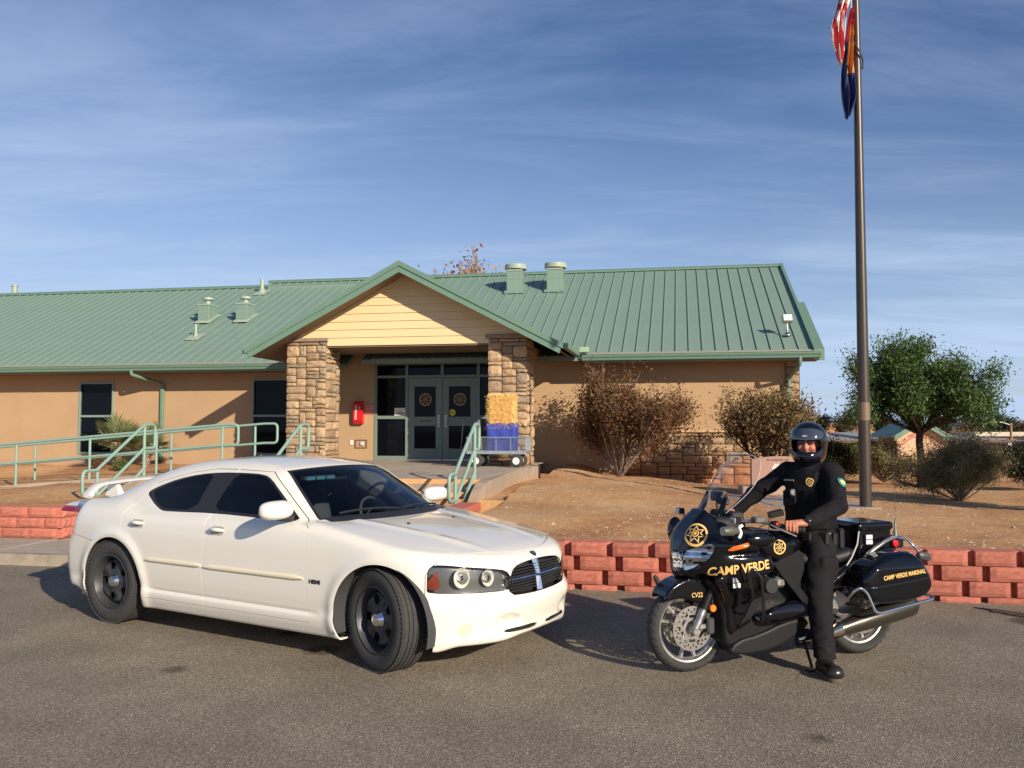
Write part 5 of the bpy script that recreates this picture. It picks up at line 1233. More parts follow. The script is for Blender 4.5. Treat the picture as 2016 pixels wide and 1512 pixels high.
HLM = roundpoly([(-.05, .730), (-.05, .832), (.06, .842), (.13, .872), (.20, .915), (.255, .918), (.245, .85), (.215, .79), (.165, .735), (.08, .716)], 1)
hlm, ccur = cut(ccur, lambda V: np.maximum(polysdf(HLM, np.abs(V[:, 1]), V[:, 2]), -.20-V[:, 0]), .001)
TS = [(-.148, .872), (-.185, .905), (-.312, .936), (-.285, .897), (-.19, .868)]
tsg, ccur = cut(ccur, lambda V: np.maximum(polysdf(TS, V[:, 0], V[:, 2]), .1-np.abs(V[:, 1])), .001)
cowl = panel('front_fairing', *ccur, F_cowl, M_gb, bike, .01, 0, 50)
hlo = panel('headlight', *hlm, F_cowl, M_lens, bike, 0, -.001, 50)
g_ = grad(F_cowl, hlm[0]); g_ /= np.linalg.norm(g_, axis=1)[:, None]
mb = MB(); rgm = random.Random(3); mb.v = [tuple(p-n*(.034+.016*math.sin(abs(p[1])*42+.6)+.006*math.sin(p[2]*60))) for p, n in zip(hlm[0], g_)]; mb.f = hlm[1]; obj('reflector', mb, mat('bike_reflector', (.72, .76, .85), .12, metal=1.0), hlo, smooth=25)
panel('turn_signal', *tsg, F_cowl, mat('amber_lens', (.75, .16, .02), .2, coat=.8), bike, 0, -.002, 50)
# windscreen: clear curved sheet
mb = MB(); nu, nv = 20, 14; vs = []
for j in range(nv+1):
    t = j/nv; hwid = .175+.10*math.sin(min(1, t*1.5)*math.pi/2)-.075*max(0, (t-.55)/.45)**2
    for i in range(nu+1):
        s2 = -1+2*i/nu; y = hwid*s2
        top = 1.528-.05*abs(s2)**3.5; bot = 1.135-.05*s2*s2+.075*max(0, abs(s2)-.55)
        z = bot+(top-bot)*t; x = -.115-.345*((z-1.12)/.41)-.02*math.sin(t*3.14)-.105*s2*s2*(1-.25*t)
        vs.append((x, y, z))
mb.add(vs, [(j*(nu+1)+i, j*(nu+1)+i+1, (j+1)*(nu+1)+i+1, (j+1)*(nu+1)+i) for j in range(nv) for i in range(nu)])
M_wscr = glass_mat('clear_screen', (.86, .88, .90), .05); wsb_ = obj('windscreen', mb, M_wscr, bike, smooth=80)
edge = [vs[j*(nu+1)] for j in range(nv+1)]+[vs[nv*(nu+1)+i] for i in range(1, nu+1)]+[vs[j*(nu+1)+nu] for j in range(nv-1, -1, -1)]
mb = MB(); mb.tube(edge, .0028, 5); obj('screen_edge', mb, mat('screen_edge', (.45, .46, .48), .2), wsb_, smooth=60)
for y in (-.12, .12):
    mb = MB(); mb.tube([(-.16, y, 1.09), (-.20, y, 1.16), (-.235, y, 1.25)], [.014, .020, .010], 8); xform(mb, Matrix.Translation((-.03, 0, 0))); obj('screen_arm', mb, M_sb, bike, smooth=50)
make(lambda P: smin(rbox(P, (-.27, 0, 1.03), (.14, .16, .05), .04), rbox(P, (-.34, 0, 1.09), (.05, .15, .03), .02), .03), (-.5, -.25, .9), (-.05, .25, 1.2), .014, 'instrument_cover', M_mb, bike)
mb = MB(); mb.box((-.36, -.17, 1.18), (-.31, -.05, 1.25), .01); mb.tube([(-.335, -.11, 1.08), (-.335, -.11, 1.19)], .01); mb.box((-.34, -.04, 1.16), (-.29, .05, 1.21), .01); obj('dash_unit', mb, M_grey, bike)
# lower bodywork
def psolid(poly, hw, k=.03, yc=0.0, pin=0.0):
    P2 = roundpoly(poly, 1)
    def F(P): return smax(polysdf(P2, P[:, 0], P[:, 2])+pin, np.sqrt((P[:, 1]-yc)**2+1e-6)-hw, k)
    return F
INNER = [(-.034, .679), (-.154, .543), (-.19, .411), (-.197, .159), (-.383, .13), (-.671, .125), (-.731, .185), (-.897, .278), (-.902, .507), (-.86, .64), (-.578, .70), (-.3, .70)]
make(psolid(INNER, .175, .04), (-.95, -.22, .08), (0, .22, .75), .015, 'engine_fairing', M_sb, bike)
def F_side(P):
    x, y, z = P.T; a = np.abs(y); po = roundpoly([(-.05, .69), (-.17, .56), (-.215, .42), (-.215, .30), (-.26, .26), (-.40, .44), (-.45, .60), (-.50, .70), (-.3, .72)], 1)
    return smax(polysdf(po, x, z), a-(.20+.07*sstep(.45, .7, z)), .03)
make(F_side, (-.55, -.32, .22), (0, .32, .76), .013, 'side_fairing', M_gb, bike)
COVER = [(-.40, .365), (-.47, .425), (-.56, .462), (-.70, .487), (-.82, .478), (-.858, .445), (-.84, .38), (-.70, .345), (-.52, .335)]
def F_cov(P): x, y, z = P.T; a = np.abs(y); return smax(polysdf(roundpoly(COVER, 2), x, z), a-(.285-.9*np.abs(z-.41)**1.5-.10*sstep(-.5, -.38, x)), .035)
make(F_cov, (-.9, -.32, .3), (-.35, .32, .53), .011, 'engine_cover', M_gb, bike)
BELLY = [(-.20, .145), (-.277, .235), (-.476, .265), (-.669, .330), (-.866, .355), (-.906, .291), (-.732, .198), (-.592, .143), (-.383, .125)]
make(psolid(BELLY, .205, .02), (-.95, -.24, .09), (-.15, .24, .4), .012, 'belly_pan', mat('belly_grey', (.010, .010, .011), .5, spec=.3), bike)
TANK = [(-.40, .96), (-.52, .985), (-.633, .982), (-.80, .962), (-.905, .905), (-.90, .84), (-.80, .77), (-.68, .72), (-.54, .78), (-.44, .86)]
def F_tank(P): x, y, z = P.T; a = np.sqrt(y*y+1e-6); return smax(polysdf(roundpoly(TANK, 2), x, z), a-(.225-.07*sstep(.88, 1.0, z)-.07*sstep(-.72, -.92, x)), .07)
make(F_tank, (-.96, -.28, .68), (-.34, .28, 1.03), .012, 'tank', M_gb, bike)
mb = MB(); 
for s_ in (-1, 1): mb = MB(); mb.prism([(-.538, .765), (-.60, .775), (-.70, .66), (-.85, .487), (-.835, .452), (-.785, .478), (-.66, .62)], s_*.235, s_*.275, 'y'); obj('frame_cover', mb, M_sb, bike, fix=True)
for s_ in (-1, 1): mb = MB(); mb.prism([(-.62, .775), (-.70, .80), (-.80, .84), (-.84, .80), (-.84, .70), (-.80, .60), (-.76, .60)], s_*.18, s_*.225, 'y'); obj('knee_panel', mb, M_sb, bike, fix=True)
SEAT = [(-.83, .93), (-.86, .83), (-.95, .785), (-1.10, .78), (-1.24, .80), (-1.37, .83), (-1.39, .74), (-1.1, .68), (-.85, .70)]
make(psolid(SEAT, .165, .06), (-1.45, -.22, .6), (-.78, .22, .98), .014, 'saddle', mat('saddle_vinyl', (.016, .016, .017), .5, bump=(120, .2, .002)), bike)
TAIL = [(-.98, .60), (-1.088, .625), (-1.157, .665), (-1.28, .724), (-1.42, .765), (-1.581, .823), (-1.745, .83), (-1.77, .78), (-1.60, .70), (-1.38, .593), (-1.258, .546), (-1.053, .531), (-.97, .55)]
def F_tail(P): x, y, z = P.T; a = np.sqrt(y*y+1e-6); return smax(polysdf(roundpoly(TAIL, 1), x, z), a-(.235-.06*sstep(-1.45, -1.75, x)-.05*sstep(-1.1, -.98, x)), .05)
make(F_tail, (-1.82, -.28, .48), (-.92, .28, .87), .013, 'tail_fairing', M_gb, bike)
mb = MB(); mb.prism(roundpoly([(-1.03, .625), (-1.09, .675), (-1.16, .70), (-1.17, .685), (-1.08, .625)], 1), .20, .236, 'y'); obj('passenger_pad', mb, M_sb, bike, fix=True)
# saddlebags
BAG = [(-1.184, .594), (-1.194, .659), (-1.264, .733), (-1.387, .796), (-1.53, .816), (-1.653, .81), (-1.702, .774), (-1.742, .707), (-1.791, .639), (-1.811, .583), (-1.797, .529), (-1.733, .485), (-1.626, .462), (-1.366, .445), (-1.24, .477), (-1.199, .526)]
BAGr = roundpoly(BAG, 2)
def F_bag(P):
    x, y, z = P.T; a = np.abs(y)-.335; sd = polysdf(BAGr, x, z)
    w_ = .135-.055*sstep(.70, .83, z)-.02*sstep(-1.30, -1.18, x)
    seam_ = np.abs(z-(.588-(x+1.27)*.085)); 
    return smax(sd, np.abs(a+.0)-w_, .05)+.006*np.exp(-(seam_/.006)**2)+.004*sstep(.004, -.03, z-(.588-(x+1.27)*.085))
for s_ in (-1, 1):
    b_ = make(lambda P: np.maximum(F_bag(P), -s_*P[:, 1]), (-1.85, -.52 if s_ < 0 else .15, .42), (-1.14, -.15 if s_ < 0 else .52, .85), .0085, 'saddlebag', M_gb, bike)
    if s_ > 0:
        mb = text_mb('CAMP VERDE MARSHAL', .043, .0011, .78, spacing=1.05); wd = max(v[0] for v in mb.v)-min(v[0] for v in mb.v)
        xform(mb, Matrix.Scale(.385/wd, 4, (1, 0, 0))); xform(mb, frame_m((-1.525, .47, .660), (-1, 0, .09), (0, 0, 1))); project_y(mb, F_bag, .003); obj('lettering', mb, M_ltr, b_)
        mb = MB(); mb.box((-1.68, .35, .786), (-1.635, .38, .80)); on_surface(mb, F_bag, .004); obj('reflector_tab', mb, M_white, b_)
# radio box behind the saddle
def F_rbx(P): return np.minimum(rbox(P, (-1.545, 0, .835), (.155, .165, .125), .02), rbox(P, (-1.545, 0, .975), (.170, .182, .032), .025))
rb_ = make(F_rbx, (-1.78, -.24, .68), (-1.32, .24, 1.05), .011, 'radio_box', M_gb, bike)
mb = MB(); mb.tube([(-1.385, .172, .945), (-1.36, .180, .85), (-1.30, .19, .76), (-1.24, .20, .70)], .006, 6); obj('cable', mb, mat('pale_cable', (.6, .58, .55), .4), bike, smooth=60)
mb = MB(); mb.box((-1.73, .02, .93), (-1.70, .10, .99), .008); obj('latch', mb, M_chrome, rb_)
def led_block(x, y, z, M_=None, nm='led_light'):
    mb = MB(); mb.box((x-.033, y-.012, z-.038), (x+.033, y, z+.038), .004); o = obj(nm, mb, M_grey, bike)
    for zz_ in (-.019, .019):
        mb = MB(); mb.box((x-.030, y, z+zz_-.016), (x+.030, y+.006, z+zz_+.016), .003); l_ = obj('lens', mb, mat('led_lens', (.80, .79, .74), .2, bump=(150, 1, .004)) if 'led_lens' not in bpy.data.materials else bpy.data.materials['led_lens'], o)
    return o
led_block(-.225, .285, .650); led_block(-1.472, .180, .880)
# wheels
def bike_wheel(x, R, wd, rr, discs, nm_rear=False):
    w0 = bpy.data.objects.new('wheel', None); C.objects.link(w0); w0.parent = bike; w0.matrix_local = Matrix.Translation((x, 0, R)) @ Matrix.Rotation(R_(-90), 4, 'X'); w0.empty_display_size = .1   # local z = bike's left
    mb = MB(); h = wd/2; n = 14; prof = [(rr, -h*.55)]
    for k in range(n+1):
        a = -math.pi/2+math.pi*k/n; prof.append((R-.055+.055*math.cos(a)-(.0 if abs(k-n/2) > .6 else .002), h*math.sin(a)))
    prof += [(rr, h*.55), (rr, -h*.55)]; mb.lathe(prof, 72); obj('tyre', mb, M_rub, w0, smooth=50)
    mb = MB(); rg = random.Random(8)
    for k in range(34):
        for s2 in (-1, 1):
            a0 = 2*math.pi*(k+.5*(s2 > 0))/34; pts = []
            for j in range(6):
                t = j/5; ang = math.pi*.5*(.12+.66*t)*s2; a = a0+.13*t+.02*t*t; r = R-.055+.0555*math.cos(ang); pts.append((r*math.cos(a), r*math.sin(a), h*math.sin(ang)))
            mb.tube(pts, [.0015, .0026, .003, .003, .0024, .001], 4)
    obj('tread_grooves', mb, M_mb, w0)
    mb = MB(); mb.lathe([(rr+.006, h*.56), (rr+.004, h*.62), (rr-.010, h*.58), (rr-.016, h*.35), (rr-.024, h*.25), (rr-.024, -h*.25), (rr-.016, -h*.35), (rr-.010, -h*.58), (rr+.004, -h*.62), (rr+.006, -h*.56)], 64); obj('rim', mb, M_alu, w0, smooth=40)
    mb = MB()
    for k in range(3):
        for q in (-.26, .26):
            a = R_(90)+2*math.pi*k/3+q; p0 = Vector((.05*math.cos(a-q*.5), .05*math.sin(a-q*.5), 0)); p1 = Vector(((rr-.02)*math.cos(a), (rr-.02)*math.sin(a), 0)); mb.tube([p0, p0*.4+p1*.6, p1], [.022, .015, .018], 6)
    mb.lathe([(0, h*.6), (.045, h*.6), (.05, h*.4), (.05, -h*.4), (.045, -h*.6), (0, -h*.6)], 24); obj('spokes', mb, M_alu, w0, smooth=50)
    for zc_ in discs:
        ro, ri = (.155, .095); mb = MB(); n = 72; V_ = []; F_ = []
        rads = [.055, .075, ri, ri+.014, ri+.030, ri+.046, ro]
        for zz_ in (-.0025, .0025):
            for r in rads: V_ += [(r*math.cos(2*math.pi*k/n), r*math.sin(2*math.pi*k/n), zc_+zz_) for k in range(n)]
        m_ = len(rads)
        for i in range(m_-1):
            for k in range(n):
                if (i == 1 and k % 12 in (2, 3, 4, 5, 6, 7, 8)) or (i == 2 and k % 12 in (10, 11, 0)) or (i == 4 and k % 4 == 0) or (i == 3 and k % 4 == 2): continue
                for b2 in (0, 1):
                    q = ((b2*m_+i)*n+k, (b2*m_+i)*n+(k+1) % n, (b2*m_+i+1)*n+(k+1) % n, (b2*m_+i+1)*n+k); F_.append(q if b2 else q[::-1])
        mb.add(V_, F_); obj('brake_disc', mb, mat('disc_steel', (.55, .52, .48), .35, metal=1.0) if 'disc_steel' not in bpy.data.materials else bpy.data.materials['disc_steel'], w0)
    return w0
bike_wheel(0, .312, .122, .240, (-.072, .072)); bike_wheel(-1.49, .318, .170, .232, (.088,))
# fork, fender, calipers
for s_ in (-1, 1):
    mb = MB(); mb.tube([(.012, s_*.105, .285), (-.02, s_*.105, .34), (-.075, s_*.105, .452)], [.024, .027, .027], 16); mb.lathe([(0, .012), (.022, .012), (.026, .004), (.026, -.03)], 16, Matrix.Translation((0, s_*.118, .30)) @ Matrix.Rotation(R_(-90*s_), 4, 'X')); obj('fork_leg', mb, M_alu, bike, smooth=50)
    mb = MB(); mb.tube([(-.072, s_*.105, .446), (-.16, s_*.105, .63), (-.24, s_*.105, .82)], .033, 14); obj('fork_sleeve', mb, M_sb, bike, smooth=50)
    mb = MB(); mb.box((-.155, s_*.088, .27), (-.095, s_*.125, .385), .012); mb.box((-.12, s_*.09, .38), (-.085, s_*.115, .42), .006); mb.tube([(-.12, s_*.10, .40), (-.15, s_*.10, .46), (-.14, s_*.12, .55)], .005, 6); obj('brake_caliper', mb, M_grey, bike, smooth=40)
    mb = MB(); mb.box((-.09, s_*.098, .31), (-.03, s_*.112, .345), .005); xform(mb, Matrix()); obj('caliper_bracket', mb, M_alu, bike)
    mb = MB(); mb.lathe([(0, .008), (.022, .006), (.026, 0), (.026, -.012), (0, -.012)], 20, Matrix.Translation((-.128, s_*.142, .455)) @ Matrix.Rotation(R_(-90*s_), 4, 'X')); obj('side_reflector', mb, mat('orange_reflector', (.85, .20, .02), .25, coat=.6) if 'orange_reflector' not in bpy.data.materials else bpy.data.materials['orange_reflector'], bike, smooth=40)
def F_fend(P):
    x, y, z = P.T; r = np.hypot(x, z-.312); a = np.sqrt(y*y+1e-6); 
    shell = smax(smax(r-(.350-.25*a*a/.06*.06), a-(.098), .035), .326-.9*np.clip(a-.06, 0, 1)*0-r+(.10*sstep(.05, .1, a)), .006)
    ang = np.arctan2(z-.312, x); lo_ = R_(38); 
    side = smax(polysdf(roundpoly([(.235, .53), (.20, .60), (.10, .655), (.0, .672), (-.085, .645), (-.130, .585), (-.115, .455), (-.085, .46), (0, .505), (.12, .535), (.21, .515)], 1), x, z), a-.105, .02)
    inner_ = smax(r-.322, a-.082, .01)
    return smax(side, -inner_, .006)
fn = make(F_fend, (-.18, -.14, .42), (.27, .14, .70), .0085, 'front_fender', M_gb, bike)
mb = text_mb('CV22', .046, .0003, .85); xform(mb, frame_m((-.022, .12, .548), (-1, 0, .0), (0, 0, 1))); project_y(mb, F_fend, .003); obj('lettering', mb, M_ltr, fn)
mb = MB(); mb.tube([(.165, -.10, .60), (.185, -.10, .64), (.20, -.10, .66)], [.02, .02, .012], 8); mb.tube([(.15, -.08, .60), (.0, -.10, .68)], .005, 5); obj('horn', mb, M_mb, bike, smooth=50)
# lettering and badges on the fairing
mb = text_mb('CAMP VERDE', .086, .0022, .80); wd = max(v[0] for v in mb.v)-min(v[0] for v in mb.v); xform(mb, Matrix.Scale(.43/wd, 4, (1, 0, 0))); xform(mb, frame_m((-.255, .36, .745), (-1, 0, .11), (0, 0, 1))); project_y(mb, F_cowl, .003); obj('lettering', mb, M_ltr, cowl)
def badge_on(F, c, nrm, R, nm, par):
    n_ = Vector(nrm).normalized(); ux = Vector((0, 0, 1)).cross(n_).normalized(); mb = star_badge(R); mb2 = MB(); 
    n = 32; mb2.add([(R*1.0*math.cos(2*math.pi*k/n), R*math.sin(2*math.pi*k/n), 0) for k in range(n)]+[(0, 0, 0)], [(k, (k+1) % n, n) for k in range(n)])
    M = frame_m(c, ux, n_.cross(ux)); xform(mb, M); on_surface(mb, F, .0035); return obj(nm, mb, M_ltr, par)
badge_on(F_cowl, (-.01, .13, .965), (.72, .55, .42), .078, 'badge', cowl)
badge_on(F_tank, (-.63, .22, .868), (.1, 1, .25), .052, 'badge', bike)
# mirrors, lamps and boxes round the bars
make(lambda P: ellipsoid(P, (-.115, -.34, .945), (.06, .055, .105)), (-.2, -.42, .82), (-.03, -.26, 1.07), .012, 'mirror', M_gb, bike)
make(lambda P: smin(ellipsoid(P, (-.40, .33, .945), (.115, .035, .050)), capsule(P, (-.3, .28, .92), (-.38, .33, .94), .02, .02), .03), (-.55, .24, .86), (-.22, .40, 1.02), .01, 'mirror', M_gb, bike)
def lampbox(x, y, z, nm='strobe_light'):
    mb = MB(); mb.box((x-.03, y-.032, z-.022), (x+.012, y+.032, z+.022), .006); o = obj(nm, mb, M_sb, bike); mb = MB(); mb.box((x+.012, y-.029, z-.019), (x+.026, y+.029, z+.019), .004); obj('lens', mb, bpy.data.materials['led_lens'] if False else mat('strobe_lens', (.45, .47, .50), .12, metal=.5) if 'strobe_lens' not in bpy.data.materials else bpy.data.materials['strobe_lens'], o); return o
lampbox(-.205, .31, 1.083); lampbox(-.165, -.36, 1.090)
mb = MB(); mb.tube([(-.20, -.36, 1.07), (-.21, -.36, 1.04), (-.24, -.30, 1.02)], .009, 8); mb.tube([(-.22, .31, 1.07), (-.24, .30, 1.03), (-.26, .29, .985)], .009, 8); obj('lamp_bracket', mb, M_alu, bike, smooth=50)
mb = MB(); mb.lathe([(0, .05), (.030, .05), (.033, .044), (.033, -.03), (.026, -.04), (.02, -.075), (.008, -.08), (0, -.08)], 24, Matrix.Translation((-.115, .36, 1.017)) @ Matrix.Rotation(R_(90), 4, 'Y')); sp2 = obj('spotlight', mb, mat('olive_grey', (.085, .085, .065), .45), bike, smooth=35)
mb = MB(); mb.lathe([(0, .051), (.028, .051)], 24, Matrix.Translation((-.115, .36, 1.017)) @ Matrix.Rotation(R_(90), 4, 'Y')); obj('lens', mb, mat('spot_lens', (.26, .27, .20), .1), sp2)
mb = MB(); mb.tube(rpath([(-.20, .355, .965), (-.225, .35, 1.0), (-.20, .35, 1.035), (-.235, .345, 1.05)], .02), .012, 8); obj('lamp_clamp', mb, mat('white_clamp', (.72, .71, .68), .35), bike, smooth=50)
for s_ in (-1, 1):
    mb = MB(); mb.tube(rpath([(-.33, s_*.10, 1.035), (-.34, s_*.2, 1.06), (-.44, s_*.27, 1.062), (-.545, s_*.36, 1.035)], .04), .013, 10); obj('handlebar', mb, M_alu, bike, smooth=60)
    mb = MB(); mb.tube([(-.535, s_*.352, 1.037), (-.66, s_*.442, 1.012)], .017, 12); mb.tube([(-.66, s_*.442, 1.012), (-.675, s_*.453, 1.009)], .021, 12); obj('grip', mb, M_mb, bike, smooth=50)
    mb = MB(); mb.tube([(-.47, s_*.345, 1.045), (-.50, s_*.40, 1.02), (-.545, s_*.445, .995), (-.585, s_*.468, .975)], [.008, .007, .006, .006], 8); mb.lathe([(0, .009), (.009, 0), (0, -.009)], 8, Matrix.Translation((-.585, s_*.468, .974))); obj('lever', mb, M_alu, bike, smooth=50)
    mb = MB(); mb.box((-.53, s_*.315, 1.015), (-.475, s_*.375, 1.07), .012); so = obj('switch_housing', mb, M_sb, bike)
    if s_ > 0:
        mb = MB(); mb.box((-.512, .372, 1.045), (-.49, .380, 1.062), .002); obj('button', mb, mat('red_button', (.8, .03, .02), .4), so)
        mb = MB(); mb.box((-.455, .24, 1.055), (-.375, .31, 1.095), .008); obj('fluid_reservoir', mb, mat('grey_box', (.13, .14, .13), .4), bike)
        mb = MB(); mb.box((-.05, -.035, -.02), (.05, .035, .022), .004); xform(mb, Tm((-.545, .30, 1.115), (0, R_(14), R_(-20)))); obj('switch_box', mb, M_sb, bike)
        mb = MB(); mb.tube([(-.47, .33, 1.04), (-.43, .36, 1.0), (-.36, .30, .99), (-.30, .22, 1.0)], .004, 5); mb.tube([(-.50, .30, 1.10), (-.45, .34, 1.06), (-.38, .32, 1.02), (-.33, .2, 1.02)], .0035, 5); obj('cable', mb, M_mb, bike, smooth=50)
# crash bars, exhausts, guards
for s_ in (-1, 1):
    mb = MB(); mb.tube(rpath([(-.30, s_*.25, .50), (-.285, s_*.40, .56), (-.240, s_*.415, .735), (-.262, s_*.43, .765), (-.318, s_*.445, .70), (-.335, s_*.44, .45), (-.36, s_*.37, .392), (-.42, s_*.24, .385)], .03), .0115, 10); obj('crash_bar', mb, mat('black_chrome', (.12, .12, .125), .15, metal=1.0) if 'black_chrome' not in bpy.data.materials else bpy.data.materials['black_chrome'], bike, smooth=60)
    mb = MB(); mb.tube(rpath([(-1.11, s_*.36, .505), (-1.125, s_*.41, .56), (-1.165, s_*.425, .585), (-1.215, s_*.435, .545), (-1.262, s_*.455, .415), (-1.30, s_*.462, .400), (-1.775, s_*.475, .470), (-1.80, s_*.45, .482), (-1.765, s_*.40, .492)], .03), .0115, 10); obj('bag_guard', mb, M_chrome, bike, smooth=60)
    def F_muf(P): 
        q = P.copy(); q[:, 1] -= s_*.285; a = np.array((-1.10, 0, .268)); b2 = np.array((-1.73, 0, .392)); ab = b2-a; t = np.clip(((q-a)@ab)/(ab@ab), 0, 1); d = q-(a+t[:, None]*ab); rr = .052+.030*np.sin(np.clip(t*1.15, 0, 1)*math.pi/2)
        return np.sqrt((d[:, 1]/.92)**2+d[:, 0]**2+d[:, 2]**2)-rr
    mf = make(F_muf, (-1.9, s_*.285-.12, .15), (-.98, s_*.285+.12, .52), .012, 'silencer', mat('exhaust_steel', (.16, .145, .12), .22, metal=.9) if 'exhaust_steel' not in bpy.data.materials else bpy.data.materials['exhaust_steel'], bike)
    mb = MB(); mb.tube([(-.80, s_*.20, .20), (-.93, s_*.255, .222), (-1.04, s_*.28, .25), (-1.10, s_*.285, .27)], [.022, .024, .034, .052], 16); obj('exhaust_pipe', mb, mat('warm_chrome', (.78, .66, .48), .10, metal=1.0) if 'warm_chrome' not in bpy.data.materials else bpy.data.materials['warm_chrome'], bike, smooth=60)
    mb = MB(); mb.lathe([(0, .06), (.05, .06), (.056, .05), (.056, -.03), (0, -.03)], 24, Matrix.Translation((-.50, s_*.25, .615)) @ Matrix.Rotation(R_(-90*s_), 4, 'X')); obj('siren_speaker', mb, M_mb, bike, smooth=35)
    mb = MB(); mb.box((-.66, s_*.19, .585), (-.565, s_*.26, .665), .02); obj('cylinder_head', mb, M_alu, bike, smooth=40)
    mb = MB(); mb.prism([(-.97, .345), (-1.03, .47), (-1.10, .485), (-1.145, .53), (-1.20, .50), (-1.26, .45), (-1.16, .405), (-1.10, .335), (-1.03, .33)], s_*.17, s_*.205, 'y'); mb.prism([(-1.10, .44), (-1.52, .345), (-1.52, .29), (-1.08, .36)], s_*.11, s_*.15, 'y'); obj('foot_peg_bracket', mb, M_alu, bike, fix=True)
    mb = MB(); mb.tube([(-1.10, s_*.20, .35), (-1.10, s_*.29, .345)], .012, 8); mb.box((-1.13, s_*.20, .36), (-1.07, s_*.235, .40), .008); obj('foot_peg', mb, M_mb, bike, smooth=50)
    mb = MB(); mb.tube(rpath([(-1.40, s_*.20, .745), (-1.44, s_*.235, .80), (-1.60, s_*.215, .872), (-1.755, s_*.13, .878)], .05), [.018]*4+[.016]*10 if False else .015, 8); obj('grab_rail', mb, M_alu, bike, smooth=60)
mb = MB(); mb.box((-.95, .13, .13), (-.80, .19, .26), .03); obj('gear_case', mb, M_mb, bike, smooth=50)
mb = MB(); mb.tube([(-.86, .17, .22), (-.845, .24, .12), (-.83, .305, .025)], .011, 8); mb.box((-.87, .28, .0), (-.79, .335, .012), .004); obj('kickstand', mb, M_sb, bike, smooth=50)
mb = MB(); mb.lathe([(0, .01), (.025, .01), (.03, 0), (.03, -.02)], 16, Matrix.Translation((-1.02, .20, .50)) @ Matrix.Rotation(R_(-90), 4, 'X')); obj('preload_knob', mb, M_grey, bike, smooth=50)
mb = MB(); mb.box((-1.83, -.13, .868), (-1.73, .13, .884), .004); mb.tube([(-1.79, .12, .877), (-1.86, .16, .86), (-1.905, .19, .80), (-1.935, .20, .752)], .010, 8); mb.tube([(-1.79, -.12, .877), (-1.86, -.16, .86), (-1.905, -.19, .80), (-1.935, -.20, .752)], .010, 8); obj('rear_rack', mb, M_chrome, bike, smooth=50)
mb = MB(); mb.tube([(-1.80, .10, .884), (-1.80, .10, .93)], .016, 10); mb.tube([(-1.80, .10, .93), (-1.80, .10, 1.0)], .009, 8); an = obj('antenna', mb, M_alu, bike, smooth=50)
mb = MB(); mb.tube([(-1.80, .10, 1.0), (-1.80, .10, 1.56)], .0018, 5); obj('whip', mb, M_grey, an, smooth=50)
for s_ in (-1, 1): mb = MB(); mb.lathe([(0, .055), (.028, .055), (.034, .045), (.034, -.03), (.026, -.05), (.01, -.06), (0, -.06)], 8, Matrix.Translation((-1.965, s_*.205, .735)) @ Matrix.Rotation(R_(-100), 4, 'Y')); obj('rear_warning_lamp', mb, mat('smoked_grey', (.06, .062, .06), .4) if 'smoked_grey' not in bpy.data.materials else bpy.data.materials['smoked_grey'], bike, smooth=30)
mb = MB(); mb.box((-1.76, .135, .81), (-1.70, .17, .865), .01); mb.box((-1.84, .08, .80), (-1.76, .15, .865), .012); tlh = obj('tail_lamp_housing', mb, M_sb, bike)
mb = MB(); mb.lathe([(0, .008), (.024, .005), (.027, -.004), (0, -.004)], 20, Matrix.Translation((-1.728, .176, .84)) @ Matrix.Rotation(R_(-90), 4, 'X')); obj('reflector', mb, mat('red_lens', (.75, .01, .015), .2, coat=.6), tlh, smooth=50)

# ================================================================== RIDER
RB = Vector((-.85, .42, 0))
rider = thing('person', 'person in black uniform and dark open helmet astride the motorcycle, left foot on the ground', 'person', MO+Matrix.Rotation(MA, 3, 'Z') @ RB, MA)
class off_:
    pass
def robj(nm, mb, m, par=rider, smooth=45, fix=False):
    if par is rider: mb.v = [(v[0]-RB.x, v[1]-RB.y, v[2]-RB.z) for v in mb.v]
    else: mb.v = [(v[0]-RB.x, v[1]-RB.y, v[2]-RB.z) for v in mb.v]
    return obj(nm, mb, m, par, smooth=smooth, fix=fix)
sv = np.array((-.40, .917, 0.)); fv = np.array((.917, .40, 0.)); RT = np.stack([fv, sv, np.array((0, 0, 1.))], 1)
HIPc = np.array((-1.09, 0, .90))
def F_torso(P):
    a = ellipsoid(P, (-1.09, .0, 1.00), (.125, .170, .19), RT); b = ellipsoid(P, (-1.085, .0, 1.22), (.135, .195, .20), RT)
    c = capsule(P, (-1.085+.16*.40, -.16*.917, 1.378), (-1.085-.16*.40, .16*.917, 1.378), .076, .076)
    d = ellipsoid(P, (-1.09, 0, .90), (.135, .172, .13), RT); e = capsule(P, (-1.09, 0, 1.37), (-1.075, 0, 1.485), .10, .068)
    return smin(smin(smin(smin(a, b, .08), c, .05), d, .08), e, .04)
SH = {1: (-1.158, .178, 1.378), -1: (-1.015, -.178, 1.378)}; EL = {1: (-1.00, .41, 1.165), -1: (-.835, -.35, 1.20)}; WR_ = {1: (-.715, .425, 1.060), -1: (-.700, -.405, 1.065)}
HP = {1: (-1.08, .095, .86), -1: (-1.08, -.095, .86)}; KN = {1: (-.93, .27, .50), -1: (-.93, -.27, .50)}; AN = {1: (-.855, .415, .10), -1: (-.855, -.415, .10)}
def wr(P, s): x, y, z = P.T; return s*(np.sin(z*70+x*25+3*np.sin(y*22))*np.sin(x*38+y*31+2*np.sin(z*19))+.6*np.sin(z*33+y*44))
def F_shirt(P):
    f = F_torso(P)
    for k in (1, -1): f = smin(f, smin(capsule(P, SH[k], EL[k], .074, .062), capsule(P, EL[k], WR_[k], .062, .045), .02), .04)
    return f+wr(P, .0035)
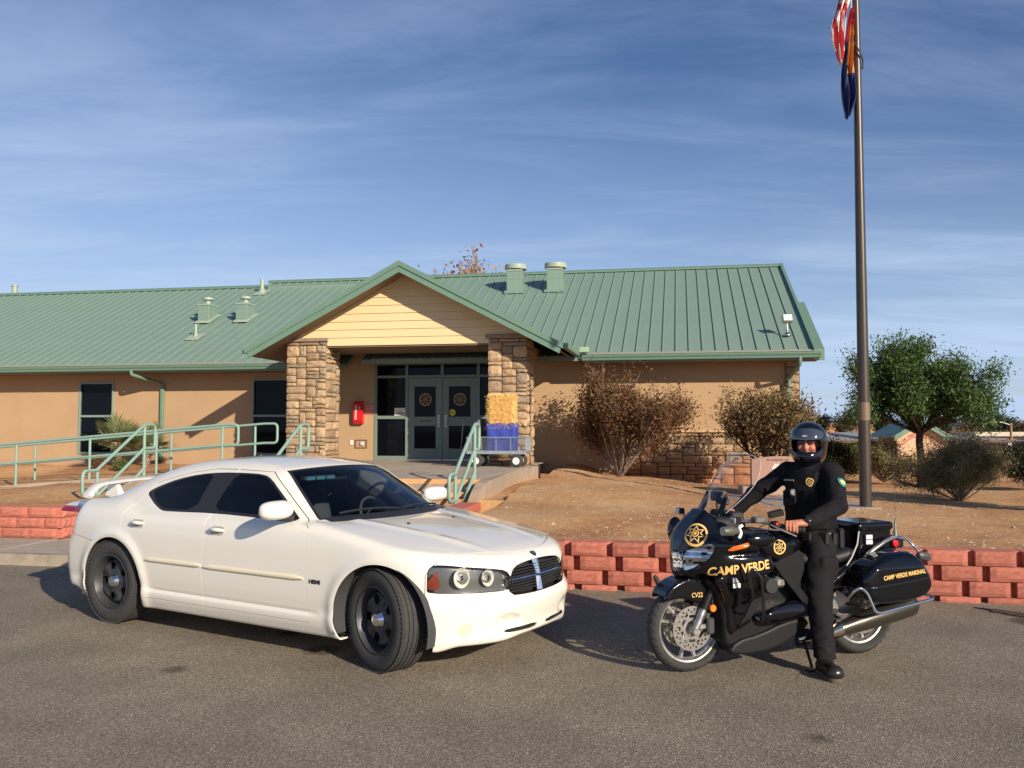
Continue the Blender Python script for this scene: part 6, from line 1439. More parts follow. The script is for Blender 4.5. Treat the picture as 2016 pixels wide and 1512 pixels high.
def F_trou(P):
    f = ellipsoid(P, (-1.09, 0, .90), (.142, .178, .14), RT)
    for k in (1, -1): f = smin(f, smin(capsule(P, HP[k], KN[k], .122, .090), capsule(P, KN[k], AN[k], .086, .074), .03), .06)
    # cargo pocket
    f = smin(f, rbox(P, (-1.03, .265, .70), (.07, .02, .085), .015), .012)
    return f+wr(P, .0045)
M_uni = mat('uniform_black', (.0085, .008, .010), .9, spec=.2, var=((.012, .011, .014), 30, 1), bump=(160, .25, .002)); M_tro = mat('trouser_black', (.013, .011, .014), .9, spec=.2, bump=(160, .25, .002)); M_leather = mat('leather_black', (.010, .010, .011), .42, bump=(90, .3, .002))
V_, f_, _ = surface(F_shirt, (-1.4, -.55, .88), (-.6, .55, 1.52), .011); V_, f_ = clip(V_, f_, .915-V_[:, 2])
for k in (1, -1):
    wv = np.array(WR_[k]); d = (wv-np.array(EL[k])); d /= np.linalg.norm(d); V_, f_ = clip(V_, f_, np.where(np.linalg.norm(V_-wv, axis=1) < .12, (V_-wv)@d-.004, -1.0))
mb = MB(); mb.v = [tuple(p) for p in V_]; mb.f = f_; shirt = robj('shirt', mb, M_uni)
V_, f_, _ = surface(F_trou, (-1.4, -.6, .0), (-.68, .6, 1.08), .0125); V_, f_ = clip(V_, f_, V_[:, 2]-.965); V_, f_ = clip(V_, f_, .115-V_[:, 2])
mb = MB(); mb.v = [tuple(p) for p in V_]; mb.f = f_; robj('trousers', mb, M_tro)
# vest over the shirt
def F_vest(P): return smax(smax(F_torso(P)-.024, P[:, 2]-1.405+.0*P[:, 0], .02), .955-P[:, 2], .01)
def F_vest(P):
    q = P-np.array((-1.09, 0, 0)); s2 = q@sv; 
    return smax(smax(smax(F_torso(P)-.022, P[:, 2]-(1.40-.0*np.abs(s2)), .015), .965-P[:, 2], .012), np.abs(s2)-(.185-.075*sstep(1.16, 1.30, P[:, 2])), .02)+wr(P, .002)
make_v = surface(F_vest, (-1.35, -.3, .94), (-.85, .3, 1.44), .010); mb = MB(); mb.v = [tuple(p) for p in make_v[0]]; mb.f = make_v[1]; vest = robj('vest', mb, mat('vest_black', (.006, .006, .007), .8, spec=.2, bump=(200, .4, .002)))
def F_belt(P): return smax(smin(ellipsoid(P, (-1.09, 0, .90), (.142, .178, .14), RT), F_torso(P), .02)-.016, np.abs(P[:, 2]-.925)-.026, .006)
bv = surface(F_belt, (-1.4, -.3, .87), (-.8, .3, .98), .010); mb = MB(); mb.v = [tuple(p) for p in bv[0]]; mb.f = bv[1]; belt = robj('belt', mb, M_leather)
def tb(u, w_, z, du, dw, dz, b=.008):
    """box on the torso: u towards the wearer's left, w outwards front"""
    M = Matrix(((fv[0], sv[0], 0, -1.09), (fv[1], sv[1], 0, 0), (0, 0, 1, z), (0, 0, 0, 1))); mb = MB(); mb.box((w_-dw, u-du, -dz), (w_+dw, u+du, dz), b, M); return mb
robj('pouch', tb(.155, .115, .905, .045, .022, .05, .015), M_leather, belt); robj('pouch', tb(.20, .035, .90, .02, .028, .05, .012), M_leather, belt); robj('holster', tb(.215, -.035, .90, .022, .026, .075, .012), M_leather, belt)
robj('pouch', tb(.05, .158, .915, .035, .018, .035, .01), M_leather, belt)
robj('pocket', tb(.075, .155, 1.21, .055, .014, .055, .01), bpy.data.materials['vest_black'], vest); robj('pocket', tb(-.085, .155, 1.19, .055, .016, .06, .01), bpy.data.materials['vest_black'], vest)
robj('radio_microphone', tb(-.055, .172, 1.235, .017, .014, .026, .008), mat('mic_grey', (.20, .20, .21), .35), vest); mb = tb(-.055, .188, 1.238, .008, .002, .012, .001); robj('badge_card', mb, mat('card_white', (.7, .66, .62), .5), vest)
robj('name_tape', tb(-.095, .150, 1.325, .04, .004, .006, .001), mat('tape_grey', (.16, .16, .13), .7), vest)
def on_torso_badge(u, z, R, nm, F, m, par, pts=None):
    c = Vector((-1.09+sv[0]*u+fv[0]*.2, sv[1]*u+fv[1]*.2, z)); mb = star_badge(R); M = frame_m(c, Vector(sv), Vector((0, 0, 1))); M = frame_m(c, Vector((-sv[0], -sv[1], 0))*-1, (0, 0, 1)); xform(mb, M); P = np.array(mb.v)
    P = project(F, P, 8, .05, off=.006); mb.v = [tuple(p) for p in P]; return robj(nm, mb, m, par)
on_torso_badge(.085, 1.33, .032, 'star_badge', F_vest, M_ltr, vest)
# shoulder patch on the left sleeve
sp_c = Vector(SH[1])*.68+Vector(EL[1])*.32; ax = (Vector(EL[1])-Vector(SH[1])).normalized(); tocam = Vector((.18, .98, .1)).normalized(); up_ = -ax; ux = up_.cross(tocam).normalized()
sh_ = [(-.036, .03), (-.018, .042), (0, .046), (.018, .042), (.036, .03), (.034, -.005), (.020, -.032), (0, -.048), (-.020, -.032), (-.034, -.005)]
F_noW = lambda P: F_shirt(P)-wr(P, .0035)
for sc_, m_, off2, nm in ((1.0, mat('patch_blue', (.02, .10, .28), .7), .0075, 'shoulder_patch'), (.86, mat('patch_green', (.03, .25, .10), .7), .0095, 'patch_field'), (.50, mat('patch_tan', (.62, .50, .28), .7), .0115, 'patch_emblem')):
    mb = MB(); rings = 5; P_ = roundpoly(sh_, 1); n = len(P_); vs = [(0, 0, 0)]
    for r in range(1, rings+1): vs += [(a*sc_*r/rings, b_*sc_*r/rings, 0) for a, b_ in P_]
    fs = [(0, 1+k, 1+(k+1) % n) for k in range(n)]+[(1+(r-1)*n+k, 1+r*n+k, 1+r*n+(k+1) % n, 1+(r-1)*n+(k+1) % n) for r in range(1, rings) for k in range(n)]
    mb.add(vs, fs); M = frame_m(sp_c+tocam*.09, up_.cross(tocam), up_); xform(mb, M); P = project(F_noW, np.array(mb.v), 8, .04, off=off2); mb.v = [tuple(p) for p in P]; po = robj(nm, mb, m_, shirt if nm == 'shoulder_patch' else shirt)
# boots
for k in (1, -1):
    def F_boot(P):
        a = np.array(AN[k]); f = capsule(P, a+np.array((0, 0, .10)), a+np.array((0, 0, -.02)), .056, .052); td = np.array((.30, .95*k, 0)); td /= np.linalg.norm(td)
        toe = a+td*.155; toe[2] = .055; heel = a-td*.055; heel[2] = .05
        g2 = capsule(P, heel, toe, .046, .050); q = P-toe; t2 = ellipsoid(P, tuple(toe+td*.01), (.062, .050, .042)); return smax(smin(smin(f, g2, .05), t2, .03), .022-P[:, 2], .006)
    bv = surface(F_boot, (AN[k][0]-.22, AN[k][1]-.3, -.01), (AN[k][0]+.22, AN[k][1]+.3, .3), .0085); V_, f_ = clip(bv[0], bv[1], bv[0][:, 2]-.20); mb = MB(); mb.v = [tuple(p) for p in V_]; mb.f = f_
    bo = robj('boot', mb, mat('boot_leather', (.018, .016, .014), .28, bump=(60, .3, .003)) if 'boot_leather' not in bpy.data.materials else bpy.data.materials['boot_leather'])
    def F_sole(P):
        a = np.array(AN[k]); td = np.array((.30, .95*k, 0)); td /= np.linalg.norm(td); toe = a+td*.165; heel = a-td*.055; q = P.copy(); q[:, 2] = 0; toe[2] = 0; heel[2] = 0
        return smax(capsule(q, heel, toe, .050, .056), np.abs(P[:, 2]-.014)-.014, .004)
    bv = surface(F_sole, (AN[k][0]-.25, AN[k][1]-.32, -.012), (AN[k][0]+.25, AN[k][1]+.32, .045), .0075); mb = MB(); mb.v = [tuple(p) for p in bv[0]]; mb.f = bv[1]; robj('sole', mb, mat('boot_sole', (.10, .08, .06), .8) if 'boot_sole' not in bpy.data.materials else bpy.data.materials['boot_sole'], bo)
# head orientation: towards the camera, a little to the rider's right
camL = Matrix.Rotation(-MA, 3, 'Z') @ (Vector((0, 0, 1.72))-MO); HC = Vector((-1.075, 0, 1.602)); hf = (camL-HC); hf.z = 0; hf = Matrix.Rotation(R_(-10), 3, 'Z') @ hf.normalized(); hl_ = Vector((0, 0, 1)).cross(hf)
RH = np.array((tuple(hf), tuple(hl_), (0, 0, 1))).T     # columns: forward, left, up
HCn = np.array(tuple(HC))
def toh(P): return (P-HCn)@RH
M_skin = mat('skin', (.52, .21, .125), .5, var=((.43, .16, .095), 25, 1), bump=(150, .15, .001))
GR = {1: np.array((-.600, .400, 1.024)), -1: np.array((-.600, -.400, 1.024))}
def F_hands(P, k):
    G_ = GR[k]; g = np.array((-.80, .58*k, -.14)); g /= np.linalg.norm(g); p = np.array((.58, .80*k, 0)); p /= np.linalg.norm(p); z = np.array((0, 0, 1.))
    f = None
    for i, o in enumerate((-.034, -.012, .011, .032)):
        L = (.95, 1.05, 1.0, .85)[i]; b0 = G_+g*o+p*.004+z*.033; b1 = G_+g*o+p*.036*L+z*.020; b2 = G_+g*(o+.002)+p*.036*L-z*.014; b3 = G_+g*(o+.003)+p*.012-z*.027
        fi = np.minimum(np.minimum(capsule(P, b0, b1, .0125, .0108), capsule(P, b1, b2, .0108, .0098)), capsule(P, b2, b3, .0098, .0085))
        f = fi if f is None else smin(f, fi, .0035)
    wv = np.array(WR_[k]); pal = None
    for o in (-.030, -.004, .024):
        c = capsule(P, wv+g*o*.55-z*.002, G_+g*o+p*.0+z*.030, .022, .015); pal = c if pal is None else smin(pal, c, .014)
    f = smin(f, pal, .008)
    th = np.minimum(capsule(P, wv-g*.02-z*.01, G_-g*.045-p*.018+z*.004, .017, .012), capsule(P, G_-g*.045-p*.018+z*.004, G_-g*.050+p*.012-z*.020, .012, .0095))
    return smin(f, th, .010)
def F_body(P):
    h = toh(P); f = ellipsoid(h, (0, 0, .01), (.095, .075, .118)); jaw = ellipsoid(h, (.030, 0, -.070), (.058, .055, .052)); f = smin(f, jaw, .04)
    f = smin(f, ellipsoid(h, (.102, 0, -.030), (.018, .015, .026)), .012); f = smin(f, ellipsoid(h, (.086, 0, -.001), (.014, .010, .03)), .014)
    for s_ in (-1, 1):
        f = smax(f, -ellipsoid(h, (.100, s_*.032, .010), (.014, .016, .010)), .012); f = smin(f, ellipsoid(h, (.084, s_*.031, .010), (.012, .012, .010)), .003); f = smin(f, ellipsoid(h, (-.005, s_*.078, -.005), (.018, .010, .030)), .006)
        f = smin(f, ellipsoid(h, (.078, s_*.042, -.035), (.022, .022, .022)), .02)
    f = smin(f, ellipsoid(h, (.090, 0, -.068), (.012, .024, .006)), .005); f = smin(f, ellipsoid(h, (.088, 0, -.079), (.011, .020, .007)), .005)
    f = smin(f, capsule(P, (-1.085, 0, 1.36), (-1.075, 0, 1.53), .058, .054), .03)
    t = F_torso(P)+.02; f = smin(f, t, .02)
    for k in (1, -1):
        f = smin(f, np.minimum(capsule(P, SH[k], EL[k], .045, .036), capsule(P, EL[k], WR_[k], .036, .026)), .02)
        f = smin(f, np.minimum(capsule(P, HP[k], KN[k], .08, .055), capsule(P, KN[k], AN[k], .050, .036)), .03)
        f = smin(f, F_hands(P, k), .008)
    return f
V_, f_, _ = surface(F_body, (-1.32, -.52, .06), (-.52, .52, 1.78), .0072); mb = MB(); mb.v = [tuple(p) for p in V_]; mb.f = f_; robj('body', mb, M_skin)
# watch
wv = Vector(WR_[1]); d = (wv-Vector(EL[1])).normalized(); wc = wv-d*-.004; q = d.to_track_quat('Z', 'Y').to_matrix().to_4x4(); q.translation = wc
mb = MB(); mb.lathe([(.036, -.012), (.040, -.010), (.040, .010), (.036, .012)], 24, q); wt = robj('watch', mb, M_mb)
mb = MB(); cd = (Vector((.35, .75, .55))); cd = (cd-d*cd.dot(d)).normalized(); q2 = cd.to_track_quat('Z', 'Y').to_matrix().to_4x4(); q2.translation = wc+cd*.038; mb.lathe([(0, .012), (.016, .012), (.021, .008), (.022, 0), (.018, -.004)], 20, q2); robj('watch_case', mb, mat('watch_black', (.02, .02, .02), .2), wt)
# helmet
def F_hs(P):
    h = toh(P); f = ellipsoid(h, (-.012, 0, .018), (.155, .140, .146)); c = ellipsoid(h, (.065, 0, -.098), (.104, .096, .066)); c2 = ellipsoid(h, (-.02, 0, -.08), (.128, .124, .090)); return smin(smin(f, c2, .04), c, .05)
def F_helm(P):
    h = toh(P); o = F_hs(P); f = smax(o, -(o+.026), .004); op = rbox(h, (.14, 0, -.012), (.12, .104, .050), .035); f = smax(f, -op, .006); return smax(f, -.168-h[:, 2]+.05*h[:, 0], .006)
hv_ = surface(F_helm, tuple(HCn-.23), tuple(HCn+.23), .0075); mb = MB(); mb.v = [tuple(p) for p in hv_[0]]; mb.f = hv_[1]; helm = robj('helmet', mb, mat('helmet_navy_black', (.004, .005, .010), .12, spec=.4, coat=.5))
V_, f_, _ = surface(lambda P: F_hs(P)-.007, tuple(HCn-.24), tuple(HCn+.24), .009); h = toh(V_)
vis = roundpoly([(-.118, .036), (-.125, .060), (-.118, .092), (-.07, .110), (0, .116), (.07, .110), (.118, .092), (.125, .060), (.118, .036), (.06, .028), (0, .026), (-.06, .028)], 1)
V_, f_ = clip(V_, f_, np.maximum(polysdf(vis, h[:, 1], h[:, 2]), .005-h[:, 0])); mb = lipmesh(V_, f_, lambda P: F_hs(P)-.007, .006); M_vis = mat('visor_smoke', (.035, .045, .065), .07, coat=1.0); visr = robj('visor', mb, M_vis, helm)
n = 28
for R1, R2, off2, m_, nm in ((.026, .0095, .0095, mat('logo_silver', (.6, .6, .62), .3), 'logo_plate'), (.0235, .0078, .0105, mat('logo_dark', (.05, .05, .055), .4), 'logo_field')):
    mb = MB(); mb.add([tuple(HC+hf*.17+hl_*(R1*math.cos(2*math.pi*k/n))+Vector((0, 0, .062+R2*math.sin(2*math.pi*k/n)))) for k in range(n)], [tuple(range(n))]); P = project(F_hs, np.array(mb.v), 8, .04, off=off2); mb.v = [tuple(p) for p in P]; robj(nm, mb, m_, helm, fix=True)
mb = text_mb('BELL', .0165, .0007, .95); xform(mb, frame_m(HC+hf*.17+Vector((0, 0, .062)), hl_, (0, 0, 1))); P = project(F_hs, np.array(mb.v), 8, .04, off=.0118); mb.v = [tuple(p) for p in P]; robj('lettering', mb, bpy.data.materials['logo_silver'], helm)
# dark glasses under the visor
for s_ in (-1, 1):
    mb = MB(); q = ellipsoid
    gv = surface(lambda P: ellipsoid(toh(P), (.098, s_*.033, .008), (.008, .027, .017)), tuple(HCn-.16), tuple(HCn+.16), .006); mb.v = [tuple(p) for p in gv[0]]; mb.f = gv[1]; robj('sunglass_lens', mb, mat('sunglass', (.05, .02, .02), .08, coat=1) if 'sunglass' not in bpy.data.materials else bpy.data.materials['sunglass'], helm)
mb = MB(); mb.tube([tuple(HC+hf*.05+hl_*.078*s2+Vector((0, 0, -.10))) for s2 in (-1,)]+[tuple(HC+hf*.09+Vector((0, 0, -.145)))]+[tuple(HC+hf*.05+hl_*.078+Vector((0, 0, -.10)))], .006, 6); robj('chin_strap', mb, M_mb, helm)
# ================================================================== FLAGPOLE, FLAGS, MONUMENT, CART
M_pole = mat('bronze_pole', (.055, .045, .038), .38, metal=.35, spec=.5, var=((.07, .055, .045), 3, 1))
PP = Vector((5.285, 13.3, .50))
fp = thing('flagpole', 'tall dark bronze flagpole rising out of the picture beside the monument', 'flagpole', PP)
mb = MB(); mb.lathe([(.088, -.1), (.088, 0.0), (.087, 1.4), (.074, 4.0), (.052, 7.4), (.042, 9.3), (.040, 9.35), (0, 9.36)], 24); obj('pole', mb, M_pole, fp, smooth=50)
mb = MB(); mb.lathe([(.0888, 1.33), (.0885, 1.60)], 24); obj('band', mb, mat('pole_band', (.16, .115, .075), .5), fp, smooth=50)
mb = MB(); mb.lathe([(0, 9.55), (.05, 9.52), (.07, 9.45), (.05, 9.38), (0, 9.36)], 16); obj('finial', mb, mat('finial_gold', (.5, .38, .12), .3, metal=1), fp, smooth=60)
mb = MB(); mb.tube([(-.065, -.03, 9.3), (-.075, -.04, 8.5), (-.10, -.05, 7.15)], .006, 6); obj('halyard', mb, mat('rope_white', (.62, .6, .56), .7), fp, smooth=60)
mb = MB(); mb.tube([(-.10, -.05, 7.15), (-.07, -.09, 7.07), (0, -.09, 6.95), (.06, -.07, 6.82), (.072, -.02, 6.70), (.05, .05, 6.75)], .012, 6); mb.tube([(-.10, -.05, 7.15), (-.095, -.06, 6.86)], [.012, .022], 8); obj('flag_weight', mb, M_mb, fp, smooth=60)
def hang(name, label, outline, colour, mats, y0):
    """cloth hanging in folds; outline rows (z, x left, x right) from the top down, metres from the pole"""
    zs = [o[0] for o in outline]; zl = spline(zs, [o[1] for o in outline]); zrr = spline(zs, [o[2] for o in outline]); zt, zb = max(zs), min(zs)
    t = thing(name, label, 'flag', PP+Vector((0, 0, zb-PP.z))); nx, nz_ = 40, 60; mb = MB()
    for j in range(nz_+1):
        z = zt+(zb-zt)*j/nz_; a = float(zl(np.array([z]))[0]); b_ = float(zrr(np.array([z]))[0])
        for i in range(nx+1):
            u = i/nx; mb.v.append((a+(b_-a)*u, y0+.055*math.sin(u*13+1.3*math.sin(j*.07))+.02*math.sin(u*29+j*.11), z-zb+.02*math.sin(u*9)*(1 if j > nz_-8 else 0)))
    mb.f = [(j*(nx+1)+i, j*(nx+1)+i+1, (j+1)*(nx+1)+i+1, (j+1)*(nx+1)+i) for j in range(nz_) for i in range(nx)]
    o = obj('cloth', mb, None, t, smooth=80)
    for m in mats: o.data.materials.append(m)
    for k, p in enumerate(o.data.polygons): i, j = k % nx, k//nx; c_ = p.center; p.material_index = colour((i+.5)/nx, (j+.5)/nz_, c_.x, c_.z)
    md = o.modifiers.new('thickness', 'SOLIDIFY'); md.thickness = .003
    return t
M_fr = mat('flag_red', (.50, .02, .03), .8); M_fw = mat('flag_white', (.78, .72, .68), .8); M_fb = mat('flag_blue', (.012, .022, .10), .8); M_fy = mat('flag_gold', (.62, .25, .035), .8); M_fc = mat('flag_copper', (.45, .20, .06), .8)
def usc(u, v, x, z):
    if v < .56: q = (z*1.0-x*.62)/.115
    else: q = x/.042+z*.9
    return int(math.floor(q)) % 2
hang('flag', 'red and white striped flag hanging limp at the top of the flagpole', [(9.5, -.16, -.06), (8.9, -.20, -.07), (8.29, -.26, -.08), (8.12, -.31, -.14), (7.81, -.40, -.18), (7.60, -.385, -.20), (7.45, -.345, -.215), (7.26, -.29, -.255)], usc, [M_fr, M_fw], -.03)
def azc(u, v, x, z):
    if v > .60 or (u < .22 and v > .30): return 0
    if v > .53: return 3 if u > .35 else 0
    if v < .16: return 1
    return 2 if math.sin(u*19+v*5) > -.15 and u > .18 else 1
hang('flag', 'narrow folded flag with red and gold rays over dark blue below the striped flag', [(8.13, -.10, -.075), (7.83, -.15, -.075), (7.50, -.19, -.075), (7.0, -.27, -.055), (6.72, -.265, -.055), (6.60, -.255, -.09), (6.50, -.235, -.13), (6.42, -.21, -.17)], azc, [M_fb, M_fr, M_fy, M_fc], -.06)
# paved pad around the pole
mb = MB()
for a in range(4):
    for b_ in range(3):
        x0, y0 = 3.45+a*.50, 13.15+b_*.8-a*.02; mb.box((x0+.008, y0+.008, .40), (x0+.49, y0+.79, .545), .01)
tag(obj('paved_pad', mb, mat('grey_pavers', (.33, .27, .23), .85, var=((.26, .21, .18), 4, 1.4), bump=(50, .3, .004))), kind='structure')
mn = thing('monument', 'pinkish granite memorial stone engraved with a dog head, partly hidden by the rider', 'monument', (4.86, 16.1, .55), R_(-5))
M_gran = mat('pink_granite', (.40, .235, .18), .6, var=((.33, .19, .15), 60, 2), bump=(60, .15, .002))
pts = [(-.52, .12)]+[(-.52+1.04*k/12, .60+.055*math.sin(math.pi*k/12)) for k in range(13)]+[(.52, .12)]
mb = MB(); mb.prism(pts, -.08, .08, 'y'); obj('tablet', mb, M_gran, mn, fix=True)
mb = MB(); mb.box((-.72, -.26, -.12), (.72, .22, .12), .015); obj('plinth', mb, mat('granite_base', (.42, .30, .24), .8, var=((.34, .24, .19), 12, 1.4), bump=(40, .4, .005)), mn)
M_eng = mat('engraving', (.10, .055, .045), .8)
mb = MB()
for txt, x, z, s_ in (('IN HONOR OF', -.06, .585, .058), ('K.9.', -.08, .315, .05), ('CAMP VERDE', -.07, .255, .052), ('MARSHALS', -.07, .20, .045)):
    tm = text_mb(txt, s_, .0006, 1.0); xform(tm, frame_m((x, -.083, z), (1, 0, 0), (0, 0, 1))); mb.add(tm.v, tm.f)
obj('engraved_text', mb, M_eng, mn)
dog = [(-.10, .02), (-.115, .005), (-.10, -.02), (-.06, -.055), (-.055, -.08), (.04, -.085), (.075, -.03), (.05, .03), (.025, .06), (.02, .11), (0, .10), (-.02, .065), (-.045, .075), (-.065, .115), (-.075, .075), (-.07, .04)]
mb = MB(); mb.prism([(a-.06, b_+.44) for a, b_ in dog], -.082, -.0815, 'y'); obj('dog_head', mb, mat('dog_white', (.62, .58, .52), .7), mn, fix=True)
mb = MB()
for q in ([(-.095, .0), (-.105, .01), (-.115, .0), (-.105, -.008)], [(-.085, -.015), (-.04, -.01), (-.045, -.03), (-.075, -.028)], [(-.06, .035), (-.045, .04), (-.048, .03)], [(-.02, .03), (-.005, .035), (-.01, .022)], [(-.07, .10), (-.068, .06), (-.06, .07)], [(.0, .09), (.012, .06), (.014, .10)], [(.01, -.03), (.05, -.05), (.045, -.02), (.02, -.01)], [(-.03, .005), (-.01, -.005), (-.02, .012)]):
    mb.prism([(a-.06, b_+.44) for a, b_ in q], -.0835, -.0825, 'y')
tag(obj('dog_markings', mb, M_blk, mn, fix=True), kind='stuff')
# garden cart on the porch
ct = thing('garden_cart', 'galvanised mesh sided garden cart on four rubber wheels in front of the right pillar', 'cart', BW(-.50, -.72, .87), -BR)
M_galv = mat('galvanised', (.40, .45, .48), .45, metal=.5, var=((.32, .36, .38), 6, 1.3))
L_, W_ = .64, .30
mb = MB(); mb.box((-L_, -W_, .30), (L_, W_, .345), .004); mb.box((-L_-.01, -W_-.01, .285), (L_+.01, -W_, .36), .004); mb.box((-L_-.01, W_, .285), (L_+.01, W_+.01, .36), .004); obj('deck', mb, M_galv, ct)
for (a, b_) in (((-L_, -W_), (L_, -W_)), ((-L_, W_), (L_, W_)), ((-L_, -W_), (-L_, W_)), ((L_, -W_), (L_, W_))):
    A_, B2 = Vector((*a, 0)), Vector((*b_, 0)); mb = MB(); mb.tube([A_+Vector((0, 0, .36)), A_+Vector((0, 0, .645)), B2+Vector((0, 0, .645)), B2+Vector((0, 0, .36))], .011, 6)
    n = 4 if abs(A_.x-B2.x) > .1 else 2
    for k in range(1, n): p = A_.lerp(B2, k/n); mb.tube([p+Vector((0, 0, .36)), p+Vector((0, 0, .645))], .008, 5)
    fr_ = obj('side_frame', mb, M_galv, ct, smooth=50)
    mb = MB(); ln = (B2-A_).length; m_ = int(ln/.045)
    for k in range(-8, m_+1):
        for sg in (1, -1):
            p0 = k*ln/m_; q0, q1 = p0, p0+.27*.75
            c0, c1 = max(0, q0), min(ln, q1)
            if c1 <= c0: continue
            z0_, z1_ = .365+(c0-q0)/.75, .365+(c1-q0)/.75
            if sg < 0: z0_, z1_ = 1.005-z0_, 1.005-z1_
            mb.tube([A_.lerp(B2, c0/ln)+Vector((0, 0, z0_)), A_.lerp(B2, c1/ln)+Vector((0, 0, z1_))], .0028, 3)
    tag(obj('wire_mesh', mb, M_galv, fr_), kind='stuff')
for x in (-.44, .44):
    for y in (-.26, .26):
        mb = MB(); Mw = Matrix.Translation((x, y, .145)) @ Matrix.Rotation(R_(90), 4, 'X'); mb.lathe([(.075, -.04), (.12, -.045), (.14, -.03), (.145, 0), (.14, .03), (.12, .045), (.075, .04)], 28, Mw); wo = obj('wheel', mb, M_rub, ct, smooth=50)
        mb = MB(); mb.lathe([(0, -.044), (.02, -.044), (.022, -.03), (.06, -.028), (.078, -.042), (.078, .042), (.06, .028), (.022, .03), (.02, .044), (0, .044)], 24, Mw); obj('hub', mb, M_white, wo, smooth=40)
    mb = MB(); mb.tube([(x, -.26, .145), (x, .26, .145)], .012, 8); mb.box((x-.02, -.2, .145), (x+.02, .2, .30)); obj('axle', mb, M_galv, ct)
mb = MB(); mb.tube(rpath([(-.60, 0, .22), (-.85, .0, .30), (-.80, 0, .95), (-.80, .10, 1.0)], .05), .012, 8); obj('pull_handle', mb, M_mb, ct, smooth=50)
bl = thing('straw_bale', 'tall straw bale standing in the cart, its lower half wrapped in blue cloth', 'straw bale', BW(-.42, -.72, 1.215), -BR)
M_straw = mat('straw', (.74, .47, .16), .8, var=((.55, .33, .10), 40, 1.5), bump=(60, .6, .01))
mb = MB(); mb.box((-.29, -.20, .0), (.29, .20, 1.19), .05); sb_ = obj('straw', mb, M_straw, bl)
rg = random.Random(5); mb = MB()
for k in range(3400):
    f = rg.random(); 
    if f < .5: p = Vector((rg.uniform(-.30, .30), -.20, rg.uniform(.5, 1.2))); n_ = Vector((0, -1, 0))
    elif f < .66: p = Vector((rg.choice((-.29, .29)), rg.uniform(-.2, .2), rg.uniform(.5, 1.2))); n_ = Vector((math.copysign(1, p.x), 0, 0))
    else: p = Vector((rg.uniform(-.29, .29), rg.uniform(-.2, .2), 1.18)); n_ = Vector((0, 0, 1))
    d = (n_*rg.uniform(.25, 1)+Vector((rg.uniform(-1, 1), rg.uniform(-1, 1), rg.uniform(-1, 1)))*.8).normalized(); l_ = rg.uniform(.03, .085); s2 = d.cross(Vector((rg.uniform(-1, 1), rg.uniform(-1, 1), rg.uniform(-1, 1)))).normalized()*.003
    mb.add([p-s2, p+s2, p+d*l_+s2*.5, p+d*l_-s2*.5], [(0, 1, 2, 3)])
tag(obj('loose_straw', mb, mat('straw_loose', (.85, .58, .22), .7), bl), kind='stuff')
M_cloth = mat('blue_cloth', (.03, .055, .33), .75, bump=(90, .2, .002))
def F_wr(P): return rbox(P, (0, 0, .30), (.315, .222, .305), .04)+.006*np.sin(P[:, 0]*23+P[:, 2]*9)
wv_ = surface(F_wr, (-.36, -.28, -.03), (.36, .28, .64), .02); mb = MB(); mb.v = [tuple(p) for p in wv_[0]]; mb.f = wv_[1]; obj('cloth_wrap', mb, M_cloth, bl, smooth=60)

# ================================================================== PLANTS
def leaf_mat(name, cols, rough=.55, trans=.25):
    m = bpy.data.materials.new(name); m.use_nodes = True; nt = m.node_tree; n = nt.nodes; l = nt.links; b = n['Principled BSDF']; o = n['Material Output']
    g = n.new('ShaderNodeNewGeometry'); r = n.new('ShaderNodeValToRGB'); l.new(g.outputs['Random Per Island'], r.inputs[0]); e = r.color_ramp.elements
    while len(e) < len(cols): e.new(.5)
    for k, (q, c) in enumerate(zip(e, cols)): q.position = k/(len(cols)-1); q.color = (*c, 1)
    l.new(r.outputs[0], b.inputs['Base Color']); b.inputs['Roughness'].default_value = rough; b.inputs['Specular IOR Level'].default_value = .3
    t = n.new('ShaderNodeBsdfTranslucent'); l.new(r.outputs[0], t.inputs[0]); mx = n.new('ShaderNodeMixShader'); mx.inputs[0].default_value = trans; l.new(b.outputs[0], mx.inputs[1]); l.new(t.outputs[0], mx.inputs[2]); l.new(mx.outputs[0], o.inputs[0]); return m
M_bark = mat('bark', (.16, .115, .085), .9, var=((.28, .22, .17), 12, 1.6), bump=(30, .6, .01)); M_barkd = mat('dark_bark', (.05, .035, .027), .9, bump=(30, .6, .01))
ML = {'rust': leaf_mat('rust_leaves', [(.09, .038, .02), (.18, .075, .035), (.14, .085, .035), (.26, .12, .05), (.06, .075, .028)]),
      'olive_rust': leaf_mat('olive_rust_leaves', [(.11, .065, .03), (.22, .13, .055), (.16, .13, .05), (.28, .18, .08), (.08, .085, .032)]),
      'green': leaf_mat('green_leaves', [(.04, .08, .022), (.075, .135, .036), (.125, .195, .055), (.05, .095, .028)]),
      'sage': leaf_mat('sage_leaves', [(.14, .115, .05), (.20, .18, .075), (.27, .245, .11), (.16, .12, .06)]),
      'lime': leaf_mat('lime_leaves', [(.07, .10, .02), (.12, .16, .035), (.16, .19, .05)]),
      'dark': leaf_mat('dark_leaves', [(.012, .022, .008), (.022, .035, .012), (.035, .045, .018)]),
      'pine': leaf_mat('pine_leaves', [(.02, .035, .015), (.03, .05, .022), (.045, .06, .03)]),
      'autumn': leaf_mat('autumn_leaves', [(.30, .10, .03), (.42, .20, .05), (.50, .30, .09), (.35, .16, .12)], trans=.35),
      'tan': leaf_mat('tan_leaves', [(.11, .075, .035), (.16, .11, .055), (.07, .06, .025)])}
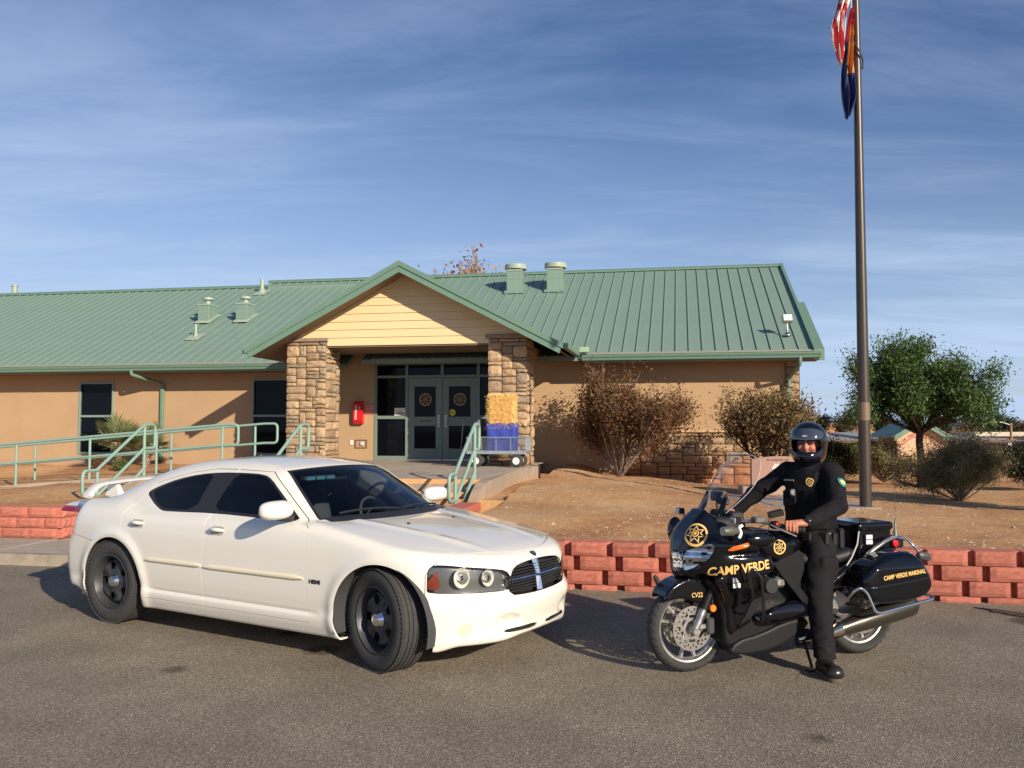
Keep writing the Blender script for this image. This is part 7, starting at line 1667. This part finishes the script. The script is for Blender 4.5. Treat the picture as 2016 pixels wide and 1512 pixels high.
def leafset(name, C_, sz, asp, m, parent, rng, up=.25, kind=None):
    """one small folded leaf at every centre"""
    n = len(C_); d = rng.normal(size=(n, 3)); d[:, 2] += up; d /= np.linalg.norm(d, axis=1)[:, None]; q = rng.normal(size=(n, 3)); s = np.cross(d, q); s /= np.linalg.norm(s, axis=1)[:, None]
    L_ = (sz*rng.uniform(.6, 1.35, n))[:, None]; W_ = L_*asp; nn = np.cross(s, d)
    V_ = np.empty((n, 4, 3)); V_[:, 0] = C_-d*L_*.5; V_[:, 1] = C_+s*W_*.5+nn*W_*.12; V_[:, 2] = C_+d*L_*.5; V_[:, 3] = C_-s*W_*.5+nn*W_*.12
    me = bpy.data.meshes.new(name); me.vertices.add(n*4); me.vertices.foreach_set('co', V_.reshape(-1)); me.loops.add(n*4); me.loops.foreach_set('vertex_index', np.arange(n*4, dtype=np.int32)); me.polygons.add(n)
    me.polygons.foreach_set('loop_start', np.arange(0, n*4, 4, dtype=np.int32)); me.polygons.foreach_set('loop_total', np.full(n, 4, dtype=np.int32)); me.update(calc_edges=True); me.materials.append(m); me.validate()
    o = bpy.data.objects.new(name, me); C.objects.link(o); o.parent = parent
    if kind: o['kind'] = kind
    return o
def branches(rg, base, dirs, depth, length, r, spread=.5, upb=.25, shrink=.72, nb=(2, 4)):
    """recursive limbs; returns MB and list of twig points"""
    mb = MB(); tips = []
    def go(p, d, l_, r_, k):
        pts = [p]; q = p.copy(); dd = d.copy(); st = 4
        for i in range(st): dd = (dd+Vector((rg.uniform(-1, 1), rg.uniform(-1, 1), rg.uniform(-.6, 1)))*.13+Vector((0, 0, upb*.12))).normalized(); q = q+dd*(l_/st); pts.append(q.copy())
        mb.tube(pts, [r_*(1-.35*i/st) for i in range(st+1)], 5 if k < depth-1 else 4, caps=False)
        if k <= 1:
            for i in range(1, st+1): tips.append((pts[i], k))
        if k == 0: return
        for _ in range(rg.randint(*nb)):
            t = rg.uniform(.45, 1); a = pts[min(st, int(t*st))]; nd = (dd+Vector((rg.uniform(-1, 1), rg.uniform(-1, 1), rg.uniform(-.5, .9)))*spread).normalized(); go(a, nd, l_*shrink*rg.uniform(.8, 1.15), r_*.6, k-1)
    for d, l2 in dirs: go(Vector(base), Vector(d).normalized(), length*l2, r, depth)
    return mb, tips
def plant(name, label, cat, loc, seed, dirs, depth, length, r, leaf, nleaf, lsz, asp, scat, m_bark=None, spread=.5, upb=.25, shrink=.72, nb=(2, 4), group=None, clamp=None, spikes=0, trunk_nm='trunk', crown_nm='crown'):
    t = thing(name, label, cat, loc, 0, group); rg = random.Random(seed); rng = np.random.default_rng(seed)
    mb, tips = branches(rg, (0, 0, 0), dirs, depth, length, r, spread, upb, shrink, nb)
    obj(trunk_nm, mb, m_bark or M_bark, t, smooth=60)
    T_ = np.array([tuple(p) for p, k in tips]); 
    if clamp is not None: T_ = T_[clamp(T_) < 0]
    idx = rng.integers(0, len(T_), nleaf); C_ = T_[idx]+rng.normal(size=(nleaf, 3))*scat
    if spikes:
        top = T_[np.argsort(-T_[:, 2])[:len(T_)//3]]; S_ = []
        for k in range(spikes):
            p = top[rng.integers(0, len(top))]; h = rng.uniform(.18, .42); lean = rng.normal(size=3)*.12; n_ = 26
            for j in range(n_): tt = rng.random(); S_.append(p+np.array([lean[0]*tt, lean[1]*tt, h*tt])+rng.normal(size=3)*.03*(1.2-tt))
        C_ = np.concatenate([C_, np.array(S_)])
    leafset(crown_nm, C_, lsz, asp, leaf, t, rng); return t
def fan(n, tilt0, tilt1, rg, l0=.8, l1=1.1): return [((math.cos(2*math.pi*k/n+rg.uniform(-.4, .4))*math.sin(tt), math.sin(2*math.pi*k/n+rg.uniform(-.4, .4))*math.sin(tt), math.cos(tt)), rg.uniform(l0, l1)) for k in range(n) for tt in [rg.uniform(tilt0, tilt1)]]
rg = random.Random(2)
plant('shrub', 'rusty brown multi stemmed shrub left of the stone wainscot, tips reaching the gutter', 'shrub', (2.46, 20.35, .56), 11, fan(11, .12, .76, rg), 3, 1.40, .036, ML['rust'], 27000, .064, .55, .13, spread=.62, shrink=.66, nb=(3, 4), spikes=26)
rg = random.Random(9)
plant('shrub', 'brown and olive shrub in front of the building corner behind the rider', 'shrub', (5.65, 19.2, .43), 14, fan(10, .12, .74, rg), 3, 1.16, .032, ML['olive_rust'], 22000, .06, .55, .12, m_bark=M_barkd, spread=.66, shrink=.68, nb=(3, 4), spikes=24)
rg = random.Random(5)
gt = plant('tree', 'round crowned green tree with a dark forked trunk behind the big grey-green bush', 'tree', (9.66, 21.0, .38), 33, [((.02, 0, 1), 1.0)], 0, 1.25, .085, ML['green'], 4, .1, .4, .1, m_bark=M_barkd)
for c in list(gt.children): bpy.data.objects.remove(c)
mb0 = MB(); mb0.tube([(0, 0, -.1), (.02, 0, .5), (-.02, 0, 1.0), (.0, 0, 1.22)], [.10, .085, .08, .085], 10)
mbt, tips = branches(rg, (0, 0, 1.2), [((-.9, .1, .7), 1.12), ((.55, -.3, .9), 1.05), ((.1, .5, 1.1), 1.05), ((-.35, -.5, .9), 1.0), ((.95, .2, .55), 1.1), ((0, 0, 1), 1.2), ((-1, -.3, .38), 1.05), ((.8, .6, .5), .95), ((-.5, .5, 1), 1.05), ((.3, -.7, .5), .9), ((-.4, -.8, .35), .8)], 3, 1.0, .050, .66, .10, .76, (3, 4))
mbt.add(mb0.v, mb0.f); obj('trunk', mbt, M_barkd, gt, smooth=60); T_ = np.array([tuple(p) for p, k in tips]); rng = np.random.default_rng(3)
T_[:, 0] *= np.where(np.abs(T_[:, 0]) > 2.0, .93, 1); T_ = T_[(T_[:, 2] > 1.15)]
cl = rng.integers(0, len(T_), 620); C_ = np.concatenate([T_[rng.integers(0, len(T_), 16000)]+rng.normal(size=(16000, 3))*.12, (T_[cl][:, None, :]+rng.normal(size=(620, 60, 3))*np.array([.15, .15, .12])).reshape(-1, 3)]); leafset('crown', C_, .10, .30, ML['green'], gt, rng)
rg = random.Random(21)
plant('bush', 'large rounded grey green bush of fine twigs on the bare soil at the right', 'bush', (7.60, 15.1, .46), 41, fan(50, .12, 1.28, rg, .85, 1.1), 2, .72, .009, ML['sage'], 52000, .036, .35, .065, spread=.5, shrink=.62, nb=(3, 4), upb=.1)
plant('bush', 'dark rounded bush behind the flagpole', 'bush', (9.0, 21.5, .40), 43, fan(30, .12, 1.15, rg, .8, 1.1), 2, .66, .012, ML['sage'], 20000, .045, .4, .09, spread=.5, shrink=.62, nb=(3, 4), upb=.1)
plant('bush', 'sunlit yellow green bush left of the flagpole', 'bush', (9.9, 26, .30), 44, fan(26, .15, 1.25, rg, .8, 1.1), 2, .62, .012, ML['lime'], 15000, .05, .5, .10, spread=.5, shrink=.62, nb=(3, 4), upb=.1)
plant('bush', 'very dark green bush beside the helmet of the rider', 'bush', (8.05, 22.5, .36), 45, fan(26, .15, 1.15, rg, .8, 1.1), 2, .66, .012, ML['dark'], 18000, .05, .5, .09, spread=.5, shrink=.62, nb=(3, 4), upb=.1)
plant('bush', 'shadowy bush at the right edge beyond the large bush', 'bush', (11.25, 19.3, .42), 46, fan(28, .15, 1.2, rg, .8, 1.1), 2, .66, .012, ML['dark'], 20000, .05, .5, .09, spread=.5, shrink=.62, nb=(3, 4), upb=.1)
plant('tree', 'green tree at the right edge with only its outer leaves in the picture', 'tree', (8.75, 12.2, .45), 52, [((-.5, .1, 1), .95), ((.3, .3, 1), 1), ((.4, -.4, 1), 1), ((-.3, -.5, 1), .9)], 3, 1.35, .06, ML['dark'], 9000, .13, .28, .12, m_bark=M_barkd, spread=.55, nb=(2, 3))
at_ = plant('tree', 'bare autumn tree with thin orange leaves behind the roof ridge', 'tree', (-2.0, 39, .4), 61, fan(15, .05, .40, rg, .8, 1.05), 3, 4.9, .09, ML['autumn'], 12000, .15, .55, .22, spread=.42, shrink=.52, nb=(3, 5))
_z = np.sort(np.array([v.co.z for c in at_.children for v in c.data.vertices if c.name.startswith('crown')]))
_k = 8.75/float(_z[int(len(_z)*.995)]); at_.scale = (_k*.95, _k*.95, _k)
# fan palms
def palm(loc, seed, label, h, size):
    t = thing('fan_palm', label, 'palm', loc, 0, 'fan palms by the wall'); rg = random.Random(seed); mb = MB()
    mb.tube([(0, 0, -.05), (.01, 0, h*.5), (0, 0, h)], [.09, .08, .06], 8); obj('trunk', mb, M_bark, t, smooth=50)
    mb = MB(); 
    for k in range(90):
        a = rg.uniform(0, 6.28); z = rg.uniform(.02, h); d = Vector((math.cos(a), math.sin(a), rg.uniform(-.6, .5))); p = Vector((math.cos(a)*.06, math.sin(a)*.06, z)); s2 = Vector((-math.sin(a), math.cos(a), 0))*.02; mb.add([p-s2, p+s2, p+d*rg.uniform(.06, .16)], [(0, 1, 2)])
    obj('dry_stubs', mb, mat('dry_palm', (.38, .22, .10), .9) if 'dry_palm' not in bpy.data.materials else bpy.data.materials['dry_palm'], t)
    for k in range(17):
        a = 2*math.pi*k/17+rg.uniform(-.2, .2); el = rg.uniform(.05, 1.35); d = Vector((math.cos(a)*math.cos(el), math.sin(a)*math.cos(el), math.sin(el))); pl_ = size*rg.uniform(.45, .75); c = Vector((0, 0, h))+d*pl_
        mb = MB(); mb.tube([(0, 0, h-.03), tuple(Vector((0, 0, h))+d*pl_*.5), tuple(c)], [.010, .008, .006], 4)
        s2 = d.cross(Vector((0, 0, 1))).normalized(); n_ = s2.cross(d)
        for j in range(22):
            an = -1.95+3.9*j/21; bd_ = (d*math.cos(an)+s2*math.sin(an)+n_*.12).normalized(); l_ = size*.62*(1-.18*abs(an)/1.95)*rg.uniform(.9, 1.05); w_ = bd_.cross(n_).normalized()*.021; tip = c+bd_*l_+Vector((0, 0, -.10*size*rg.uniform(.2, 1))); m1 = c+bd_*l_*.55
            mb.add([c, m1+w_, m1-w_, tip], [(0, 1, 2), (1, 3, 2)])
        obj('frond', mb, ML['palm'], t)
ML['palm'] = leaf_mat('palm_leaves', [(.10, .13, .045), (.17, .20, .08), (.25, .28, .13)], .45)
pz = lambda x, y: soil(x, y)-.02
palm((-10.35, 23.35, pz(-10.35, 23.35)), 3, 'fan palm in front of the left window', .45, .80); palm((-9.55, 23.2, pz(-9.55, 23.2)), 4, 'fan palm beside the green downspout', .42, .72)
rg = random.Random(31)
plant('ground_plant', 'low pale succulent at the foot of the fan palms', 'plant', (-10.0, 22.7, .66), 71, fan(14, .3, 1.3, rg, .8, 1.1), 1, .16, .006, ML['lime'], 700, .06, .4, .05, nb=(2, 3))
plant('ground_plant', 'small rusty seed head plant at the wall behind the ramp rail', 'plant', (-10.7, 23.0, .68), 72, fan(14, .2, 1.1, rg, .8, 1.1), 1, .18, .006, ML['rust'], 800, .05, .5, .05, nb=(2, 3))

# ================================================================== FAR SIDE OF THE SITE
sg_ = thing('sign_shelter', 'small gabled tan sign wall with green roof and red arched lettering under the green tree', 'sign building', (16.55, 36, .10), R_(-4))
M_t2 = mat('tan_sign_wall', (.62, .40, .26), .9, bump=(60, .3, .004)); M_redl = mat('brick_red_letter', (.42, .11, .07), .7)
mb = MB(); mb.prism([(-.92, 0), (.92, 0), (.92, 1.22), (0, 1.78), (-.92, 1.22)], 0, 2.2, 'y'); obj('wall', mb, M_t2, sg_, fix=True)
for s_ in (-1, 1):
    mb = MB(); mb.prism([(0, 1.97), (s_*1.16, 1.27), (s_*1.16, 1.20), (0, 1.90)], -.32, 2.6, 'y'); mb.prism([(0, 1.90), (s_*1.13, 1.215), (s_*1.10, 1.08), (0, 1.75)], -.30, -.22, 'y'); obj('roof_slope', mb, M_green_t, sg_, fix=True)
mb = MB(); txt = 'CAMP VERDE MARSHALS OFFICE'; n = len(txt)
for i, ch in enumerate(txt):
    if ch == ' ': continue
    a = R_(142)-R_(104)*i/(n-1); tm = text_mb(ch, .15, .006, .62, res=1); Rr = .86; xform(tm, frame_m((Rr*math.cos(a), -.006, .52+Rr*math.sin(a)*.98), (math.sin(a), 0, -math.cos(a)), (math.cos(a), 0, math.sin(a)))); mb.add(tm.v, tm.f)
obj('lettering', mb, M_redl, sg_)
mb = MB(); n = 30; vs = []
for k in range(n+1):
    a = R_(146)-R_(112)*k/n
    for r in (.74, .79): vs.append((r*math.cos(a), -.005, .52+r*math.sin(a)*.98))
mb.add(vs, [(2*k, 2*k+1, 2*k+3, 2*k+2) for k in range(n)]); obj('arch_band', mb, M_redl, sg_)
mb = star_badge(.135); n = 24; xform(mb, frame_m((0, -.008, .98), (1, 0, 0), (0, 0, 1))); obj('seal', mb, M_redl, sg_)
mb = MB(); mb.box((-.12, -.22, 1.52), (.08, 0, 1.60), .01); obj('lamp', mb, M_mb, sg_)
def shed(name, label, x0, x1, y0, y1, zb, zr_, mroof, mwall, posts=(), back=True):
    t = thing(name, label, 'shed', ((x0+x1)/2, y0, zb)); cx_ = (x0+x1)/2; H_ = zr_-zb
    mb = MB(); mb.add([(x0-cx_, 0, H_), (x1-cx_, 0, H_), (x1-cx_-1.5, y1-y0, H_+.28), (x0-cx_+.5, y1-y0, H_+.28), (x0-cx_, 0, H_-.13), (x1-cx_, 0, H_-.13), (x1-cx_-1.5, y1-y0, H_+.15), (x0-cx_+.5, y1-y0, H_+.15)], [(0, 1, 2, 3), (7, 6, 5, 4), (0, 4, 5, 1), (1, 5, 6, 2), (2, 6, 7, 3), (3, 7, 4, 0)]); obj('roof', mb, mroof, t)
    mb = MB(); mb.box((x0-cx_, -.02, H_-.16), (x1-cx_, .0, H_-.01)); obj('fascia', mb, mat('fascia_brown', (.12, .055, .045), .6) if 'fascia_brown' not in bpy.data.materials else bpy.data.materials['fascia_brown'], t)
    if back: mb = MB(); mb.box((x0-cx_+.6, y1-y0-.6, -.3), (x1-cx_-1.8, y1-y0-.4, H_+.1)); obj('back_wall', mb, mwall, t)
    for px_ in posts: mb = MB(); mb.box((px_-cx_-.09, .05, -.3), (px_-cx_+.09, .23, H_-.1)); obj('post', mb, M_white, t)
M_grr = mat('grey_metal_roof', (.30, .29, .28), .6); M_dkw = mat('dark_wall', (.05, .04, .035), .9)
shed('carport', 'long low open carport with grey roof and white posts right of the gabled sign', 17.3, 23.9, 42, 50, .05, 1.18, M_grr, M_dkw, (21.5, 23.6))
shed('storage_shed', 'grey roofed low shed between the flagpole and the gabled sign', 15.4, 18.0, 44, 50, .05, 1.12, M_grr, M_dkw)
t = thing('outbuilding', 'low grey brown building with gabled end left of the flagpole', 'building', (24.0, 60, .0), R_(-8)); mb = MB(); mb.prism([(-1.8, 0), (1.8, 0), (1.8, .95), (0, 1.35), (-1.8, .95)], 0, 5, 'y'); obj('wall', mb, mat('taupe', (.20, .15, .125), .9), t, fix=True); mb = MB(); mb.prism([(-1.95, .92), (0, 1.36), (1.95, .92), (1.95, 1.02), (0, 1.46), (-1.95, 1.02)], -.2, 5.2, 'y'); obj('roof', mb, M_grr, t, fix=True)
t = thing('outbuilding', 'orange red flat building behind the trees right of the flagpole', 'building', (38.5, 95, .2)); mb = MB(); mb.box((-6, 0, 0), (6, 6, 1.9)); obj('wall', mb, mat('orange_wall', (.42, .21, .11), .9), t); mb = MB(); mb.box((-6.1, -.1, 1.9), (6.1, 6, 2.0)); obj('parapet', mb, mat('parapet', (.25, .12, .08), .9), t)
t = thing('outbuilding', 'pale flat roofed building with red band left of the flagpole', 'building', (29.5, 80, 0)); mb = MB(); mb.box((-4, 0, 0), (4, 5, 1.15)); obj('wall', mb, mat('pale_wall', (.55, .45, .34), .9), t); mb = MB(); mb.box((-4.1, -.1, 1.15), (4.1, 5, 1.28)); obj('roof_band', mb, mat('band_red', (.36, .10, .06), .8), t); 
for x in (-2.6, -1.0, .6, 2.2): mb = MB(); mb.box((x-.5, -.02, .62), (x+.5, .0, .98)); obj('window', mb, M_dglass, t)
t = thing('outbuilding', 'yellow tan building with grey roof at the far right edge', 'building', (29.9, 47, 0)); mb = MB(); mb.box((-2.2, 0, 0), (4, 5, .72)); obj('wall', mb, mat('yellow_wall', (.60, .42, .16), .9), t); mb = MB(); mb.box((-2.3, -.1, .80), (4, 5, 1.0)); obj('roof', mb, M_grr, t); mb = MB(); mb.box((-2.3, -.12, .73), (4, 5, .795)); obj('roof_band', mb, bpy.data.materials['band_red'], t)
t = thing('outbuilding', 'cream flat roofed building behind the street lamp at the right', 'building', (47.5, 85, 0)); mb = MB(); mb.box((-3, 0, 0), (6, 6, .9)); obj('wall', mb, M_dkw, t); mb = MB(); mb.box((-3.2, -.2, .9), (6, 6, 1.3)); obj('roof', mb, mat('cream_roof', (.50, .45, .36), .8), t)
t = thing('street_lamp', 'wooden pole street lamp with a thin arm at the far right', 'street lamp', (34.9, 62, 0)); mb = MB(); mb.tube([(0, 0, 0), (0, 0, 2.05)], .09, 8); obj('pole', mb, mat('wood_pole', (.28, .15, .09), .9), t, smooth=60); mb = MB(); mb.tube([(0, 0, 1.9), (-.6, 0, 2.1), (-1.3, 0, 2.12)], .03, 6); mb.box((-1.6, -.08, 2.08), (-1.2, .08, 2.16), .02); obj('lamp_arm', mb, M_white, t)
for (x, y, h, lb) in ((37.9, 85, 2.9, 'thin pale utility pole over the orange building'), (44.0, 95, 3.8, 'utility pole seen under the green tree')):
    t = thing('utility_pole', lb, 'utility pole', (x, y, 0), 0); mb = MB(); mb.tube([(0, 0, 0), (0, 0, h)], .10, 8); mb.box((-.7, -.05, h-.5), (.7, .05, h-.4)); obj('pole', mb, mat('pole_pale', (.45, .40, .34), .8) if 'pole_pale' not in bpy.data.materials else bpy.data.materials['pole_pale'], t, smooth=60)
t = thing('water_tank', 'pair of small white tanks on the far rise under the green tree', 'tank', (45.6, 95, .4))
for x in (-.5, .5): mb = MB(); mb.lathe([(0, 2.4), (.35, 2.35), (.4, 2.2), (.4, 0)], 14, Matrix.Translation((x, 0, 0))); obj('tank', mb, M_white, t, smooth=50)
far = [(30.5, 88, 3.1, 2.6, 'dark', 'dark tree left of the flagpole beyond the pale building'), (33.8, 90, 3.0, 2.6, 'tan', 'brown leafed tree just left of the flagpole'), (36.2, 86, 2.9, 2.3, 'pine', 'round dark green tree right of the flagpole above the shed'), (27.2, 88, 2.7, 2.5, 'tan', 'olive tree behind the helmet of the rider'),
       (40.6, 84, 2.6, 1.8, 'dark', 'dark tree behind the left roof slope of the gabled sign'), (47.5, 92, 2.2, 3.0, 'rust', 'reddish brown tree under the green crown'), (49.4, 90, 3.3, 3.6, 'pine', 'broad grey green tree above the carport roof'), (52.6, 92, 2.5, 2.2, 'tan', 'yellow brown tree at the end of the carport roof'), (53.3, 82, 3.6, 3.0, 'pine', 'dark conifer at the far right above the street lamp'), (43.5, 96, 2.2, 2.4, 'rust', 'low russet trees behind the tanks'), (57.5, 84, 3.0, 3.0, 'dark', 'dark tree cut by the right edge of the picture')]
for i, (x, y, h, wd, lf, lb) in enumerate(far):
    t = thing('tree', lb, 'tree', (x, y, .1), 0, 'trees beyond the site'); rng = np.random.default_rng(100+i); rg = random.Random(i)
    mb, tips = branches(rg, (0, 0, .1), [((rg.uniform(-.6, .6), rg.uniform(-.5, .5), 1), rg.uniform(.8, 1.1)) for _ in range(6)], 1, h*.45, .10, .7, .2, .7, (3, 4)); obj('trunk', mb, M_barkd, t, smooth=60)
    nc_ = 26; cc = rng.normal(size=(nc_, 3)); cc /= np.linalg.norm(cc, axis=1)[:, None]; cc = cc*np.array([wd*.42, wd*.42, h*.30])*rng.uniform(.45, 1, (nc_, 1))+np.array([0, 0, h*.58])
    C_ = (cc[:, None, :]+rng.normal(size=(nc_, 90, 3))*np.array([wd*.11, wd*.11, h*.075])).reshape(-1, 3); C_ = C_[C_[:, 2] > .3]; leafset('crown', C_, .22, .6, ML[lf], t, rng)
# distant mesas, distance haze put into their bluish colour
def mesa(name, x0, x1, y, h, seed, m):
    rg = random.Random(seed); n = 40; mb = MB(); vs = []
    for k in range(n+1):
        t = k/n; e = min(1, t*6, (1-t)*6); hh = h*(.55*e+.45*(e > .9))*(1+.05*rg.uniform(-1, 1)); x = x0+(x1-x0)*t; vs += [(x, y-h*2.2, -20), (x, y, hh), (x, y+400, hh*.9), (x, y+900, -20)]
    mb.add(vs, [(4*k+j, 4*k+4+j, 4*k+5+j, 4*k+1+j) for k in range(n) for j in range(3)]); tag(obj(name, mb, m, smooth=30), kind='structure')
M_mesa = mat('mesa_haze_blue', (.36, .35, .42), 1.0, spec=0.0)
mesa('mesa', 800, 905, 1980, 21, 1, M_mesa); mesa('mesa', 1080, 1230, 2000, 17, 2, M_mesa); mesa('mesa', 905, 1000, 2300, 16, 3, M_mesa)
